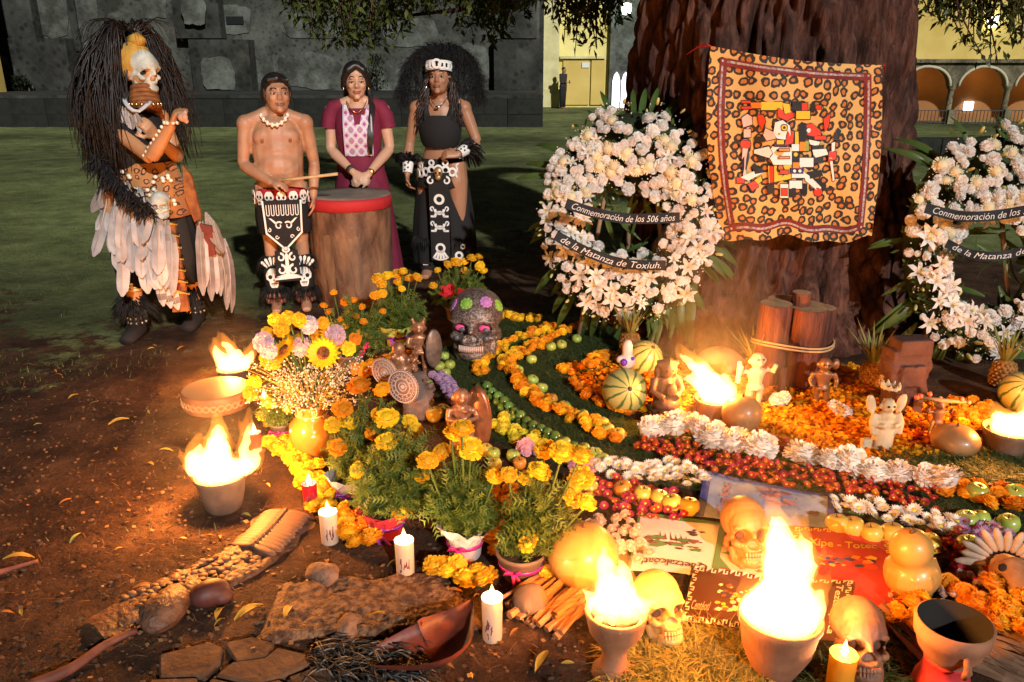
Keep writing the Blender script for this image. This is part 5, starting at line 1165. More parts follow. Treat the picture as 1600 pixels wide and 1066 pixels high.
garland('garland', 'marigold strip between the brown figurine and the melon', [(1012, 585), (1020, 605), (1012, 625)], MARO, .045, 2, .03, 1.0, group=gl)
garland('garland', 'marigold garland on the dirt left of the medallion figures', [(560, 588), (585, 582), (610, 572), (640, 560)], MARO, .046, 3, .028, 1.0, group=gl)
garland('garland', 'loose marigolds between red and white pots', [(548, 808), (560, 835), (570, 855)], MARO, .05, 2, .03, 1.2, group=gl)
garland('garland', 'short string of marigolds before the white pot', [(690, 897), (715, 905), (738, 915), (755, 920)], MARY, .048, 2, .02, 1.15, group=gl)
garland('garland', 'bunch of marigolds between the white and brown pots', [(760, 830), (785, 845), (790, 870)], MARO, .05, 2, .04, 1.2, group=gl)
garland('garland', 'marigold patch under the brown pot plant', [(745, 790), (790, 790), (810, 800)], MARO, .05, 3, .03, 1.2, group=gl)
garland('garland', 'orange marigolds below the right hand chrysanthemums', [(1478, 774), (1500, 775), (1525, 778)], MARO, .05, 2, .03, 1.1, group=gl)
garland('garland', 'orange marigolds at the right edge by green apples', [(1535, 790), (1565, 788), (1620, 795)], MARO, .05, 3, .03, 1.1, group=gl)
garland('garland', 'thick marigold bunch behind the dark goblet', [(1530, 965), (1560, 960), (1600, 985), (1640, 985)], MARO, .05, 5, .03, 1.1, z=.05, group=gl)
garland('garland', 'marigolds between front skull and dark goblet', [(1408, 985), (1435, 978), (1460, 970)], MARO, .05, 3, .03, 1.0, z=.04, group=gl)
garland('garland', 'marigolds under the skull by the wood bundle', [(835, 900), (870, 905), (900, 895)], MARY, .05, 2, .03, 1.1, group=gl)
garland('garland', 'marigolds by the red candle and the vase', [(440, 700), (475, 742), (500, 770), (505, 800)], MARY, .055, 2, .03, 1.1, group=gl)
garland('garland', 'far marigold strip behind the standing idol', [(1530, 640), (1480, 648), (1440, 655), (1500, 665), (1530, 672)], MARO, .05, 2, .05, 1.0, group=gl)
garland('garland', 'yellow flower strip beside the copper shield figure', [(772, 668), (785, 680), (805, 688), (830, 696)], [pom('flower', [leafmat('lemon_petal', (.78, .66, .05), .1, .3)], .03, seed=31)], .045, 2, .03, 1.1, child='flower')
wl = 'rows of cut flowers across the altar'
garland('flower_row', 'row of big white chrysanthemums left of the blue print', [(1018, 690), (1050, 690), (1082, 693), (1120, 705), (1155, 712), (1190, 720)], MUM, .095, 1, .03, 1.45, z=.06, group=wl, cat='flowers', child='chrysanthemum', jit=.015)
garland('flower_row', 'row of big white chrysanthemums right, below the pale idol', [(1255, 728), (1300, 738), (1345, 748), (1400, 760), (1450, 768), (1480, 775)], MUM, .085, 1, .03, 1.4, z=.05, group=wl, cat='flowers', child='chrysanthemum', jit=.018)
garland('flower_row', 'row of red and orange daisies under the chrysanthemums', [(1005, 702), (1060, 716), (1130, 735), (1200, 748), (1260, 757), (1330, 768), (1400, 780), (1450, 792)], [DRE, DRO, DRE], .027, 6, .018, 1.0, z=.035, group=wl, cat='flowers', child='daisy', jit=.016)
garland('flower_row', 'cluster of white daisies left of the blue print', [(915, 728), (960, 745), (1010, 752), (1060, 752), (1095, 762)], [DWH], .036, 4, .022, 1.1, z=.04, group=wl, cat='flowers', child='daisy', jit=.016)
garland('flower_row', 'row of white daisies right of the blue print', [(1310, 800), (1360, 812), (1410, 822), (1455, 830), (1500, 838)], [DWH], .036, 3, .022, 1.15, z=.04, group=wl, cat='flowers', child='daisy', jit=.014)
garland('flower_row', 'lilac daisies by the carved serpent head', [(1505, 842), (1530, 848), (1550, 853), (1565, 850)], [DLI], .036, 3, .022, 1.15, z=.04, group=wl, cat='flowers', child='daisy')
garland('flower_row', 'magenta daisies above the white print', [(935, 775), (975, 788), (1020, 797), (1060, 800)], [DMA, DRE], .03, 7, .019, 1.05, z=.03, group=wl, cat='flowers', child='daisy', jit=.016)
garland('flower_row', 'dark crimson flowers beside the double gourd', [(1480, 850), (1495, 865), (1490, 890)], [DRE], .028, 6, .02, 1.0, z=.04, group=wl, cat='flowers', child='daisy', jit=.018)
garland('flower_row', 'crimson petals strip behind the pale idol', [(1425, 675), (1450, 690), (1470, 708)], [DRE], .028, 5, .02, .9, z=.02, group=wl, cat='flowers', child='daisy', jit=.02)
garland('flower_row', 'dark red daisies over the white chrysanthemum row', [(1225, 706), (1250, 705), (1275, 708)], [DRE], .028, 3, .02, 1.0, z=.02, group=wl, cat='flowers', child='daisy', jit=.015)
garland('flower_row', 'pink flower row behind the brown pot plant', [(815, 708), (850, 718), (890, 730), (920, 740)], [pom('flower', [mPink], .03, fullr, .3, seed=41)], .045, 2, .022, 1.0, group=wl, cat='flowers', child='flower')
garland('flower_spike', 'lilac statice spike lying between the medallion figures', [(685, 600), (697, 614), (710, 632), (722, 645)], [pom('floret', [mLil], .02, seed=43)], .022, 3, .014, 1.0, z=.05, cat='flowers', child='floret', jit=.008)
garland('flower_row', 'pale dried flowers right of the round gourd', [(935, 825), (955, 850), (965, 880)], [pom('flower', [leafmat('peach_petal', (.80, .55, .38), .1, .3)], .022, seed=44)], .03, 5, .025, .9, z=.03, group=wl, cat='flowers', child='flower', jit=.02)
garland('flower_row', 'pale dried flowers behind the dark goblet', [(1430, 950), (1460, 930), (1500, 925), (1535, 930)], [pom('flower', [leafmat('dusty_petal', (.55, .40, .36), .2, .3)], .02, seed=45)], .03, 4, .022, .8, z=.03, group=wl, cat='flowers', child='flower', jit=.02)
for (u, v, lab) in ((1212, 640, 'white puffy flower cluster beside the round gourd'), (1310, 655, 'white puffy flower cluster before the bronze figurine')):
    p = G(u, v); o = thing('flower_cluster', lab, 'flowers', p)
    for i in range(4): put('chrysanthemum', MUM[2], o, (R.uniform(-.035, .035), R.uniform(-.02, .02), .03+.01*i), upto((R.gauss(0, .3), -.4, 1)), .75)
# fruit rows
for _k, (u, v) in enumerate(sorted(((900, 529), (876, 538), (863, 542), (829, 562), (811, 579), (829, 594), (845, 607), (879, 635), (913, 650), (953, 672)))): fruit(u, v, APG, 'small green apple in the row inside the long marigold garland, ' + ORD(_k), group='green apples inside the long garland')
for _k, (u, v) in enumerate(sorted(((866, 622), (930, 656), (968, 678), (941, 662)))): fruit(u, v, APO if u < 940 else APY, 'orange guava in the row inside the long marigold garland, ' + ORD(_k), 'guava', 'guava', 'guavas inside the long garland')
cu = [(756, 602), (764, 611), (773, 618), (783, 626), (790, 634), (799, 642), (808, 649), (818, 656), (828, 664), (840, 671), (862, 682), (850, 676), (877, 690), (892, 698)]
for i, (u, v) in enumerate(cu): fruit(u, v, CHY, 'dark green cucumber-like fruit in the row beside the outer garland, ' + ORD(i), 'green_fruit', 'fruit', 'green fruit row', rz=radians(20)+R.uniform(-.2, .2), lie=False, sc=1.05)
for _k, (u, v) in enumerate(sorted(((694, 556), (688, 572), (703, 570), (698, 582), (658, 588), (668, 600), (655, 598)))): fruit(u, v, APG, 'green lime beside the decorated skull and shield figure, ' + ORD(_k), 'lime', 'lime', 'limes by the decorated skull')
for _k, (u, v) in enumerate(sorted(((672, 636), (690, 642), (706, 648), (712, 660), (682, 650)))): fruit(u, v, R.choice((APG, APY)), 'yellow-green guava between medallion figure and copper shield figure, ' + ORD(_k), 'guava', 'guava', 'guavas by the medallion figures', sc=1.25)
for _k, (u, v) in enumerate(sorted(((757, 702), (772, 708), (800, 712), (812, 722), (776, 722)))): fruit(u, v, R.choice((APG, APY, APO)), 'guava in the row behind the white pot plant, ' + ORD(_k), 'guava', 'guava', 'guavas behind the white pot')
for _k, (u, v) in enumerate(sorted(((872, 702), (884, 694), (898, 708), (913, 716), (928, 712), (915, 702), (940, 720)))): fruit(u, v, APG, 'green apple in the pile below the long garland, ' + ORD(_k), group='pile of green apples', sc=1.1)
for _k, (u, v) in enumerate(sorted(((900, 760), (922, 765), (978, 764), (1002, 775), (1026, 781), (1052, 789), (1076, 795)))): fruit(u, v, R.choice((APY, APO, APY)), 'yellow guava in the row above the magenta daisies, ' + ORD(_k), 'guava', 'guava', 'guavas above the magenta daisies', sc=1.25)
for _k, (u, v) in enumerate(sorted(((1310, 825), (1337, 828), (1366, 836), (1396, 838), (1456, 852)))): fruit(u, v, APY, 'yellow guava in the row above the red print, ' + ORD(_k), 'guava', 'guava', 'guavas above the red print', sc=1.3)
for _k, (u, v) in enumerate(sorted(((1523, 773), (1584, 773)))): fruit(u, v, APG, 'green apple resting on the right hand marigolds, ' + ORD(_k), group='apples on the right marigolds', sc=1.3)
for _k, (u, v) in enumerate(sorted(((1508, 816), (1535, 816), (1578, 820), (1521, 880), (1512, 855)))): fruit(u, v, APG, 'green apple on the dark needles right, ' + ORD(_k), group='apples on the dark needles', sc=1.3)
for (u, v) in ((952, 655), (1000, 660)): pass
# needles, petals and straw
def poly_in(u, v, poly):
    c = False; j = len(poly)-1
    for i in range(len(poly)):
        if (poly[i][1] > v) != (poly[j][1] > v) and u < (poly[j][0]-poly[i][0])*(v-poly[i][1])/(poly[j][1]-poly[i][1])+poly[i][0]: c = not c
        j = i
    return c
def scatter(name, label, polys, n, mats, L=.07, w=.0016, z=.012, kind='blade', cat=None, clump=1.0, lift=.3):
    q = MB(); vs, fs, ms = [], [], []
    for poly in polys:
        P = [G(u, v) for u, v in poly]; x0, x1 = min(p.x for p in P), max(p.x for p in P); y0, y1 = min(p.y for p in P), max(p.y for p in P); pl = [(p.x, p.y) for p in P]; k = 0; tries = 0
        m_n = int(n)
        while k < m_n and tries < m_n*6:
            tries += 1; x, y = R.uniform(x0, x1), R.uniform(y0, y1)
            if not poly_in(x, y, pl): continue
            if clump and noise.noise(V((x*6, y*6, 2)))+R.uniform(-.6, .6) < -.35*clump: continue
            k += 1; b = len(vs); a = R.uniform(0, 2*pi); mm = R.randrange(len(mats)); h = z+R.random()**2*.02
            if kind == 'blade':
                l = L*R.uniform(.6, 1.3); d = V((cos(a), sin(a), R.uniform(-.1, lift))); s = V((-sin(a), cos(a), 0))*w; p = V((x, y, h*.4)); m2 = p+d*l*.5+V((0, 0, .006))
                vs += [p-s, p+s, m2+s, m2-s, p+d*l-V((0, 0, .004))]; fs += [(b, b+1, b+2, b+3), (b+3, b+2, b+4)]; ms += [mm, mm]
            else:
                l = L*R.uniform(.6, 1.3); d = V((cos(a), sin(a), R.uniform(-.5, .5))).normalized(); s = V((-sin(a), cos(a), R.uniform(-.6, .6)))*l*.4; p = V((x, y, h))
                vs += [p, p+d*l*.5+s, p+d*l, p+d*l*.5-s]; fs += [(b, b+1, b+2, b+3)]; ms += [mm]
    q.v = vs; q.f = fs; q.m = ms; o = q.build(name, mats, smooth=False, label=label, cat=cat, kind='stuff'); return o
mNe = [leafmat('pine_needle_%s' % k, c, .0, .2) for k, c in (('a', (.045, .075, .018)), ('b', (.075, .11, .03)), ('c', (.10, .13, .045)))]
mBase = M('needle_bed', (.018, .026, .008), .9, col2=(.03, .03, .012), vs=12)
ring_poly = [(676, 560), (735, 515), (800, 497), (935, 500), (1010, 535), (1050, 560), (1010, 585), (955, 590), (930, 610), (975, 660), (1060, 668), (1130, 695), (1270, 716), (1400, 728), (1560, 722), (1720, 730), (1760, 850), (1640, 835), (1500, 812), (1330, 790), (1120, 772), (960, 745), (850, 722), (760, 680), (700, 640)]
q = MB(); P = [G(u, v, .010) for u, v in ring_poly]; q.add(P, [tuple(range(len(P)))]); 
o = q.build('needle_bed', mBase, smooth=False, kind='stuff', label='dark green bed of pine needles between the flower arcs')
scatter('pine_needles', 'green pine needles strewn between the flower arcs', [ring_poly], 26000, mNe, .075, .0016, .014)
scatter('pine_needles', 'heaped green needles along the right side of the altar', [[(1350, 728), (1480, 720), (1640, 722), (1660, 770), (1560, 768), (1430, 755)]], 5000, mNe, .08, .0017, .03, lift=.6)
pet = [(1052, 655), (1085, 600), (1150, 585), (1220, 590), (1300, 575), (1400, 590), (1480, 640), (1560, 655), (1560, 722), (1400, 728), (1260, 716), (1130, 694), (1060, 680)]
mPt = [leafmat('petal_%s' % k, c, .0, .3) for k, c in (('a', (.86, .34, .012)), ('b', (.88, .46, .018)), ('c', (.74, .22, .01)))]
q = MB(); P = [G(u, v, .012) for u, v in pet]; q.add(P, [tuple(range(len(P)))]); q.build('petal_bed', M('petal_bed', (.55, .20, .012), .9, col2=(.70, .34, .02), vs=40, bump=1, bs=60, dist=.02), smooth=False, kind='stuff', label='bed of loose orange marigold petals at the foot of the tree')
scatter('marigold_petals', 'loose orange marigold petals heaped round the figurines', [pet], 16000, mPt, .028, .01, .020, 'petal', clump=.3)
scatter('marigold_petals', 'orange petals scattered round the kneeling figurine', [[(880, 575), (960, 555), (1070, 570), (1090, 640), (1050, 660), (1000, 650), (930, 620)]], 2500, mPt, .028, .01, .014, 'petal')
mStr = [leafmat('straw_%s' % k, c, .0, .25) for k, c in (('a', (.42, .30, .08)), ('b', (.30, .25, .06)), ('c', (.18, .17, .045)))]
scatter('straw', 'dry yellow needles and straw at the very front', [[(960, 985), (1060, 985), (1190, 985), (1200, 1100), (960, 1110), (945, 1040)]], 5000, mStr, .07, .0018, .02, lift=.5)
scatter('straw', 'dark dry stalks under the front skull', [[(1290, 960), (1440, 960), (1480, 1100), (1250, 1100)]], 1600, [mStr[2], mNe[0]], .07, .0018, .012)
# red tinsel-like petals between
scatter('crimson_petals', 'dark crimson petals strewn at the right', [[(1430, 660), (1480, 660), (1490, 700), (1440, 715)], [(1490, 880), (1550, 900), (1530, 930), (1480, 915)]], 500, [mRedP], .022, .01, .016, 'petal')
# ================================================================ WREATHS AND HANGING CLOTH
mRib = M('black_satin', (.007, .0065, .008), .6, spec=.2); mTxt = M('white_lettering', (.55, .55, .55), .6)
mPalm = leafmat('palm_leaf', (.055, .10, .025), .15, .25, .4, col2=(.09, .14, .035), vs=4); mStick = M('tripod_wood', (.16, .10, .055), .8, col2=(.24, .16, .09), vs=12)
mGyp = leafmat('gypsophila', (.78, .70, .64), .0, .3)
def text_geo(s, font_size=1.0, shear=0.0, bold=.0):
    c = bpy.data.curves.new('t', 'FONT'); c.body = s; c.size = font_size; c.resolution_u = 3; c.shear = shear; c.offset = bold
    o = bpy.data.objects.new('t', c); COL.objects.link(o); dg = bpy.context.evaluated_depsgraph_get(); dg.update()
    me = bpy.data.meshes.new_from_object(o.evaluated_get(dg)); vs = [tuple(v.co) for v in me.vertices]; fs = [tuple(p.vertices) for p in me.polygons]
    bpy.data.objects.remove(o); bpy.data.curves.remove(c); bpy.data.meshes.remove(me)
    xs = [v[0] for v in vs]; ys = [v[1] for v in vs]; x0, x1, y0, y1 = min(xs), max(xs), min(ys), max(ys)
    return [((v[0]-x0)/(x1-x0), (v[1]-y0)/(y1-y0)) for v in vs], fs, (x1-x0)/(y1-y0)
def lettering(name, s, fn, mat, par, shear=0.0, bold=.0):
    """fn(a, b): a, b in 0..1 along and up the line of writing"""
    vs, fs, _ = text_geo(s, 1, shear, bold); q = MB(); q.add([fn(a, b) for a, b in vs], fs); return q.build(name, mat, par, smooth=False)
LEAFP = MB()
for i in range(1):
    n = 7; vs = []
    for k in range(n+1): t = k/n; w = .028*sin(pi*min(1, .08+t*.92))**.8; z = .05*sin(t*2.2)-.10*t*t; vs += [(-w, t*.36, z), (0, t*.36, z-.008), (w, t*.36, z)]
    LEAFP.add(vs, [(k*3+j, k*3+j+1, k*3+j+4, k*3+j+3) for k in range(n) for j in range(2)])
LEAFP = LEAFP.mesh('leaf', mPalm)
def wreath(label, u, v, Y, ax_, az_, hole, rows, ribbons, rz=0.0, lean=12, seed=0, gap=None):
    rr = random.Random(seed); c = AT(u, v, Y); o = thing('funeral_wreath', label, 'wreath', (c.x, c.y, 0), rot=(radians(-lean), 0, rz), group='flower wreaths on tripods')
    cz_ = c.z/cos(radians(lean)); hx, hz, ha, hb = hole
    def P(w, t, out=0.0):
        """t from the hole's edge (0) to the outer edge (1)"""
        a = V((hx+ha*cos(w), 0, hz+hb*sin(w))); b = V((ax_*cos(w), 0, az_*sin(w))); p = a.lerp(b, t); return V((p.x, -.05-.085*sin(pi*min(1, max(0, t)))-out, cz_+p.z))
    # straw body
    q = MB(); n = 48; vs = []
    for i in range(n):
        w = 2*pi*i/n
        for t, y in ((.05, .0), (.3, -.05), (.7, -.05), (.95, .0), (.7, .06), (.3, .06)): p = P(w, t); vs.append((p.x, y, p.z))
    q.add(vs, [(i*6+j, i*6+(j+1) % 6, ((i+1) % n)*6+(j+1) % 6, ((i+1) % n)*6+j) for i in range(n) for j in range(6)]); q.build('straw_ring', M('dark_moss', (.025, .04, .012), .9), o)
    for s in (-1, 1): MB().tube([(s*.12, .06, cz_+az_*.6), (s*.30, .10, -.06)], .014, 8).build('tripod_leg', mStick, o)
    MB().tube([(0, .08, cz_+az_*.6), (0, .62, -.10)], .014, 8).build('tripod_leg', mStick, o)
    # leaves behind and round the rim
    for i in range(46):
        w = rr.uniform(0, 2*pi); p = P(w, rr.uniform(.72, .96)); d = V((cos(w), rr.uniform(.1, .5), sin(w)-.35)).normalized()
        put('leaf', LEAFP, o, (p.x, rr.uniform(.0, .06), p.z), frame((0, 0, 0), d.cross(V((0, -1, .3))).normalized(), d), rr.uniform(.45, .9))
    for i in range(14):      # long palm blades hanging below, on the right
        x = rr.uniform(.12, .42)*ax_/.5; put('leaf', LEAFP, o, (x, rr.uniform(.02, .07), cz_-az_*.55), frame((0, 0, 0), (1, rr.uniform(-.3, .3), 0), (rr.uniform(-.1, .25), .05, -1)), rr.uniform(.9, 1.35))
    # hole: leaves seen through
    for i in range(22):
        w = rr.uniform(0, 2*pi); p = P(w, rr.uniform(-.3, .1)); put('leaf', LEAFP, o, (p.x, rr.uniform(.05, .10), p.z), frame((0, 0, 0), (rr.gauss(0, 1), .3, rr.gauss(0, 1)), (rr.gauss(0, 1), 0, -1)), rr.uniform(.4, .8))
    done = []
    for kind, n, t0, t1, szs, wsel in rows:
        k = tries = 0
        while k < n and tries < n*40:
            tries += 1; w = rr.uniform(0, 2*pi)
            if wsel and not wsel(w): continue
            t = rr.uniform(t0, t1); p = P(w, t)
            if gap and gap(p.x, p.z-cz_): continue
            sz = rr.uniform(*szs); md = .052*sz
            if any((p-q_).length < md for q_ in done): continue
            done.append(p); k += 1
            nd = V((rr.gauss(0, .3)+(t-.5)*1.1*cos(w), -1, rr.gauss(0, .3)+(t-.5)*1.1*sin(w)+.15)); out = .02 if kind in ('mum', 'spider') else 0
            me = {'mum': rr.choice(MUM), 'spider': SPIDER, 'lily': rr.choice((LILY, LILYC)), 'bud': BUD}[kind]
            put({'mum': 'chrysanthemum', 'spider': 'chrysanthemum', 'lily': 'lily', 'bud': 'bud'}[kind], me, o, (p.x, p.y-.02, p.z), upto(nd, rr.uniform(0, 6)), sz)
    q = MB()
    for i in range(900):
        w = rr.uniform(0, 2*pi); p = P(w, rr.uniform(.05, 1.08)); p = p+V((rr.gauss(0, .01), -rr.uniform(.01, .07), rr.gauss(0, .01))); q.ell(p, rr.uniform(.003, .0055), 5, 3)
    g = q.build('gypsophila', mGyp, o); g['kind'] = 'stuff'
    q = MB()
    for i in range(500):
        w = rr.uniform(0, 2*pi); p = P(w, rr.uniform(-.05, 1.1)); d = V((rr.gauss(0, 1), -abs(rr.gauss(0, .7)), rr.gauss(0, 1))).normalized(); s = d.cross(V((rr.gauss(0, 1), 1, rr.gauss(0, 1)))).normalized(); L = rr.uniform(.03, .07); p = V((p.x, p.y+.02, p.z)); q.add([p, p+d*L*.5+s*L*.2, p+d*L, p+d*L*.5-s*L*.2], [(0, 1, 2, 3)])
    g = q.build('greenery', mPalm, o, smooth=False); g['kind'] = 'stuff'
    inv = o.matrix_basis.copy(); M0 = tr(o.location) @ o.rotation_euler.to_matrix().to_4x4(); Mi = M0.inverted()
    for txt, pts, hgt in ribbons:
        # ribbon line given by sight lines just in front of the flowers
        Q = spline([Mi @ AT(a, b, c.y-.13) for a, b in pts], 24)
        def fr(a, b, off=0.0, Q=Q, hgt=hgt):
            x = a*24; i = min(23, int(x)); p = Q[i].lerp(Q[i+1], x-i); t = (Q[i+1]-Q[i]).normalized(); up = perp(t, V((0, 0, 1))); return p+up*(b-.5)*hgt+V((0, -.002-off+.008*sin(a*17)*(b-.5), 0))
        q = MB(); vs = [fr(i/24, j/4) for i in range(25) for j in range(5)]; q.add(vs, [(i*5+j, i*5+j+1, (i+1)*5+j+1, (i+1)*5+j) for i in range(24) for j in range(4)]); rb = q.build('ribbon', mRib, o)
        lettering('ribbon_lettering', txt, lambda a, b: fr(.06+a*.9, .18+b*.62+.03*sin(a*21), .004), mTxt, rb, .3, -.004)
    return o
topw = lambda w: sin(w) > .25
w1 = [('spider', 22, .1, 1.0, (.65, .9), topw), ('mum', 90, .02, 1.05, (.42, .82), topw), ('lily', 26, .05, 1.0, (.8, 1.05), lambda w: sin(w) < .1), ('mum', 95, .0, 1.05, (.42, .75), lambda w: sin(w) < .45), ('lily', 20, .1, 1.05, (.55, .8), None), ('mum', 40, 0, 1.1, (.35, .55), None), ('bud', 36, -.05, 1.15, (.7, 1.1), None)]
wreath('tall oval wreath of white lilies and chrysanthemums left of the leopard cloth', 984, 345, 4.62, .515, .63, (-.01, -.05, .245, .185), w1,
       [('Conmemoración de los 506 años', [(884, 318), (930, 333), (985, 342), (1062, 340)], .058), ('de la Matanza de Toxiuh.', [(868, 368), (920, 395), (975, 412), (1040, 415)], .058)], rz=radians(-8), seed=3)
w2 = [('spider', 20, .1, 1.0, (.65, .9), topw), ('mum', 80, .02, 1.0, (.45, .85), topw), ('lily', 30, .05, 1.0, (.8, 1.1), None), ('mum', 70, .0, 1.05, (.5, .85), None), ('mum', 36, 0, 1.1, (.35, .55), None), ('bud', 24, -.05, 1.15, (.7, 1.1), None)]
wreath('white wreath with black ribbons cut by the right edge', 1562, 392, 4.35, .50, .64, (.0, -.12, .255, .26), w2,
       [('Conmemoración de los 506 años', [(1445, 325), (1500, 338), (1560, 336), (1660, 318)], .056), ('de la Matanza de Toxiuh.', [(1478, 380), (1520, 398), (1575, 398), (1670, 370)], .05)], rz=radians(6), seed=5)
# ---- leopard cloth on the trunk
mLeo = spots('leopard_print', (.60, .35, .11), (.02, .012, .008), (.44, .14, .025), 17.5, (.19, .42))
CC = [(1110, 72), (1378, 102), (1362, 376), (1128, 372)]
def cloth_pt(s, t, off=0.0):
    a = [CC[0][i]+(CC[1][i]-CC[0][i])*s for i in (0, 1)]; b = [CC[3][i]+(CC[2][i]-CC[3][i])*s for i in (0, 1)]
    u, v = a[0]+(b[0]-a[0])*t, a[1]+(b[1]-a[1])*t
    u += -14*sin(pi*t)*(1-s) + 6*sin(pi*t)*s; v += 7*sin(s*pi)*(1-t)+5*sin(s*11)*t*.9+3*sin(s*23+1)*t
    x = (u-1240)/260
    y = 4.56+.16*x*x+.026*sin(s*8+t*2.5)+.014*sin(s*17-t*5)+.012*sin(t*13+s*4)-.02*t-off
    return AT(u, v, y)
def px_cloth(u, v, off=0.0):
    """cloth surface behind a sight line"""
    s = (u-1115)/250; t = (v-88)/285; y = 4.56+.16*((u-1240)/260)**2+.026*sin(s*8+t*2.5)+.014*sin(s*17-t*5)+.012*sin(t*13+s*4)-.02*t; return AT(u, v, y-.010-off)
lc = thing('leopard_cloth', 'leopard print cloth with red trim and painted figure tied to the trunk', 'cloth', (0, 0, 0))
n = 40; q = MB(); vs = [cloth_pt(i/n, j/n) for j in range(n+1) for i in range(n+1)]; q.add(vs, [(j*(n+1)+i, j*(n+1)+i+1, (j+1)*(n+1)+i+1, (j+1)*(n+1)+i) for j in range(n) for i in range(n)]); q.build('sheet', mLeo, lc)
def strip(name, mat, pth, w, off, par):
    q = MB(); vs = []
    for k, (s, t, ns, nt_) in enumerate(pth): vs += [cloth_pt(s, t, off), cloth_pt(s+ns*w, t+nt_*w, off)]
    q.add(vs, [(2*k, 2*k+1, 2*k+3, 2*k+2) for k in range(len(pth)-1)]); return q.build(name, mat, par)
mBraid = M('white_braid', (.50, .44, .42), .8, col2=(.20, .10, .09), vs=70, bump=.8, bs=120); mRedT = M('red_tape', (.20, .014, .012), .7, col2=(.11, .012, .01), vs=40)
e = .07
for nm, pth in (('a', [(e+(1-2*e)*k/30, e*.8, 0, 1) for k in range(31)]), ('b', [(e+(1-2*e)*k/30, 1-e*.8, 0, -1) for k in range(31)]), ('c', [(e, e*.8+(1-1.6*e)*k/30, 1, 0) for k in range(31)]), ('d', [(1-e, e*.8+(1-1.6*e)*k/30, -1, 0) for k in range(31)])):
    strip('braid_trim', mBraid, pth, .015, .004, lc); strip('red_trim', mRedT, [(s+ns*.014, t+nt_*.014, ns, nt_) for s, t, ns, nt_ in pth], .020, .005, lc); strip('red_edge', mRedT, [(s-ns*.008, t-nt_*.008, ns, nt_) for s, t, ns, nt_ in pth], .010, .0045, lc)
for (u, v) in ((1110, 72), (1380, 103)):
    q = MB(); p = px_cloth(u, v, .01); sg = -1 if u < 1200 else 1
    for k in range(2): q.tube(spline([p, p+V((sg*.03, .05, .01*k)), p+V((sg*(.06+.03*k), .12+.05*k, -.03*k-.01))], 6), .003, 5)
    q.build('tie_cord', M('red_cord', (.42, .015, .02), .7), lc)
FC = {'r': M('paint_red', (.62, .045, .02), .6), 'y': M('paint_yellow', (.80, .45, .03), .6), 'w': M('paint_white', (.76, .70, .66), .6), 'k': M('paint_black', (.018, .018, .02), .6), 'b': M('paint_blue', (.035, .03, .17), .6), 'p': M('paint_pink', (.72, .46, .40), .6), 'o': M('paint_orange', (.72, .22, .02), .6), 'g': M('paint_olive', (.30, .30, .05), .6)}
def fp(col, pts, lay=1, outline=True):
    """a painted patch: outline in the sheet's own measure, with a dark edge behind"""
    pp = [(1130+x/5.61, 140+y/5.61) for x, y in pts]
    if outline:
        cx_, cy_ = sum(p[0] for p in pp)/len(pp), sum(p[1] for p in pp)/len(pp)
        po = [(x+(1.1 if x > cx_ else -1.1), y+(1.1 if y > cy_ else -1.1)) for x, y in pp]; q = MB(); q.add([px_cloth(x, y, .0015*lay) for x, y in po], [tuple(range(len(po)))]); q.build('figure_outline', FC['k'], lc, smooth=False)
    q = MB(); q.add([px_cloth(x, y, .0015*lay+.0008) for x, y in pp], [tuple(range(len(pp)))]); q.build('figure_patch', FC[col], lc, smooth=False)
def circ(x, y, r, n=12, sy=1): return [(x+r*cos(2*pi*k/n), y+r*sy*sin(2*pi*k/n)) for k in range(n)]
def rect(x0, y0, x1, y1, sk=0): return [(x0+sk, y0), (x1+sk, y0), (x1, y1), (x0, y1)]
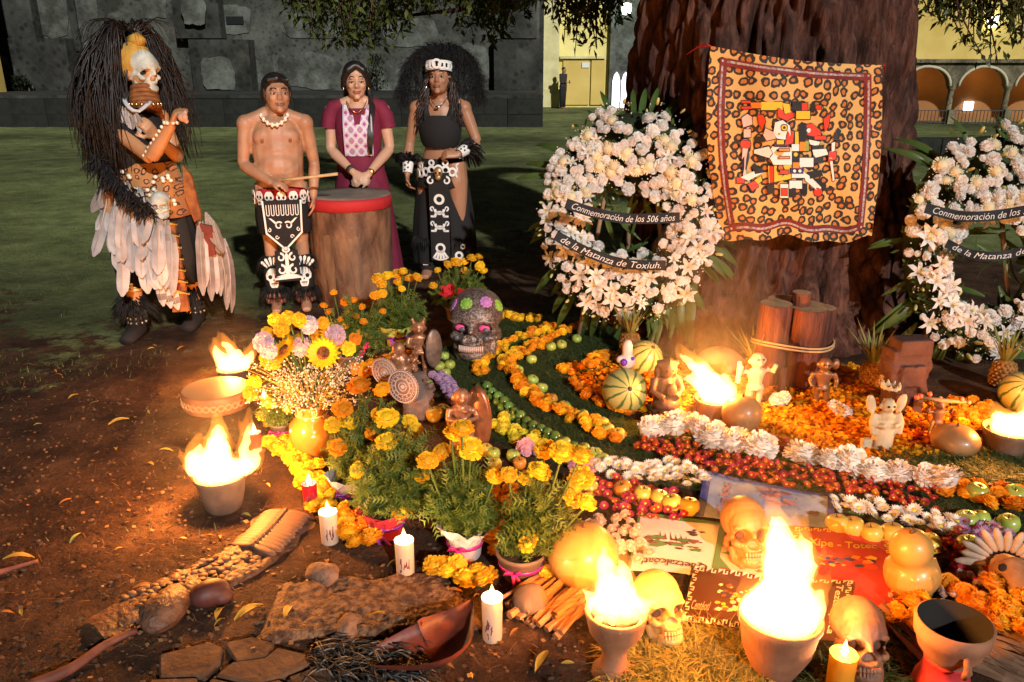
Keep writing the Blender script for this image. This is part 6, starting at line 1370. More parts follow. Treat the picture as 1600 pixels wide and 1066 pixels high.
for a in [('p', [(160, 250), (210, 215), (250, 240), (255, 300), (220, 350), (175, 330)]), ('p', rect(180, 350, 240, 420)), ('r', circ(195, 480, 45)), ('p', [(170, 515), (215, 520), (225, 600), (200, 690), (205, 760), (175, 760), (165, 620)]),
          ('y', rect(330, 110, 520, 180)), ('r', rect(160, 100, 240, 120)), ('r', rect(160, 150, 250, 170)), ('o', rect(240, 115, 330, 165)), ('r', [(480, 170), (600, 190), (620, 240), (560, 275), (480, 240)]), ('y', [(520, 120), (580, 130), (590, 200), (540, 215)]),
          ('w', [(455, 290), (520, 270), (585, 320), (590, 400), (540, 440), (470, 430), (440, 380)]), ('r', [(300, 220), (350, 225), (370, 280), (340, 350), (310, 300)]), ('p', [(370, 340), (450, 380), (460, 430), (380, 450), (350, 400)]),
          ('k', rect(610, 110, 690, 180)), ('r', rect(690, 120, 740, 240)), ('y', rect(640, 190, 760, 260)), ('k', rect(665, 310, 725, 450)), ('y', rect(630, 370, 660, 480)), ('r', [(570, 350), (620, 370), (610, 470), (540, 490), (550, 440)]), ('r', [(730, 310), (780, 300), (850, 360), (860, 420), (760, 430), (730, 400)]),
          ('w', [(750, 440), (850, 460), (830, 500), (760, 480)]), ('r', [(880, 260), (940, 210), (920, 330), (890, 370)]), ('k', [(770, 130), (800, 120), (790, 200), (760, 190)]), ('g', rect(880, 145, 1030, 165)), ('r', rect(810, 140, 860, 170)), ('o', rect(670, 460, 720, 540)), ('g', rect(720, 450, 750, 540)),
          ('w', rect(600, 480, 665, 540)), ('y', rect(470, 445, 530, 480)), ('b', rect(450, 475, 550, 498)), ('w', [(430, 500), (600, 510), (600, 660), (440, 660), (390, 570)]), ('o', rect(490, 520, 580, 540)), ('o', rect(490, 590, 580, 605)), ('y', [(395, 670), (595, 660), (605, 780), (400, 820)]), ('r', rect(410, 675, 440, 815)), ('r', rect(500, 710, 570, 740)),
          ('w', [(270, 530), (400, 500), (430, 560), (400, 600), (270, 560)]), ('k', rect(310, 535, 365, 630)), ('k', rect(275, 420, 360, 455)), ('w', [(150, 770), (330, 690), (350, 730), (220, 800)]), ('r', [(215, 830), (280, 800), (310, 850), (255, 890)]), ('y', [(275, 795), (330, 760), (340, 800), (305, 830)]), ('k', [(245, 690), (280, 650), (345, 720), (320, 740)]), ('r', [(115, 770), (190, 780), (180, 820), (120, 820)]),
          ('k', rect(605, 570, 665, 630)), ('y', circ(635, 570, 18)), ('b', rect(590, 690, 700, 735)), ('w', circ(625, 715, 14)), ('w', circ(672, 715, 14)), ('w', rect(600, 740, 720, 775)), ('o', rect(610, 640, 690, 690)), ('k', rect(790, 580, 870, 640)), ('w', rect(670, 600, 790, 680)), ('k', [(740, 730), (850, 710), (870, 750), (760, 780)]), ('w', [(700, 720), (760, 760), (860, 860), (840, 900), (720, 800)]), ('r', circ(830, 900, 38, 8)), ('k', [(800, 790), (850, 790), (900, 860), (1000, 870), (880, 885)]),
          ('k', rect(390, 830, 440, 910)), ('w', rect(500, 830, 570, 950)), ('r', rect(510, 870, 560, 930)), ('k', rect(580, 870, 630, 940)), ('k', rect(690, 830, 730, 910)), ('w', rect(580, 800, 690, 870)), ('r', [(930, 540), (990, 550), (990, 610), (920, 630)]), ('w', [(950, 470), (980, 460), (975, 540), (950, 545)]), ('k', [(1000, 340), (1030, 370), (1000, 440), (960, 420)]), ('w', [(930, 600), (955, 600), (975, 800), (960, 800)]), ('w', [(780, 530), (900, 520), (920, 570), (800, 600)]), ('k', [(780, 500), (880, 490), (870, 540), (800, 560)])]:
    fp(*a, lay=1)
fp('y', circ(535, 335, 26), 2.6); fp('k', circ(535, 335, 12), 4, False); fp('o', circ(490, 390, 10), 2.6, False); fp('w', circ(750, 360, 20), 2.6); fp('r', rect(800, 410, 900, 440), 2.6)
# ================================================================ POTTED MARIGOLDS
mPotG = M('grey_pot', (.26, .25, .26), .6, col2=(.40, .38, .38), vs=10, bump=.4, bs=40); mPotR = M('red_crepe', (.55, .04, .06), .6, col2=(.42, .02, .04), vs=14, bump=.8, bs=30, dist=.01); mPotW = M('white_crepe', (.70, .60, .58), .6, col2=(.52, .43, .44), vs=9, bump=.8, bs=26, dist=.01)
mPotB = M('brown_pot', (.13, .08, .055), .7, col2=(.20, .13, .09), vs=8); mRibP = M('purple_ribbon', (.25, .03, .38), .35); mRibM = M('magenta_ribbon', (.62, .03, .26), .35); mPotY = M('yellow_paper', (.50, .50, .10), .6, bump=.8, bs=30, dist=.01)
potted('potted_marigold', 'marigold in grey pot with purple ribbon beside the vase', 548, 797, [(562, 605, 1.35), (598, 610, 1.0), (535, 640, 1.2), (545, 660, 1.1), (528, 700, 1.0), (605, 655, 1.3), (585, 680, 1.0), (628, 690, 1.1), (650, 672, .9), (520, 665, .9), (592, 650, 1.0), (640, 660, .9)], mPotG, mRibP, .072, .10, nf=75, paper=mPotG, seed=11, mesh=MARO+MARY)
potted('potted_marigold', 'marigold in red crepe-wrapped pot between two white candles', 600, 852, [(605, 692, 1.1), (660, 745, .8), (628, 800, .9), (560, 735, .8)], mPotR, mRibP, .072, .10, fol=[(560, 700), (680, 700), (640, 650)], nf=110, paper=mPotR, seed=12)
potted('potted_marigold', 'marigold in white paper-wrapped pot with magenta bow', 725, 886, [(722, 672, 1.2), (735, 702, 1.1), (668, 722, 1.0), (690, 708, .9), (772, 745, .8), (705, 680, .9)], mPotW, mRibM, .070, .115, fol=[(670, 720), (775, 720), (725, 690)], nf=85, paper=mPotW, seed=13)
potted('potted_marigold', 'marigold in brown pot with magenta ribbon before the round gourd', 815, 922, [(852, 702, 1.1), (878, 708, 1.0), (905, 714, 1.2), (842, 738, 1.1), (908, 748, 1.2), (895, 780, 1.0), (915, 787, .9), (822, 748, .7), (795, 742, .8), (826, 850, 1.0)], mPotB, mRibM, .082, .10, fol=[(800, 770), (905, 770), (850, 700)], nf=80, seed=14)
potted('potted_marigold', 'low bushy orange marigold behind the sunflower bunch', 545, 585, [(522, 458, .7), (540, 472, .95), (553, 470, .7), (545, 488, .7), (566, 480, .7), (506, 478, .8), (514, 488, .8), (556, 495, .9), (568, 503, .8), (560, 522, .95), (575, 523, 1.1), (585, 463, 1.0), (597, 460, 1.0), (532, 500, .7), (540, 510, .7), (598, 487, .7)], mPotB, None, .08, .1, nf=75, bsz=.85, mesh=MARO, seed=15)
potted('potted_marigold', 'yellow marigold in yellow-green paper pot before the drum', 618, 545, [(592, 437, 1.3), (606, 432, 1.0), (620, 430, 1.1), (630, 425, .9), (622, 442, .9), (640, 436, 1.0), (652, 434, .9), (628, 452, .7), (597, 445, 1.0), (590, 462, 1.0), (598, 458, .9)], mPotY, mRibP, .075, .11, fol=[(575, 450), (660, 460), (620, 432)], nf=80, paper=mPotY, bsz=.95, seed=16)
potted('potted_marigold', 'yellow marigold behind the decorated skull', 712, 505, [(712, 410, 1.2), (725, 410, 1.0), (737, 404, 1.0), (748, 402, 1.0), (750, 416, 1.0), (756, 424, .8), (700, 414, .9), (684, 423, .7), (726, 423, .8), (677, 447, .9), (732, 462, 1.0), (752, 463, .8)], mPotB, None, .075, .10, fol=[(680, 450), (758, 450), (720, 405)], nf=85, bsz=.92, seed=17)
p = G(622, 548)
# ================================================================ VASE OF FLOWERS
mGlz = M('honey_glaze', (.52, .22, .045), .18, col2=(.40, .15, .03), vs=8, coat=.6)
b = G(484, 728); b.y += .10; vz = thing('flower_vase', 'glazed orange clay vase with two spiral eyes, full of sunflowers', 'vase', b)
MB().lathe([(0, .002), (.055, 0), (.06, .008), (.092, .06), (.104, .11), (.098, .155), (.068, .19), (.062, .205), (.066, .235), (.072, .25), (.066, .252), (.058, .235), (.055, .205), (.08, .15), (.0, .02)], 36).build('body', mGlz, vz)
mGlL = M('pale_slip', (.72, .50, .20), .3, coat=.4)
for s in (-1, 1): q = MB(); T = tr(s*.030, -.0665, .228) @ rotz(s*.42) @ FR; q.ring(.008, .0125, .004, T, n=14); q.ring(.0, .004, .004, T, n=8); q.build('spiral_eye', mGlL, vz, smooth=False)
q = MB(); q.tube([(.0665*cos(a), .0665*sin(a), .205) for a in [2*pi*i/24 for i in range(25)]], .004, 5); q.build('neck_band', mGlL, vz)
def stemto(u, v, dy, me, name, sc, face=(-.1, -1, .35)):
    p = AT(u, v, b.y+dy)-b; put(name, me, vz, p, upto(V(face)+V((R.gauss(0, .15), 0, R.gauss(0, .15))), R.uniform(0, 6)), sc)
    MB().tube(spline([(R.uniform(-.02, .02), R.uniform(-.02, .02), .12), (p.x*.45, p.y*.5, .25+p.z*.3), p+V((0, .012, -.01))], 7), [.0045]*8, 5).build('stem', mGreenSt, vz)
mSun = leafmat('sunflower_petal', (.88, .50, .015), .06, .3); mSunC = M('sunflower_centre', (.035, .015, .008), .95, col2=(.16, .07, .02), vs=60, bump=1, bs=120)
def sunfl():
    q = MB()
    for row in range(2):
        for k in range(19):
            a = 2*pi*(k+.5*row)/19; e = .1+.22*row; d = V((cos(a)*cos(e), sin(a)*cos(e), sin(e))); s = V((-sin(a), cos(a), 0)); L = .085*(1-.1*row); q.add([d*.03, d*L*.6+s*.014, d*L, d*L*.6-s*.014], [(0, 1, 2, 3)], 0)
    q.ell((0, 0, .004), (.036, .036, .012), 18, 6, 1); return q.mesh('sunflower', [mSun, mSunC], False)
SUNF = sunfl(); PNK = [pom('aster', [leafmat('blush_pink', (.76, .50, .55), .08, .3)], .045, fullr, .22, seed=51), pom('aster', [leafmat('lilac_white', (.74, .64, .72), .08, .3)], .042, fullr, .22, seed=52)]
stemto(506, 552, -.06, SUNF, 'sunflower', .88); stemto(445, 548, .0, SUNF, 'sunflower', .85, (-.5, -.6, 1)); stemto(462, 520, .08, SUNF, 'sunflower', .8, (-.2, -.4, 1)); stemto(425, 560, .05, MARY[0], 'marigold', 1.5); stemto(520, 528, .06, SUNF, 'sunflower', .8, (.5, -.3, 1))
for (u, v, m_, s_) in ((483, 508, 1, .95), (525, 524, 0, 1.0), (472, 542, 0, .95), (412, 535, 0, .95), (420, 548, 0, .8)): stemto(u, v, R.uniform(-.04, .06), PNK[m_], 'aster', s_)
for (u, v, s_) in ((430, 500, .9), (450, 497, .9), (468, 500, .9), (495, 520, 1.0), (440, 515, 1.0), (418, 520, .8), (545, 545, .9), (398, 600, 1.1), (392, 615, 1.0), (505, 505, .8), (555, 530, .8)): stemto(u, v, R.uniform(0, .12), R.choice(MARY+MARO), 'marigold', s_)
q = MB(); gy = MB()
for i in range(280):
    a = R.uniform(-1.5, 1.5); h = R.uniform(.25, .46); w = R.uniform(.03, .24); tip = V((sin(a)*w*1.1, R.uniform(-.14, .10), h))
    P = spline([(R.uniform(-.03, .03), R.uniform(-.03, .03), .2), tip*.55+V((0, 0, .12)), tip], 5); q.tube(P, [.0022, .002, .0018, .0015, .0012, .001], 3)
    for k in range(4): gy.ell(P[-1-(k > 2)]+V((R.gauss(0, .012), R.gauss(0, .012), R.gauss(0, .012))), R.uniform(.003, .0048), 5, 3)
o = q.build('fine_stems', leafmat('straw_stem', (.48, .36, .10), .1, .2), vz); o['kind'] = 'stuff'; o = gy.build('gypsophila', mGyp, vz); o['kind'] = 'stuff'
sp_ = b; p = AT(570, 545, b.y+.1)-b; q = MB(); P = spline([(.05, .04, .2), p*.6+V((0, 0, .1)), p], 6); q.tube(P, .003, 4); q.build('stem', mGreenSt, vz)
q = MB()
for i in range(22): q.ell(p+V((.0016*i-.02, 0, .0026*i-.03))+V((R.gauss(0, .004), R.gauss(0, .004), R.gauss(0, .004))), .006, 5, 4)
q.build('pink_spike', mMag, vz)
# small pot and plant left of the vase
potted('small_flower_pot', 'small dark pot with ribbon and yellow flowers left of the vase', 437, 693, [(428, 648, .9), (412, 650, .8), (450, 640, .7), (446, 705, .8), (420, 630, .8)], M('dark_pot', (.07, .055, .06), .5), mRibM, .055, .085, nf=30, seed=19, fol=[(410, 640), (460, 640), (435, 610)])

# ================================================================ SKULLS, GOURDS, MELONS
mSkW = M('waxy_orange_skull', (.52, .25, .08), .5, col2=(.38, .16, .05), vs=11, bump=.4, bs=50); mSkC = M('brown_clay_skull', (.25, .115, .062), .6, col2=(.13, .055, .032), vs=14, bump=.6, bs=50)
skm = carve(bake(skull_blob(1.0), 'skull', mSkW, .0042, 2)); skc = skm.copy(); skc.materials.clear(); skc.materials.append(mSkC); skw = skm.copy(); skw.materials.clear(); skw.materials.append(M('bone_yellow_skull', (.56, .34, .12), .5, col2=(.44, .25, .08), vs=10, bump=.4, bs=50))
def skull(u, v, me, label, s=1.0, rz=0.0, rx=-.42, socket=mSoot):
    p = G(u, v); o = thing('clay_skull', label, 'skull', (p.x, p.y+.09*s, .096*s), rot=(rx, 0, rz), group='skulls on the altar'); o.scale = (s, s, s*1.06)
    put('cranium', me, o)
    for k in (-1, 1): MB().ell((k*.031, -.032, .001), (.017, .009, .015)).build('eye_socket', M('socket_dark', (.10, .035, .016), .8), o)
    q = MB()
    for i in range(7):
        x = -.027+.009*i; yy = -.0885+abs(x)**2*14
        q.box((x, yy, -.0545), (.0072, .006, .011)); q.box((x*.95, yy+.003, -.0685), (.0068, .006, .011))
    q.build('teeth', me.materials[0], o, smooth=False)
skull(1172, 895, skm, 'pale orange skull between the blue and white prints', 1.0, radians(4)); skull(1037, 1018, skw, 'pale yellow skull behind the burning goblet', .90, radians(16)); skull(1356, 1078, skc, 'brown clay skull in front of the red print', .95, radians(-4))
# great decorated skull
p = G(742, 572); mGl = M('silver_glitter', (.26, .20, .18), .35, metal=.35, col2=(.09, .065, .055), vs=90, bump=1, bs=140, contrast=(.42, .58))
ds = thing('decorated_skull', 'large glittering skull with green and purple flowers and pink eyes', 'skull', (p.x, p.y+.16, .19), rot=(radians(-6), 0, radians(-8)))
put('cranium', carve(bake(skull_blob(1.85), 'skull', mGl, .009, 2), 1.85, .6), ds).scale = (1.12, 1.0, 1.0)
for k in (-1, 1):
    MB().ell((k*.068, -.105, .010), (.034, .016, .020)).build('pink_eye', M('hot_pink', (.80, .09, .30), .5), ds); MB().ell((k*.068+.012, -.118, .002), (.018, .010, .014)).build('pupil_stone', M('slate_stone', (.10, .10, .13), .3), ds); MB().ell((k*.085, -.135, -.045), (.016, .010, .016)).build('cheek_stone', M('slate_stone', (.10, .10, .13), .3), ds)
q = MB()
for i in range(13): x = -.066+.011*i; q.tube([(x, -.170+x*x*6, -.085), (x, -.173+x*x*6, -.105), (x, -.168+x*x*6, -.122)], [.0052, .006, .005], 6)
q.build('teeth', M('tooth_pink', (.62, .44, .38), .45), ds)
for (x, y, z, m_, nrm) in ((-.035, -.11, .150, 'lime', (-.2, -1, .7)), (.075, -.085, .160, 'mauve', (.4, -.9, .8)), (.135, -.01, .13, 'lime', (1, -.4, .6)), (-.12, -.05, .13, 'mauve', (-1, -.4, .6))):
    q = MB(); mt = M('felt_lime', (.22, .42, .06), .7) if m_ == 'lime' else M('felt_mauve', (.42, .17, .45), .7)
    for k in range(9): a = 2*pi*k/9; q.ell((.026*cos(a), .026*sin(a), 0), (.014, .014, .006), 8, 5)
    q.ell((0, 0, .002), (.026, .026, .007), 10, 5); q.build('felt_flower', mt, ds, (x, y, z), upto(nrm))
# red paper flower behind it
p = G(706, 548); o = thing('paper_flower', 'crumpled red paper flower behind the decorated skull', 'flower', (p.x, p.y+.25, .0))
q = MB(); q.tube([(0, 0, 0), (.01, 0, .22)], .006, 5); q.build('stem', mGreenSt, o)
q = MB()
for k in range(16): a = R.uniform(0, 6.28); e_ = R.uniform(.1, 1.2); d = V((cos(a)*cos(e_), sin(a)*cos(e_), sin(e_))); s = d.cross(V((R.gauss(0, 1), R.gauss(0, 1), 1))).normalized(); q.add([d*.02, d*.06+s*.035, d*R.uniform(.08, .12), d*.06-s*.035], [(0, 1, 2, 3)])
q.build('petals', M('red_crepe_paper', (.55, .015, .02), .6), o, (0, 0, .27), smooth=False)
mGou = M('tan_gourd', (.33, .18, .075), .42, col2=(.24, .12, .05), vs=6, coat=.15); mGouY = M('yellow_gourd', (.50, .26, .065), .4, col2=(.42, .19, .045), vs=7, coat=.2)
def roundg(u, v, r, label, mat, name='gourd', sq=1.0):
    p = G(u, v); o = thing(name, label, 'gourd', (p.x, p.y+r*.5, 0), rot=(0, 0, R.uniform(0, 6)), group='gourds on the altar'); MB().lathe([(0, .002)]+[(r*sin(a)*(1-.04*cos(a)), r*sq*(1-cos(a))) for a in [pi*i/14 for i in range(1, 14)]]+[(0, 2*r*sq*.985)], 32, wob=lambda w, z: 1+.012*cos(w*8)).build('shell', mat, o)
    MB().tube([(0, 0, 2*r*sq*.97), (.003, 0, 2*r*sq+.012)], [.007, .005], 6).build('stalk', mStalk, o)
roundg(1160, 682, .092, 'round brown gourd leaning before the altar flame', mGou); roundg(1497, 720, .10, 'flattened tan gourd near the right edge bowl', mGou, sq=.72); roundg(912, 930, .115, 'round yellow gourd beside the brown pot', mGouY, sq=.95); roundg(1128, 600, .13, 'reddish gourd in shadow behind the altar flame', mClay, sq=.7)
p = G(1444, 948); o = thing('double_gourd', 'yellow double-lobed gourd beside the red print', 'gourd', (p.x, p.y+.08, 0), rot=(radians(8), radians(-14), 0)); q = MB(); q.ell((0, 0, .078), (.086, .082, .078), 20, 14); q.ell((0, 0, .185), (.066, .064, .066), 20, 14); q.tube([(0, 0, .11), (0, 0, .16)], [.06, .055], 14)
for i in range(10): a = 2*pi*i/10; q.tube([(.078*cos(a)*f, .076*sin(a)*f, z) for f, z in ((.5, .01), (.95, .05), (1.03, .08), (.9, .12))], .009, 6)
put('shell', bake(q, 'double_gourd', mGouY, .006, 4), o); MB().tube([(0, 0, .245), (.01, 0, .262)], [.008, .006], 6).build('stalk', mStalk, o)
def melon_mat():
    m = bpy.data.materials.new('striped_melon'); m.use_nodes = True; N = m.node_tree.nodes; L = m.node_tree.links; bb = N['Principled BSDF']; bb.inputs['Roughness'].default_value = .35
    tc = N.new('ShaderNodeTexCoord'); sp = N.new('ShaderNodeSeparateXYZ'); L.new(tc.outputs['Object'], sp.inputs[0]); at = N.new('ShaderNodeMath'); at.operation = 'ARCTAN2'; L.new(sp.outputs[1], at.inputs[0]); L.new(sp.outputs[0], at.inputs[1])
    nz = N.new('ShaderNodeTexNoise'); nz.inputs['Scale'].default_value = 28; L.new(tc.outputs['Object'], nz.inputs['Vector'])
    ad = N.new('ShaderNodeMath'); ad.operation = 'MULTIPLY_ADD'; ad.inputs[1].default_value = .28; L.new(nz.outputs['Fac'], ad.inputs[0]); L.new(at.outputs[0], ad.inputs[2])
    mu = N.new('ShaderNodeMath'); mu.operation = 'MULTIPLY'; mu.inputs[1].default_value = 10; L.new(ad.outputs[0], mu.inputs[0]); sn = N.new('ShaderNodeMath'); sn.operation = 'SINE'; L.new(mu.outputs[0], sn.inputs[0])
    r = N.new('ShaderNodeValToRGB'); e = r.color_ramp.elements; e[0].position = .55; e[0].color = (.52, .46, .15, 1); e[1].position = .85; e[1].color = (.10, .16, .04, 1); L.new(sn.outputs[0], r.inputs[0]); L.new(r.outputs[0], bb.inputs['Base Color']); return m
mMel = melon_mat()
def melon(u, v, r, label, rx, ry):
    p = G(u, v); o = thing('melon', label, 'melon', (p.x, p.y+r*.6, r*.95), rot=(rx, ry, 0), group='striped melons'); MB().ell((0, 0, 0), (r, r, r*1.05), 32, 20).build('rind', mMel, o); MB().ell((0, 0, r*1.045), (.012, .012, .008), 10, 6).build('blossom_scar', mStalk, o)
melon(977, 650, .112, 'striped melon at the front, under the white gourd figure', 1.1, .2); melon(1008, 592, .10, 'striped green melon behind the white gourd figure', .5, .4)
melon(1600, 648, .10, 'dark striped melon at the right edge', .7, -.3)
# ---- pineapples
mPin = M('pineapple_rind', (.42, .20, .04), .6, col2=(.26, .10, .02), vs=40, bump=1, bs=45, dist=.012); mPinL = leafmat('pineapple_leaf', (.20, .22, .06), .1, .2, .5, col2=(.34, .30, .10), vs=9)
def pineapple(u, v, label, s=1.0, tilt=0.0):
    p = G(u, v); o = thing('pineapple', label, 'pineapple', (p.x, p.y+.05, 0), rot=(0, tilt, 0), group='pineapples'); o.scale = (s,)*3
    q = MB(); n = 14
    MB().lathe([(0, .002), (.035, .004), (.054, .03), (.060, .08), (.054, .125), (.036, .15), (0, .155)], 20).build('core', mPin, o)
    for r_ in range(8):
        for j in range(n//1):
            z = .018+.0165*r_; rad = .056*sin(pi*(.22+.62*z/.15))**.6+.004; a = 2*pi*(j+.5*(r_ % 2))/n; q.ell((rad*cos(a), rad*sin(a), z), (.010, .010, .009), 5, 4)
    q.build('rind_eyes', mPin, o); q = MB()
    for k in range(34):
        a = k*2.4; t = k/34; L = .20*(1-.35*t)*R.uniform(.8, 1.1); sprd = .55*(1-t)+.12; d = V((cos(a)*sprd, sin(a)*sprd, 1)); s = V((-sin(a), cos(a), 0))*.009; b0 = V((cos(a)*.018, sin(a)*.018, .145)); m1 = b0+d*L*.5; m2 = b0+d*L+V((cos(a), sin(a), 0))*.03*(1-t)
        q.add([b0-s, b0+s, m1+s*.8, m1-s*.8, m2], [(0, 1, 2, 3), (3, 2, 4)])
    q.build('crown', mPinL, o, smooth=False)
pineapple(1367, 612, 'upright pineapple left of the dark stone idol', 1.0, -.05); pineapple(1182, 605, 'pineapple top behind the pale standing figurine', .95, -.12); pineapple(985, 560, 'pineapple under the left wreath', .95, .0); pineapple(1570, 610, 'pineapple in shadow under the right wreath', 1.0, .05)

# ================================================================ FIGURINES
mBrF = M('brown_terracotta', (.13, .062, .036), .5, col2=(.12, .055, .03), vs=20, bump=.3, bs=60); mPale = M('pale_stone', (.58, .46, .30), .6, col2=(.42, .33, .21), vs=14, bump=.3, bs=60); mBrz = M('bronze_figure', (.20, .10, .05), .4, metal=.35, col2=(.16, .08, .04), vs=22); mIdol = M('dark_red_stone', (.055, .022, .018), .85, col2=(.085, .038, .03), vs=14, bump=.8, bs=30, dist=.01); mCopF = M('copper_figure', (.50, .24, .13), .38, metal=.45, col2=(.28, .12, .065), vs=40, bump=.5, bs=80)
def figure(name, label, u, v, mat, mb_, s=1.0, rz=0.0, extra=None, vox=.0055, rx=0.0):
    p = G(u, v); o = thing(name, label, 'figurine', (p.x, p.y+.05, 0), rot=(rx, 0, rz), group='figurines on the altar'); o.scale = (s,)*3
    put('figure', bake(mb_, name, mat, vox, 2), o)
    if extra: extra(o)
    return o
def stand(h=.28, arms='down', crown=None):
    q = MB(); k = h/.28
    for s in (-1, 1):
        q.tube([(s*.022*k, 0, .11*k), (s*.024*k, 0, .06*k), (s*.024*k, .004, .012*k)], [.020*k, .016*k, .013*k], 8); q.ell((s*.024*k, -.012*k, .010*k), (.015*k, .026*k, .011*k))
        if arms == 'down': q.tube([(s*.048*k, 0, .19*k), (s*.068*k, -.005*k, .15*k), (s*.055*k, -.03*k, .12*k)], [.016*k, .013*k, .012*k], 8)
        elif arms == 'up': q.tube([(s*.048*k, 0, .19*k), (s*.08*k, -.005*k, .18*k), (s*.082*k, -.02*k, .22*k)], [.016*k, .013*k, .012*k], 8)
        else: q.tube([(s*.048*k, 0, .19*k), (s*.06*k, -.02*k, .15*k), (s*.02*k, -.045*k, .15*k)], [.016*k, .013*k, .012*k], 8)
    q.tube([(0, 0, .10*k), (0, 0, .14*k), (0, 0, .19*k), (0, 0, .205*k)], [(.036*k, .026*k), (.032*k, .024*k), (.048*k, .026*k), (.02*k, .02*k)], 12); q.ell((0, -.004*k, .238*k), (.033*k, .032*k, .037*k)); q.ell((0, -.036*k, .232*k), (.008*k, .008*k, .011*k)); q.tube([(0, 0, .118*k), (0, 0, .10*k)], [(.042*k, .032*k)]*2, 12)
    for s in (-1, 1): q.ell((s*.035*k, 0, .235*k), (.009*k, .009*k, .014*k))
    return q
def eyes(k=1.0, z=.243, y=-.034, m_=None):
    def f(o):
        for s in (-1, 1): MB().ell((s*.013*k, y*k, z*k), (.006*k, .004*k, .005*k), 8, 6).build('eye', m_ or mSoot, o)
    return f
# kneeling brown figure with headcloth
q = MB(); q.box((0, .0, .02), (.15, .13, .04)); q.ell((0, -.02, .07), (.07, .065, .045)); q.tube([(0, .01, .07), (0, .015, .14), (0, .01, .20)], [(.05, .045), (.055, .045), (.05, .04)], 12); q.ell((0, -.005, .245), (.042, .042, .045)); q.tube([(-.05, .0, .27), (0, -.02, .285), (.05, .0, .27)], [.02, .024, .02], 8)
for s in (-1, 1): q.tube([(s*.055, .01, .195), (s*.075, -.02, .14), (s*.03, -.065, .115)], [.022, .019, .016], 8); q.ell((s*.045, .01, .23), (.014, .02, .035))
q.ell((.01, -.05, .15), (.028, .022, .035)); figure('kneeling_figurine', 'kneeling brown clay figurine left of the altar flame', 1040, 655, mBrF, q, 1.0, radians(12), eyes(1.1, .225, -.038))
q = stand(.29, 'up'); q.tube([(-.09, -.01, .14), (-.09, -.01, .25)], .012, 8); figure('standing_figurine', 'pale stone figurine with raised arm before the log bundle', 1180, 645, mPale, q, 1.05, radians(8), eyes(1.04, .25, -.034))
q = stand(.27, 'down'); q.ell((.055, .02, .225), (.022, .02, .03)); figure('bronze_figurine', 'bronze standing figurine right of the log bundle', 1286, 642, mBrz, q, 1.0, radians(-6), eyes(.96))
q = stand(.25, 'front'); q.tube([(0, 0, 0), (0, 0, .10), (0, 0, .14)], [(.042, .035), (.048, .035), (.04, .03)], 14); 
for s in (-1, 1): q.ell((s*.065, .015, .215), (.022, .012, .045), rot=roty(s*.25)); q.tube([(s*.05, 0, .18), (s*.065, -.01, .14), (s*.055, -.02, .09)], .013, 8)
q.lathe([(.022, .245), (.028, .25), (.036, .30), (.03, .30)], 14)
for i in range(9): a = 2*pi*i/9; q.tube([(.032*cos(a), .032*sin(a), .29), (.036*cos(a), .036*sin(a), .315)], [.009, .005], 6)
q.box((-.075, -.01, .035), (.04, .03, .07)); figure('crowned_figurine', 'pale carved figurine with tall feather crown and round ears', 1383, 714, mPale, q, 1.05, radians(4), eyes(.9))
q = MB(); q.box((0, 0, .10), (.15, .11, .20), taper=.9); q.box((0, .01, .25), (.19, .11, .14)); q.box((.01, .0, .335), (.16, .10, .07)); q.box((0, -.05, .20), (.12, .04, .10)); q.ell((0, -.062, .215), (.022, .02, .03))
for s in (-1, 1): q.ell((s*.085, -.01, .24), (.028, .05, .045)); q.box((s*.04, -.055, .05), (.05, .05, .10)); q.tube([(s*.07, -.03, .17), (s*.06, -.07, .12)], .022, 8); q.box((s*.033, -.068, .245), (.034, .014, .020))
q.box((0, -.066, .17), (.07, .018, .016)); figure('stone_idol', 'big dark red stone idol with blocky headdress', 1410, 650, mIdol, q, 1.05, radians(8), None, .007)
# white bottle-gourd figure with purple bead on the front melon
p = G(979, 645); o = thing('gourd_figure', 'small white gourd figure with purple beads standing on the melon', 'figurine', (p.x, p.y+.07, .208), group='figurines on the altar'); q = MB(); q.ell((0, 0, .04), (.042, .038, .042)); q.ell((0, 0, .11), (.026, .025, .040)); q.tube([(0, 0, .06), (0, 0, .10)], .026, 10); q.ell((-.035, -.01, .05), (.02, .02, .02)); put('body', bake(q, 'gourd_figure', M('white_ceramic', (.66, .56, .54), .4), .005, 2), o)
for c, r in (((-.02, -.036, .045), .018), ((.024, -.03, .062), .009)): MB().ell(c, r).build('purple_bead', M('purple_bead', (.18, .05, .50), .25), o)
# little bow-bearing figure with crossed twigs
q = stand(.19, 'up'); tw = figure('twig_figurine', 'small dark figurine under a branch of crossed twigs', 1468, 690, mBrF, q, 1.0, 0, None)
q = MB(); q.tube([(-.11, 0, .20), (0, -.01, .185), (.12, 0, .175)], [.009, .011, .008], 6); q.tube([(-.03, 0, .17), (.0, 0, .20)], .008, 6); q.build('branch', mStick, tw); q = MB()
for x, z in ((-.115, .2), (-.10, .205), (-.06, .215), (.125, .175), (.09, .19)): q.ell((x, -.005, z), .012, 8, 6)
q.build('red_berry_tips', M('coral_red', (.55, .12, .06), .6), tw); q = MB(); q.tube([(-.03, -.02, .09), (-.06, -.04, .0)], [.009, .007], 6); q.build('leg_twig', mStick, tw)
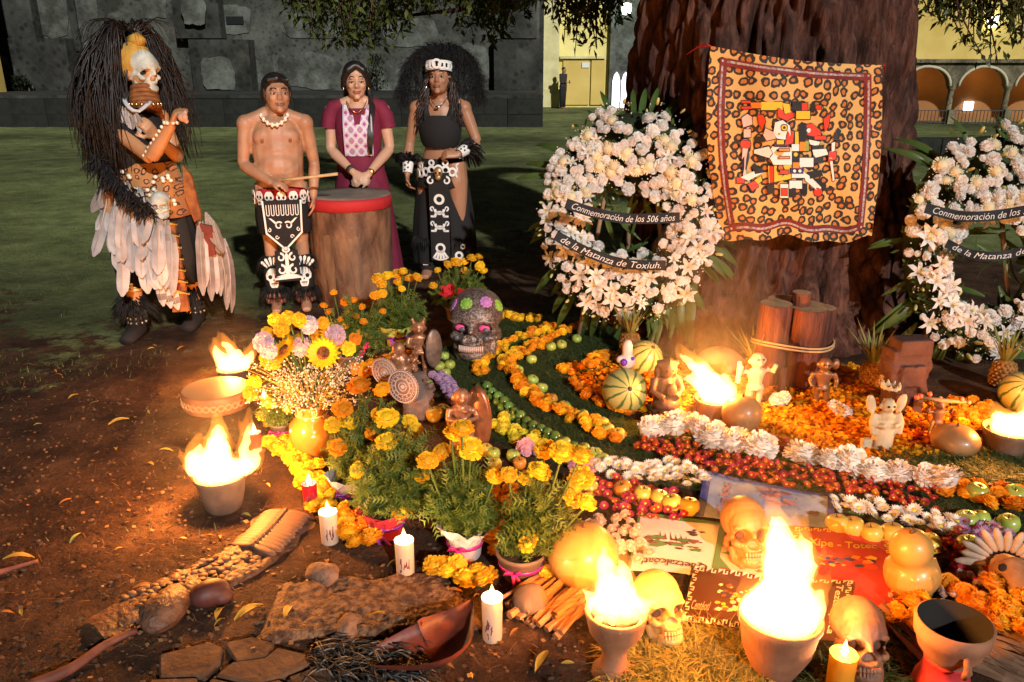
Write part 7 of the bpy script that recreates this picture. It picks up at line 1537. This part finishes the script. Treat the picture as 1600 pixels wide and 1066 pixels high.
# medallion and shield figures
mMed = M('medallion_clay', (.30, .19, .16), .55, col2=(.20, .12, .10), vs=30); mMedL = M('medallion_relief', (.56, .40, .34), .5); mMedO = M('orange_medallion', (.50, .24, .13), .5, col2=(.40, .18, .09), vs=20)
def disc(o, c, r, m1, m2, rx=0.0, rz=0.0):
    T = tr(*c) @ rotz(rz) @ rotx(rx) @ FR; d = MB().lathe([(0, 0), (r, 0), (r, .012), (0, .013)], 36).xf(T).build('medallion', m1, o); q = MB()
    for a, b_ in ((.90, .97), (.70, .74), (.46, .52), (.22, .28)): q.ring(r*a, r*b_, .004, T @ tr(0, 0, .0125), n=32)
    for i in range(28): a = 2*pi*i/28; q.box(T @ V((r*.80*cos(a), r*.80*sin(a), .015)), (r*.05,)*3)
    for i in range(12): a = 2*pi*i/12; q.box(T @ V((r*.60*cos(a), r*.60*sin(a), .015)), (r*.08,)*3)
    for i in range(40): a = 2*pi*i/40; q.box(T @ V((r*1.0*cos(a), r*1.0*sin(a), .008)), (r*.06,)*3)
    q.ell(T @ V((0, 0, .013)), r*.15, 8, 6); q.build('relief', m2, d, smooth=False)
def lump(h=.24, w=.07, seed=0):
    q = MB(); rr = random.Random(seed); q.tube([(0, 0, 0), (0, 0, h*.4), (0, .0, h*.75), (0, 0, h*.85)], [(w, w*.7), (w*1.05, w*.75), (w*.8, w*.6), (w*.4, w*.4)], 12); q.ell((0, -.01, h*.93), (w*.55, w*.5, h*.14))
    for i in range(26): a = rr.uniform(0, 6.28); z = rr.uniform(0, h*.9); q.ell((w*.95*cos(a), w*.72*sin(a), z), rr.uniform(.008, .017), 6, 5)
    return q
o = figure('medallion_figure', 'dark stone figure with round pale calendar medallion', 650, 660, M('grey_brown_stone', (.20, .13, .11), .8, col2=(.11, .07, .06), vs=16, bump=1, bs=40, dist=.01), lump(.22, .075, 3), 1.0, radians(-20), None, .007, rx=radians(-14)); disc(o, (-.035, -.095, .165), .083, mMed, mMedL, radians(12), radians(-5))
o = figure('medallion_figure', 'orange clay figure with smaller sun medallion and topknot', 625, 622, mCopF, lump(.26, .062, 4), 1.05, radians(-12), None, .007); disc(o, (-.045, -.075, .145), .074, mMedO, mMedL, radians(4), radians(-16))
q = stand(.30, 'front'); 
for s in (-1, 1): q.tube([(s*.02, 0, .26), (s*.035, 0, .315)], [.014, .010], 8)
for i in range(24): a = R.uniform(0, 6.28); q.ell((.05*cos(a), .03*sin(a), R.uniform(.02, .2)), .010, 6, 5)
o = figure('shield_figure', 'copper figure holding a tall grey oval shield beside the decorated skull', 655, 585, mCopF, q, 1.0, radians(10)); MB().lathe([(0, 0), (.05, .002), (.055, .006), (.05, .014), (0, .018)], 28).xf(tr(.075, -.04, .145) @ rotz(radians(28)) @ FR @ Matrix.Scale(2.1, 4, (0, 1, 0))).build('shield', M('grey_bronze', (.28, .20, .16), .4, metal=.4, col2=(.16, .11, .09), vs=30), o)
q = stand(.30, 'front'); q.tube([(0, 0, 0), (0, 0, .10)], [(.06, .04), (.05, .035)], 12)
for i in range(30): a = R.uniform(0, 6.28); q.ell((.052*cos(a), .032*sin(a), R.uniform(.02, .2)), .011, 6, 5)
o = figure('shield_figure', 'copper figure with big curved copper shield behind the pots', 722, 712, mCopF, q, 1.02, radians(10)); MB().lathe([(0, .02), (.05, .012), (.064, 0), (.066, .004), (.052, .018), (0, .027)], 28).xf(tr(.075, .0, .15) @ rotz(radians(-40)) @ FR @ Matrix.Scale(2.3, 4, (0, 1, 0))).build('shield', M('copper_shield', (.42, .17, .08), .35, metal=.5, col2=(.24, .09, .045), vs=20), o)

# ================================================================ LOGS AND STICKS
mLog = M('red_log_bark', (.15, .042, .020), .7, col2=(.055, .016, .010), vs=9, bump=1, bs=22, stretch=(2, 2, .35), dist=.02); mLogE = M('log_end', (.42, .25, .13), .8, col2=(.28, .15, .08), vs=20)
p = G(1245, 620); lb = thing('log_bundle', 'bundle of upright red-brown split logs tied with rope', 'logs', (p.x, p.y+.16, 0))
for i, (x, y, r, h) in enumerate(((-.12, -.03, .085, .47), (.045, -.05, .095, .45), (.13, .0, .075, .44), (-.03, .08, .09, .46), (.02, -.0, .05, .52), (.10, .09, .08, .43))):
    q = MB(); q.lathe([(r, 0), (r*1.01, h*.3), (r*.97, h*.7), (r*.98, h*.985), (r*.93, h)], 18, wob=lambda w, z, i=i: 1+.09*noise.noise(V((cos(w)*2, sin(w)*2, i*3.1)))+.02*noise.noise(V((cos(w)*6, sin(w)*6, z*8+i)))); lg = q.build('log', mLog, lb, (x, y, 0), (R.uniform(-.03, .03), R.uniform(-.03, .03), 0)); MB().lathe([(r*.94, h), (0, h+.003)], 18).build('cut_end', mLogE, lg)
q = MB()
for dz in (0, .016): q.tube([(.215*cos(a)*(.98), .155*sin(a)-.005, .25+dz+.012*sin(a*2)) for a in [2*pi*i/40 for i in range(41)]], .006, 6)
q.build('rope', M('rope', (.50, .30, .14), .9), lb)
q = MB(); q.tube([(-.09, -.17, 0), (-.085, -.16, .16)], [.025, .016], 7); q.build('splinter', mLog, lb)
mOc = M('ocote_wood', (.48, .21, .08), .7, col2=(.34, .13, .045), vs=9, stretch=(1, 1, 1), bump=.5, bs=40)
def sticks(label, cu, cv, n, ang, L, W, seed, mat=mOc, name='wood_bundle', spread=.12):
    rr = random.Random(seed); p = G(cu, cv); o = thing(name, label, 'firewood', (p.x, p.y, 0), rotz=ang, group='wood bundles')
    for i in range(n):
        q = MB(); l = L*rr.uniform(.7, 1.1); r = rr.uniform(.008, .015); P = spline([(-l/2, 0, 0), (0, rr.uniform(-.01, .01), rr.uniform(-.004, .006)), (l/2, 0, 0)], 4); q.tube(P, [(r*rr.uniform(.7, 1.2), r*rr.uniform(.5, .9)) for _ in P], 5); q.build('stick', mat, o, (rr.uniform(-.03, .03), W*(i/(n-1)-.5)*1.0+rr.uniform(-.01, .01), .012+.022*rr.random()*(1+(i % 3 == 0))), (0, rr.uniform(-.1, .1), rr.uniform(-spread, spread)), smooth=False)
sticks('bundle of orange split kindling lying before the brown pot', 862, 950, 22, radians(52), .24, .20, 5); sticks('dark dry sticks in the bottom right corner', 1575, 1035, 20, radians(-40), .34, .22, 6, M('dry_brown_stick', (.16, .085, .05), .8, col2=(.24, .14, .085), vs=20)); sticks('thin sticks behind the front skull', 1430, 1010, 9, radians(100), .26, .10, 8, M('red_brown_stick', (.20, .07, .045), .8))
# ---- dark goblet, serpent head
p = G(1494, 1108); gb = thing('incense_goblet', 'wide clay incense goblet with sooty inside in the corner', 'goblet', (p.x, p.y+.08, 0)); MB().lathe([(0, .002), (.075, 0), (.07, .015), (.045, .04), (.042, .075), (.055, .10), (.080, .135), (.088, .165), (.094, .172), (.096, .188), (.098, .215), (.091, .219)], 32).build('bowl', mClay, gb); MB().lathe([(.091, .218), (.086, .20), (.075, .165), (.04, .14), (0, .135)], 32).build('sooty_lining', mSoot, gb)
q = MB(); q.tube([(-.01, -.09, .175), (-.008, -.105, .14), (-.005, -.09, .11)], [.008, .011, .008], 8); q.build('lug', mClay, gb)
p = G(1440, 1090); 
q = MB(); q.lathe([(.078, .012), (.07, .035), (.056, .06), (.05, .085), (.062, .10), (.05, .10)], 20, wob=lambda w, z: 1+.06*sin(w*7+z*40)); q.build('red_band', mRed, gb)
p = G(1590, 938); sh = thing('serpent_head', 'carved wooden serpent head with pale feather crest at the right edge', 'carving', (p.x, p.y+.05, 0), rot=(0, 0, radians(-25))); q = MB(); q.tube([(-.02, .05, .05), (0, 0, .07), (.02, -.08, .055), (.03, -.13, .045)], [(.05, .05), (.058, .055), (.045, .04), (.03, .025)], 14); q.tube([(0, -.02, .03), (.02, -.12, .015)], [(.04, .015), (.028, .010)], 10); put('head', bake(q, 'serpent_head', M('carved_orange_wood', (.40, .21, .10), .55, col2=(.24, .10, .05), vs=26, bump=.6, bs=50), .007, 2), sh)
FT = MB().ell((0, 0, .045), (.016, .008, .05), 8, 6).mesh('crest_feather', M('pale_carved_wood', (.52, .40, .30), .6, col2=(.34, .25, .19), vs=20))
for i in range(13): a = radians(-100+i*16); put('crest_feather', FT, sh, (.055*sin(a)-.02, .03, .075+.05*cos(a)), (0, a, 0), R.uniform(.75, 1.0))
for s in (-1, 1): MB().ell((s*.045+.01, -.03, .095), .014).build('eye', mSoot, sh)

# ================================================================ PRINTED CLOTHS
def cloth_print(name, label, corners, mat, z=.012, wav=.006):
    """corners: top left, top right, bottom right, bottom left sight lines on the ground"""
    C = [G(u, v) for u, v in corners]
    def P(s, t, off=0.0):
        a = C[0].lerp(C[1], s); b_ = C[3].lerp(C[2], s); p = a.lerp(b_, t); return V((p.x, p.y, z+off+wav*(1+noise.noise(V((p.x*7, p.y*7, 1)))*1.6)))
    o = thing(name, label, 'cloth', (0, 0, 0), group='printed cloths at the front'); n = 16; q = MB(); q.add([P(i/n, j/n) for j in range(n+1) for i in range(n+1)], [(j*(n+1)+i, j*(n+1)+i+1, (j+1)*(n+1)+i+1, (j+1)*(n+1)+i) for j in range(n) for i in range(n)]); q.build('sheet', mat, o); return o, P
def patch(o, P, pts, mat, name='print', off=.003):
    q = MB(); q.add([P(s, t, off) for s, t in pts], [tuple(range(len(pts)))]); return q.build(name, mat, o, smooth=False)
def band(o, P, s0, t0, s1, t1, mat, name='border', off=.002, n=14):
    q = MB(); hor = abs(s1-s0) > abs(t1-t0); vs = []
    for k in range(n+1):
        f = k/n; vs += [P(s0+(s1-s0)*f, t0, off), P(s0+(s1-s0)*f, t1, off)] if hor else [P(s0, t0+(t1-t0)*f, off), P(s1, t0+(t1-t0)*f, off)]
    q.add(vs, [(2*k, 2*k+1, 2*k+3, 2*k+2) for k in range(n)]); return q.build(name, mat, o)
def frets(o, P, side, n, mat, w=.06, off=.004):
    """row of step-fret hooks along one side"""
    q = MB()
    for k in range(n):
        f0 = (k+.1)/n; d = .8/n
        def m_(a, b_): 
            f = f0+d*a; e = .012+w*b_
            return {'t': (f, e), 'b': (f, 1-e), 'l': (e, f), 'r': (1-e, f)}[side]
        for poly in ([(0, 0), (.55, 0), (.0, .8)], [(.5, .0), (.65, .0), (.65, .9), (.5, .9)], [(.5, .75), (1, .75), (1, .95), (.5, .95)], [(.85, .3), (1, .3), (1, .95), (.85, .95)]):
            q.add([P(*m_(a, b_), off) for a, b_ in poly], [tuple(range(len(poly)))])
    q.build('fret_border', mat, o, smooth=False)
def blotch(o, P, cs, cols, n, seed, rs=(.02, .06), off=.003, box=(.2, .8, .3, .7), stretch=2.0):
    rr = random.Random(seed)
    for i in range(n):
        s, t = rr.uniform(box[0], box[1]), rr.uniform(box[2], box[3]); a = rr.uniform(-.4, .4); r = rr.uniform(*rs); k = rr.choice((4, 5, 6, 7)); patch(o, P, [(s+r*stretch*cos(2*pi*j/k+a)*rr.uniform(.6, 1.1), t+r*sin(2*pi*j/k+a)*rr.uniform(.6, 1.1)) for j in range(k)], rr.choice(cols), 'figure_patch', off+.0006*i/ n*5)
mPw = M('cream_print', (.76, .62, .54), .8, col2=(.80, .70, .60), vs=5, bump=.2, bs=80); mPgr = M('green_print', (.10, .22, .07), .8); mPbr = M('brown_ink', (.20, .085, .05), .8); mPb2 = M('dark_ink', (.10, .05, .035), .8)
o, P = cloth_print('printed_cloth', 'cream print with green border and feathered serpent, lettering upside down', [(998, 806), (1134, 824), (1119, 908), (980, 898)], mPw)
band(o, P, 0, 0, 1, .07, mPgr); band(o, P, .93, .07, 1, 1, mPgr); band(o, P, 0, .07, .03, 1, mPgr)
blotch(o, P, None, [mPbr, mPb2, FC['r'] if False else mPbr, mPgr], 40, 3, (.012, .04), box=(.12, .78, .42, .60), stretch=2.4); blotch(o, P, None, [mPb2], 6, 4, (.02, .035), box=(.62, .8, .22, .32))
for k in range(6): patch(o, P, [(.3+.06*k, .48), (.32+.06*k, .47), (.28+.06*k, .33+.02*(k % 2))], mPb2, 'figure_patch', .0035)
lettering('lettering', 'Quetzalcóatl', lambda a, b_: P(.88-.74*a, .78+.14*b_, .005), mPb2, o, 0, .012)
o, P = cloth_print('printed_cloth', 'peach print with green corner beside the cream print', [(1128, 838), (1250, 862), (1236, 918), (1116, 912)], M('peach_print', (.70, .45, .28), .8, col2=(.76, .55, .36), vs=5), .008); blotch(o, P, None, [mPbr, mPgr, FC['o']], 26, 6, (.015, .05), box=(.1, .9, .2, .9)); patch(o, P, [(.02, .55), (.32, .98), (.02, .98)], mPgr)
mPblue = M('blue_print', (.10, .17, .36), .8, col2=(.36, .42, .50), vs=6, detail=6, bump=.2, bs=80)
o, P = cloth_print('printed_cloth', 'blue and white print behind the pale skull', [(1100, 748), (1302, 786), (1302, 840), (1086, 816)], mPblue, .016, .012); mDB = M('deep_blue', (.06, .07, .24), .8); band(o, P, 0, 0, 1, .07, mDB); band(o, P, 0, .07, .06, 1, mDB); band(o, P, .95, .07, 1, 1, mDB); blotch(o, P, None, [M('plum_ink', (.20, .07, .10), .8), M('plum_ink2', (.34, .16, .18), .8)], 34, 8, (.015, .05), box=(.45, .72, .15, .5), stretch=1.2); lettering('lettering', 'Tlaloc', lambda a, b_: P(.22-.07*b_, .9-.75*a, .005), M('rose_ink', (.45, .15, .16), .8), o, 0, .01)
for s0 in (.80, .83): patch(o, P, [(s0, .55), (s0+.05, .50), (s0+.06, .55), (s0+.01, .62)], mPb2, 'figure_patch')
mPred = M('red_print', (.52, .035, .018), .75, col2=(.44, .025, .014), vs=6, bump=.2, bs=80); mPy = M('yellow_ink', (.80, .48, .03), .7)
o, P = cloth_print('printed_cloth', 'red print with yellow fret border and the words Xipe - Totec', [(1240, 833), (1386, 846), (1410, 964), (1216, 945)], mPred, .014, .01); frets(o, P, 't', 10, mPy, .055); frets(o, P, 'l', 8, mPy, .06); frets(o, P, 'r', 9, mPy, .06)
lettering('lettering', 'Xipe - Totec', lambda a, b_: P(.17+.68*a, .30-.13*b_, .006), mPy, o, 0, .02); blotch(o, P, None, [FC['r'], FC['o'], FC['y'], FC['b'], mPbr], 38, 9, (.012, .035), box=(.2, .8, .38, .52), stretch=2.2)
mPdk = M('dark_brown_print', (.085, .026, .018), .75, bump=.2, bs=80); mPwh = M('ivory_ink', (.70, .58, .52), .7)
o, P = cloth_print('printed_cloth', 'dark brown print with ivory fret border between skull and big flame', [(1084, 893), (1196, 912), (1172, 998), (1062, 984)], mPdk, .022, .006); frets(o, P, 't', 6, mPwh, .09); frets(o, P, 'b', 6, mPwh, .09); frets(o, P, 'l', 6, mPwh, .07); blotch(o, P, None, [FC['y'], FC['w'], FC['p'], FC['o'], mPbr, FC['b']], 44, 10, (.02, .06), box=(.42, .92, .22, .8), stretch=1.4)
lettering('lettering', 'Centéotl', lambda a, b_: P(.10+.26*a, .80-.16*b_, .006), M('rose_ivory', (.6, .36, .28), .7), o, .2, .01)
o, P = cloth_print('printed_cloth', 'dark print with ivory lettering running downward beside the front skull', [(1222, 918), (1332, 922), (1312, 1018), (1205, 1005)], mPdk, .028, .006); frets(o, P, 'r', 8, mPwh, .08); frets(o, P, 't', 6, mPwh, .07); lettering('lettering', 'Tezcatlipoca', lambda a, b_: P(.74+.13*b_, .12+.80*a, .006), mPwh, o, .2, .015)

# ================================================================ FOREGROUND LEFT: HIDE, STONES, LEAVES
mHid = M('reptile_hide', (.17, .085, .05), .55, col2=(.075, .034, .02), vs=22, bump=1, bs=45, dist=.012); mScu = M('reptile_scute', (.19, .10, .065), .6, col2=(.11, .055, .034), vs=14, bump=.5, bs=60)
hd_ = thing('reptile_hide', 'dried ridged reptile hide lying across the dirt', 'hide', (0, 0, 0)); cl = spline([G(u, v) for u, v in ((448, 812), (415, 850), (370, 885), (310, 912), (250, 940), (195, 968), (150, 990))], 40)
q = MB(); vs = []
for i, p in enumerate(cl):
    t = (cl[min(i+1, 40)]-cl[max(i-1, 0)]).normalized(); s = V((-t.y, t.x, 0)); w = (.115-.0009*i)*(1+.22*noise.noise(V((i*.3, 1, 0)))); hz = .022+.016*noise.noise(V((i*.22, 4, 0)))
    for j in range(9): f = j/4-1; vs.append(p+s*w*f+V((0, 0, max(.004, hz*(1-f*f*.8)+.022*noise.noise(p*9+V((j, 0, 0)))))))
q.add(vs, [(i*9+j, i*9+j+1, (i+1)*9+j+1, (i+1)*9+j) for i in range(40) for j in range(8)]); q.build('skin', mHid, hd_)
for i in range(0, 13):
    p = cl[i]; t = (cl[i+1]-cl[max(i-1, 0)]).normalized(); s = V((-t.y, t.x, 0))
    for k in (-1, 1):
        q = MB(); q.ell((0, 0, 0), (.050, .0170, .007), 14, 6); q.build('scute', mScu, hd_, p+s*k*.050+V((R.gauss(0, .002), 0, .030)), (0, k*.2, atan2(s.y, s.x)+.02*k))
    MB().ell((0, 0, 0), (.010, .014, .014), 8, 6).build('ridge', mHid, hd_, p+V((0, 0, .036)))
for i in range(14, 34, 1):
    p = cl[i]; t = (cl[i+1]-cl[i-1]).normalized(); s = V((-t.y, t.x, 0))
    for k in range(5): MB().ell((0, 0, 0), (.017, .014, .006), 7, 5).build('scute', mHid if (i+k) % 2 else mScu, hd_, p+s*((k-2)*.040+R.gauss(0, .006))+V((R.gauss(0, .006), 0, .024-.005*abs(k-2))), (R.gauss(0, .2), R.gauss(0, .2), 0), R.uniform(.8, 1.3))
def blob(name, label, cat, u, v, r, mat, seed, n=4, group=None):
    p = G(u, v); rr = random.Random(seed); q = MB(); q.ell((0, 0, r[2]*.6), r, 14, 9)
    for i in range(n): q.ell((rr.uniform(-1, 1)*r[0]*.6, rr.uniform(-1, 1)*r[1]*.6, r[2]*rr.uniform(.3, .9)), (r[0]*rr.uniform(.4, .7), r[1]*rr.uniform(.4, .7), r[2]*rr.uniform(.4, .6)), 10, 7)
    return put(name, bake(q, name, mat, .007, 2), None, (p.x, p.y, 0), (0, 0, rr.uniform(0, 3)), label=label, cat=cat, group=group)
mRock = M('rough_rock', (.22, .13, .09), .85, col2=(.11, .06, .04), vs=14, bump=1, bs=30, dist=.02)
blob('dried_pod', 'smooth dark red pod lying on the reptile hide', 'pod', 330, 938, (.065, .045, .045), M('dark_red_pod', (.075, .022, .018), .55), 1); blob('dried_lump', 'fibrous brown dried lump at the end of the hide', 'hide', 262, 965, (.10, .06, .05), mHid, 2, 8); blob('rock', 'rough brown stone on the dirt below the short candle', 'rock', 505, 905, (.065, .04, .035), mRock, 3, 6, 'rocks on the dirt'); blob('rock', 'small pale stone near the reptile hide end', 'rock', 545, 985, (.05, .035, .03), mRock, 4, 5, 'rocks on the dirt'); blob('rock', 'stone behind the kindling bundle', 'rock', 828, 955, (.05, .06, .06), mClayG, 6, 5, 'rocks on the dirt')
# rough speckled hide sheet
o = thing('speckled_hide', 'rough speckled brown hide spread on the dirt in front', 'hide', (0, 0, 0)); C = [G(u, v) for u, v in ((440, 915), (690, 895), (760, 985), (400, 1010))]; q = MB(); n = 44; vs = []
for j in range(n+1):
    for i in range(n+1):
        p = C[0].lerp(C[1], i/n).lerp(C[3].lerp(C[2], i/n), j/n); ed = min(i, n-i, j, n-j)/n; p = p+V((.03*noise.noise(p*8), .03*noise.noise(p*8+V((5, 0, 0))), 0)); vs.append((p.x, p.y, .003+min(1, ed*14)*(.016+.012*noise.noise(p*14)+.010*noise.noise(p*45))))
q.add(vs, [(j*(n+1)+i, j*(n+1)+i+1, (j+1)*(n+1)+i+1, (j+1)*(n+1)+i) for j in range(n) for i in range(n)]); q.build('sheet', M('speckled_hide', (.075, .034, .02), .8, col2=(.21, .115, .06), vs=38, bump=1, bs=60, dist=.015, contrast=(.42, .6)), o)
# dark feather bundle
o = thing('feather_bundle', 'dark grey matted feather bundle at the bottom edge', 'feathers', G(600, 1045))
q = MB()
for i in range(420):
    p0 = V((R.uniform(-.22, .10), R.uniform(-.06, .09), R.uniform(.004, .03))); a = radians(-25)+R.gauss(0, .55); L_ = R.uniform(.03, .10); d = V((cos(a), sin(a), R.uniform(-.1, .15))); strand(q, [p0, p0+d*L_*.5+V((0, 0, .008)), p0+d*L_], .0035, 3, 1 if R.random() < .25 else 0)
q.build('barbs', [M('dark_barb', (.035, .032, .030), .7), M('grey_barb', (.16, .15, .14), .7)], o)
# red palm spathe
o = thing('palm_spathe', 'curled red-brown palm spathe in front of the nearest candle', 'spathe', (0, 0, 0)); cl = spline([G(u, v) for u, v in ((578, 1040), (630, 1040), (680, 1035), (712, 1002), (738, 966))], 26); q = MB(); vs = []
for i, p in enumerate(cl):
    t = (cl[min(i+1, 26)]-cl[max(i-1, 0)]).normalized(); s = V((-t.y, t.x, 0)); f = i/26; w = .085*sin(pi*min(1, .06+f*.94))**.8*(1 if f < .6 else 1-.55*(f-.6)/.4)+.006
    for j in range(11): a = pi*(j/10)-pi/2; vs.append(p+s*w*sin(a)+V((0, 0, .012+.05*f*f+w*.75*(1-cos(a))*.9+.004*noise.noise(p*20+V((0, 0, j))))))
q.add(vs, [(i*11+j, i*11+j+1, (i+1)*11+j+1, (i+1)*11+j) for i in range(26) for j in range(10)]); q.build('shell', M('red_brown_spathe', (.19, .040, .020), .5, col2=(.09, .02, .012), vs=10, bump=.6, bs=30), o)
# flat stones bottom left
sp_ = put('stone_paving', None, None, kind='structure', label='cracked flat stones set in the dirt at the bottom left'); mFlag = M('flagstone', (.15, .078, .04), .9, col2=(.075, .036, .019), vs=9, bump=1, bs=30, dist=.012)
for poly in ([(352, 1012), (395, 1003), (428, 1012), (418, 1034), (370, 1040)], [(338, 1062), (362, 1043), (415, 1037), (436, 1020), (480, 1030), (486, 1046), (446, 1062), (400, 1078)], [(250, 1030), (330, 1010), (350, 1020), (345, 1040), (320, 1062), (250, 1066)], [(300, 1100), (330, 1068), (390, 1082), (440, 1070), (470, 1090), (440, 1120)], [(450, 1066), (495, 1050), (520, 1062), (520, 1100), (480, 1090)], [(200, 1100), (240, 1070), (310, 1068), (290, 1100)]):
    q = MB(); C = [G(u, v) for u, v in poly]; c = sum(C, V((0, 0, 0)))/len(C); n = len(C); q.add([V((p.x, p.y, -.01)) for p in C]+[V((p.x, p.y, .010)) for p in C]+[V((c.x+(p.x-c.x)*.94, c.y+(p.y-c.y)*.94, .018+R.uniform(0, .003))) for p in C], [tuple(range(2*n, 3*n))]+[(n*k+i, n*k+(i+1) % n, n*(k+1)+(i+1) % n, n*(k+1)+i) for k in (0, 1) for i in range(n)]); q.build('stone', mFlag, sp_, smooth=False)
# root-like stick
for pts, r, lab in (([(40, 1075), (110, 1045), (160, 1010), (200, 990), (215, 985)], .018, 'crooked red-brown root at the bottom left'), ([(-20, 900), (30, 885), (60, 876)], .012, 'short dry branch at the left edge')):
    q = MB(); P = spline([G(u, v, .02) for u, v in pts], 12); q.tube(P, [r*(1-.04*i)*(1+.2*noise.noise(V((i, 0, 0)))) for i in range(13)], 8); q.build('root', M('dark_root', (.20, .07, .045), .7, col2=(.12, .04, .03), vs=20), None, label=lab, cat='root')
# fallen leaves
mDL = [leafmat('dry_leaf_%s' % k, c, .0, .2, .6) for k, c in (('a', (.52, .34, .06)), ('b', (.42, .17, .04)), ('c', (.24, .13, .06)), ('d', (.36, .34, .08)))]
DLm = []
for m_ in mDL:
    q = MB(); vs = []
    for k in range(6): t = k/5; w = .010*sin(pi*min(1, .05+t*.95))+.0006; z = .012*sin(t*3)+.004; vs += [(-w, t*.07-.035, z+.005), (0, t*.07-.035, z), (w, t*.07-.035, z+.004)]
    q.add(vs, [(k*3+j, k*3+j+1, k*3+j+4, k*3+j+3) for k in range(5) for j in range(2)]); DLm.append(q.mesh('leaf', m_))
k = 0
while k < 75:
    u, v = R.uniform(-40, 900), R.uniform(540, 1110)
    if u > 420 and v < 860 or (u > 380 and v < 640): continue
    p = G(u, v); k += 1; c_ = R.randrange(4); cn = ('yellow', 'rust-orange', 'dark brown', 'olive')[c_]; put('fallen_leaf', DLm[c_], None, (p.x, p.y, .003+gh(p.x, p.y)), (R.gauss(0, .2), R.gauss(0, .2), R.uniform(0, 6)), R.uniform(.35, .9), label='small %s fallen leaf on the trodden dirt' % cn, cat='leaf', group='small %s fallen leaves' % cn)
for (u, v, s_) in ((187, 664, 1.4), (390, 965, 1.6), (235, 730, 1.0), (452, 963, 1.3), (595, 970, 1.2), (260, 708, .9), (345, 965, 1.2), (847, 1040, 1.3), (30, 880, 1.5)):
    p = G(u, v); put('fallen_leaf', DLm[0], None, (p.x, p.y, .006), (R.gauss(0, .15), R.gauss(0, .15), R.uniform(0, 6)), s_*.95, label='large yellow fallen leaf on the trodden dirt', cat='leaf', group='large yellow fallen leaves')
# grass tufts and crumbs of earth
def tufts():
    q = MB(); vs, fs, ms = [], [], []; n = 0
    while n < 30000:
        x, y = R.uniform(-8, 4.5), R.uniform(1.6, 13); nn = noise.noise(V((x*1.3, y*1.3, 8)))+.45*noise.noise(V((x*4, y*4, 2)))
        want = -.05+.62*ss(4.0, 7.0, y) if x < -.9 else -.32+.9*ss(6.2, 8.5, y)
        if nn+R.uniform(-.15, .15) < .33-want*.8: 
            if R.random() > .004: continue
        u_ = abs(x)/max(.3, y)
        if u_ > .75: continue
        n += 1; b = len(vs); a = R.uniform(0, 6.28); L = R.uniform(.02, .05); d = V((cos(a)*.6, sin(a)*.6, R.uniform(.4, 1.1))); s = V((-sin(a), cos(a), 0))*.0022; p = V((x, y, gh(x, y)-.003)); vs += [p-s, p+s, p+d*L]; fs.append((b, b+1, b+2)); ms.append(R.randrange(3))
    q.v, q.f, q.m = vs, fs, ms; q.build('grass', [leafmat('grass_%s' % k, c, 0, .25) for k, c in (('a', (.07, .10, .03)), ('b', (.12, .155, .045)), ('c', (.20, .20, .08)))], smooth=False, kind='stuff', label='thin green grass growing in patches on the dirt')
tufts()
scatter('leaf_litter', 'small brown scraps of leaf litter on the dirt', [[(-80, 600), (420, 600), (420, 830), (700, 900), (900, 1000), (900, 1120), (-80, 1120)]], 1500, [mDL[2], M('litter_dark', (.05, .024, .013), .9), M('litter_mid', (.11, .055, .028), .9)], .017, .01, .004, 'petal', clump=1.0)
scatter('dry_grass', 'thin dry grass stalks strewn on the dirt', [[(-80, 600), (420, 620), (420, 830), (640, 900), (880, 1000), (880, 1120), (-80, 1120)]], 420, [mDL[2], MC['litter_mid']], .055, .0011, .005)
q = MB()
for i in range(1300):
    u, v = R.uniform(-60, 1000), R.uniform(600, 1120); p = G(u, v); r = R.uniform(.002, .008)*R.random()**.5+.0015; q.ell((p.x, p.y, gh(p.x, p.y)+r*.3), (r*R.uniform(.8, 1.5), r, r*.7), 5, 3)
q.build('dirt_crumbs', M('dirt_crumb', (.075, .038, .02), .9, col2=(.14, .08, .045), vs=3), smooth=False, kind='stuff', label='loose crumbs of earth on the trodden dirt')
# ================================================================ ALTAR SMOKE AND ADDED FLAME GLOW
def hazemat(name, d, col=(.75, .68, .62)):
    m = bpy.data.materials.new(name); m.use_nodes = True; N = m.node_tree.nodes; L = m.node_tree.links; N.remove(N['Principled BSDF'])
    v = N.new('ShaderNodeVolumePrincipled'); v.inputs['Color'].default_value = (*col, 1); v.inputs['Density'].default_value = d; v.inputs['Anisotropy'].default_value = .2; L.new(v.outputs[0], N['Material Output'].inputs['Volume']); return m
mGlowHz = hazemat('glow_haze', .04); mSmk2 = hazemat('copal_smoke', .19)  # thin volume added for flame glow; the denser one is real smoke
def haze(u, v, h0, r, h, lean, label, mat=mGlowHz):
    p = G(u, v); q = MB(); q.ell((0, 0, h0), (r, r, r*.85), 18, 12)
    q.tube([(0, 0, h0), (lean*.3, .05, h0+h*.4), (lean*.8, .1, h0+h*.8), (lean, .15, h0+h)], [r*.7, r*.75, r*.7, r*.3], 16)
    q.warp(lambda w: w*(1+.12*noise.noise(w*3.1+V((u, 0, 0)))) if w.z > h0*.6 else w)
    for k in range(len(q.v)): q.v[k].z = max(.03, q.v[k].z)
    put('haze', q.mesh('haze', mat), None, (p.x, p.y+.09, 0), label=label, kind='stuff')
haze(338, 812, .28, .30, .35, .05, 'thin lit smoke added as flame glow over the left fire bowl'); haze(362, 600, .2, .2, .25, -.05, 'thin lit smoke added as flame glow over the bowl behind the vase')
haze(1226, 1092, .36, .26, .4, -.03, 'thin lit smoke added as flame glow over the big front bowl'); haze(952, 1082, .30, .22, .3, -.03, 'thin lit smoke added as flame glow over the burning goblet')
haze(1122, 668, .30, .36, .75, -.12, 'warm smoke drifting from the altar flame up the trunk', mSmk2)
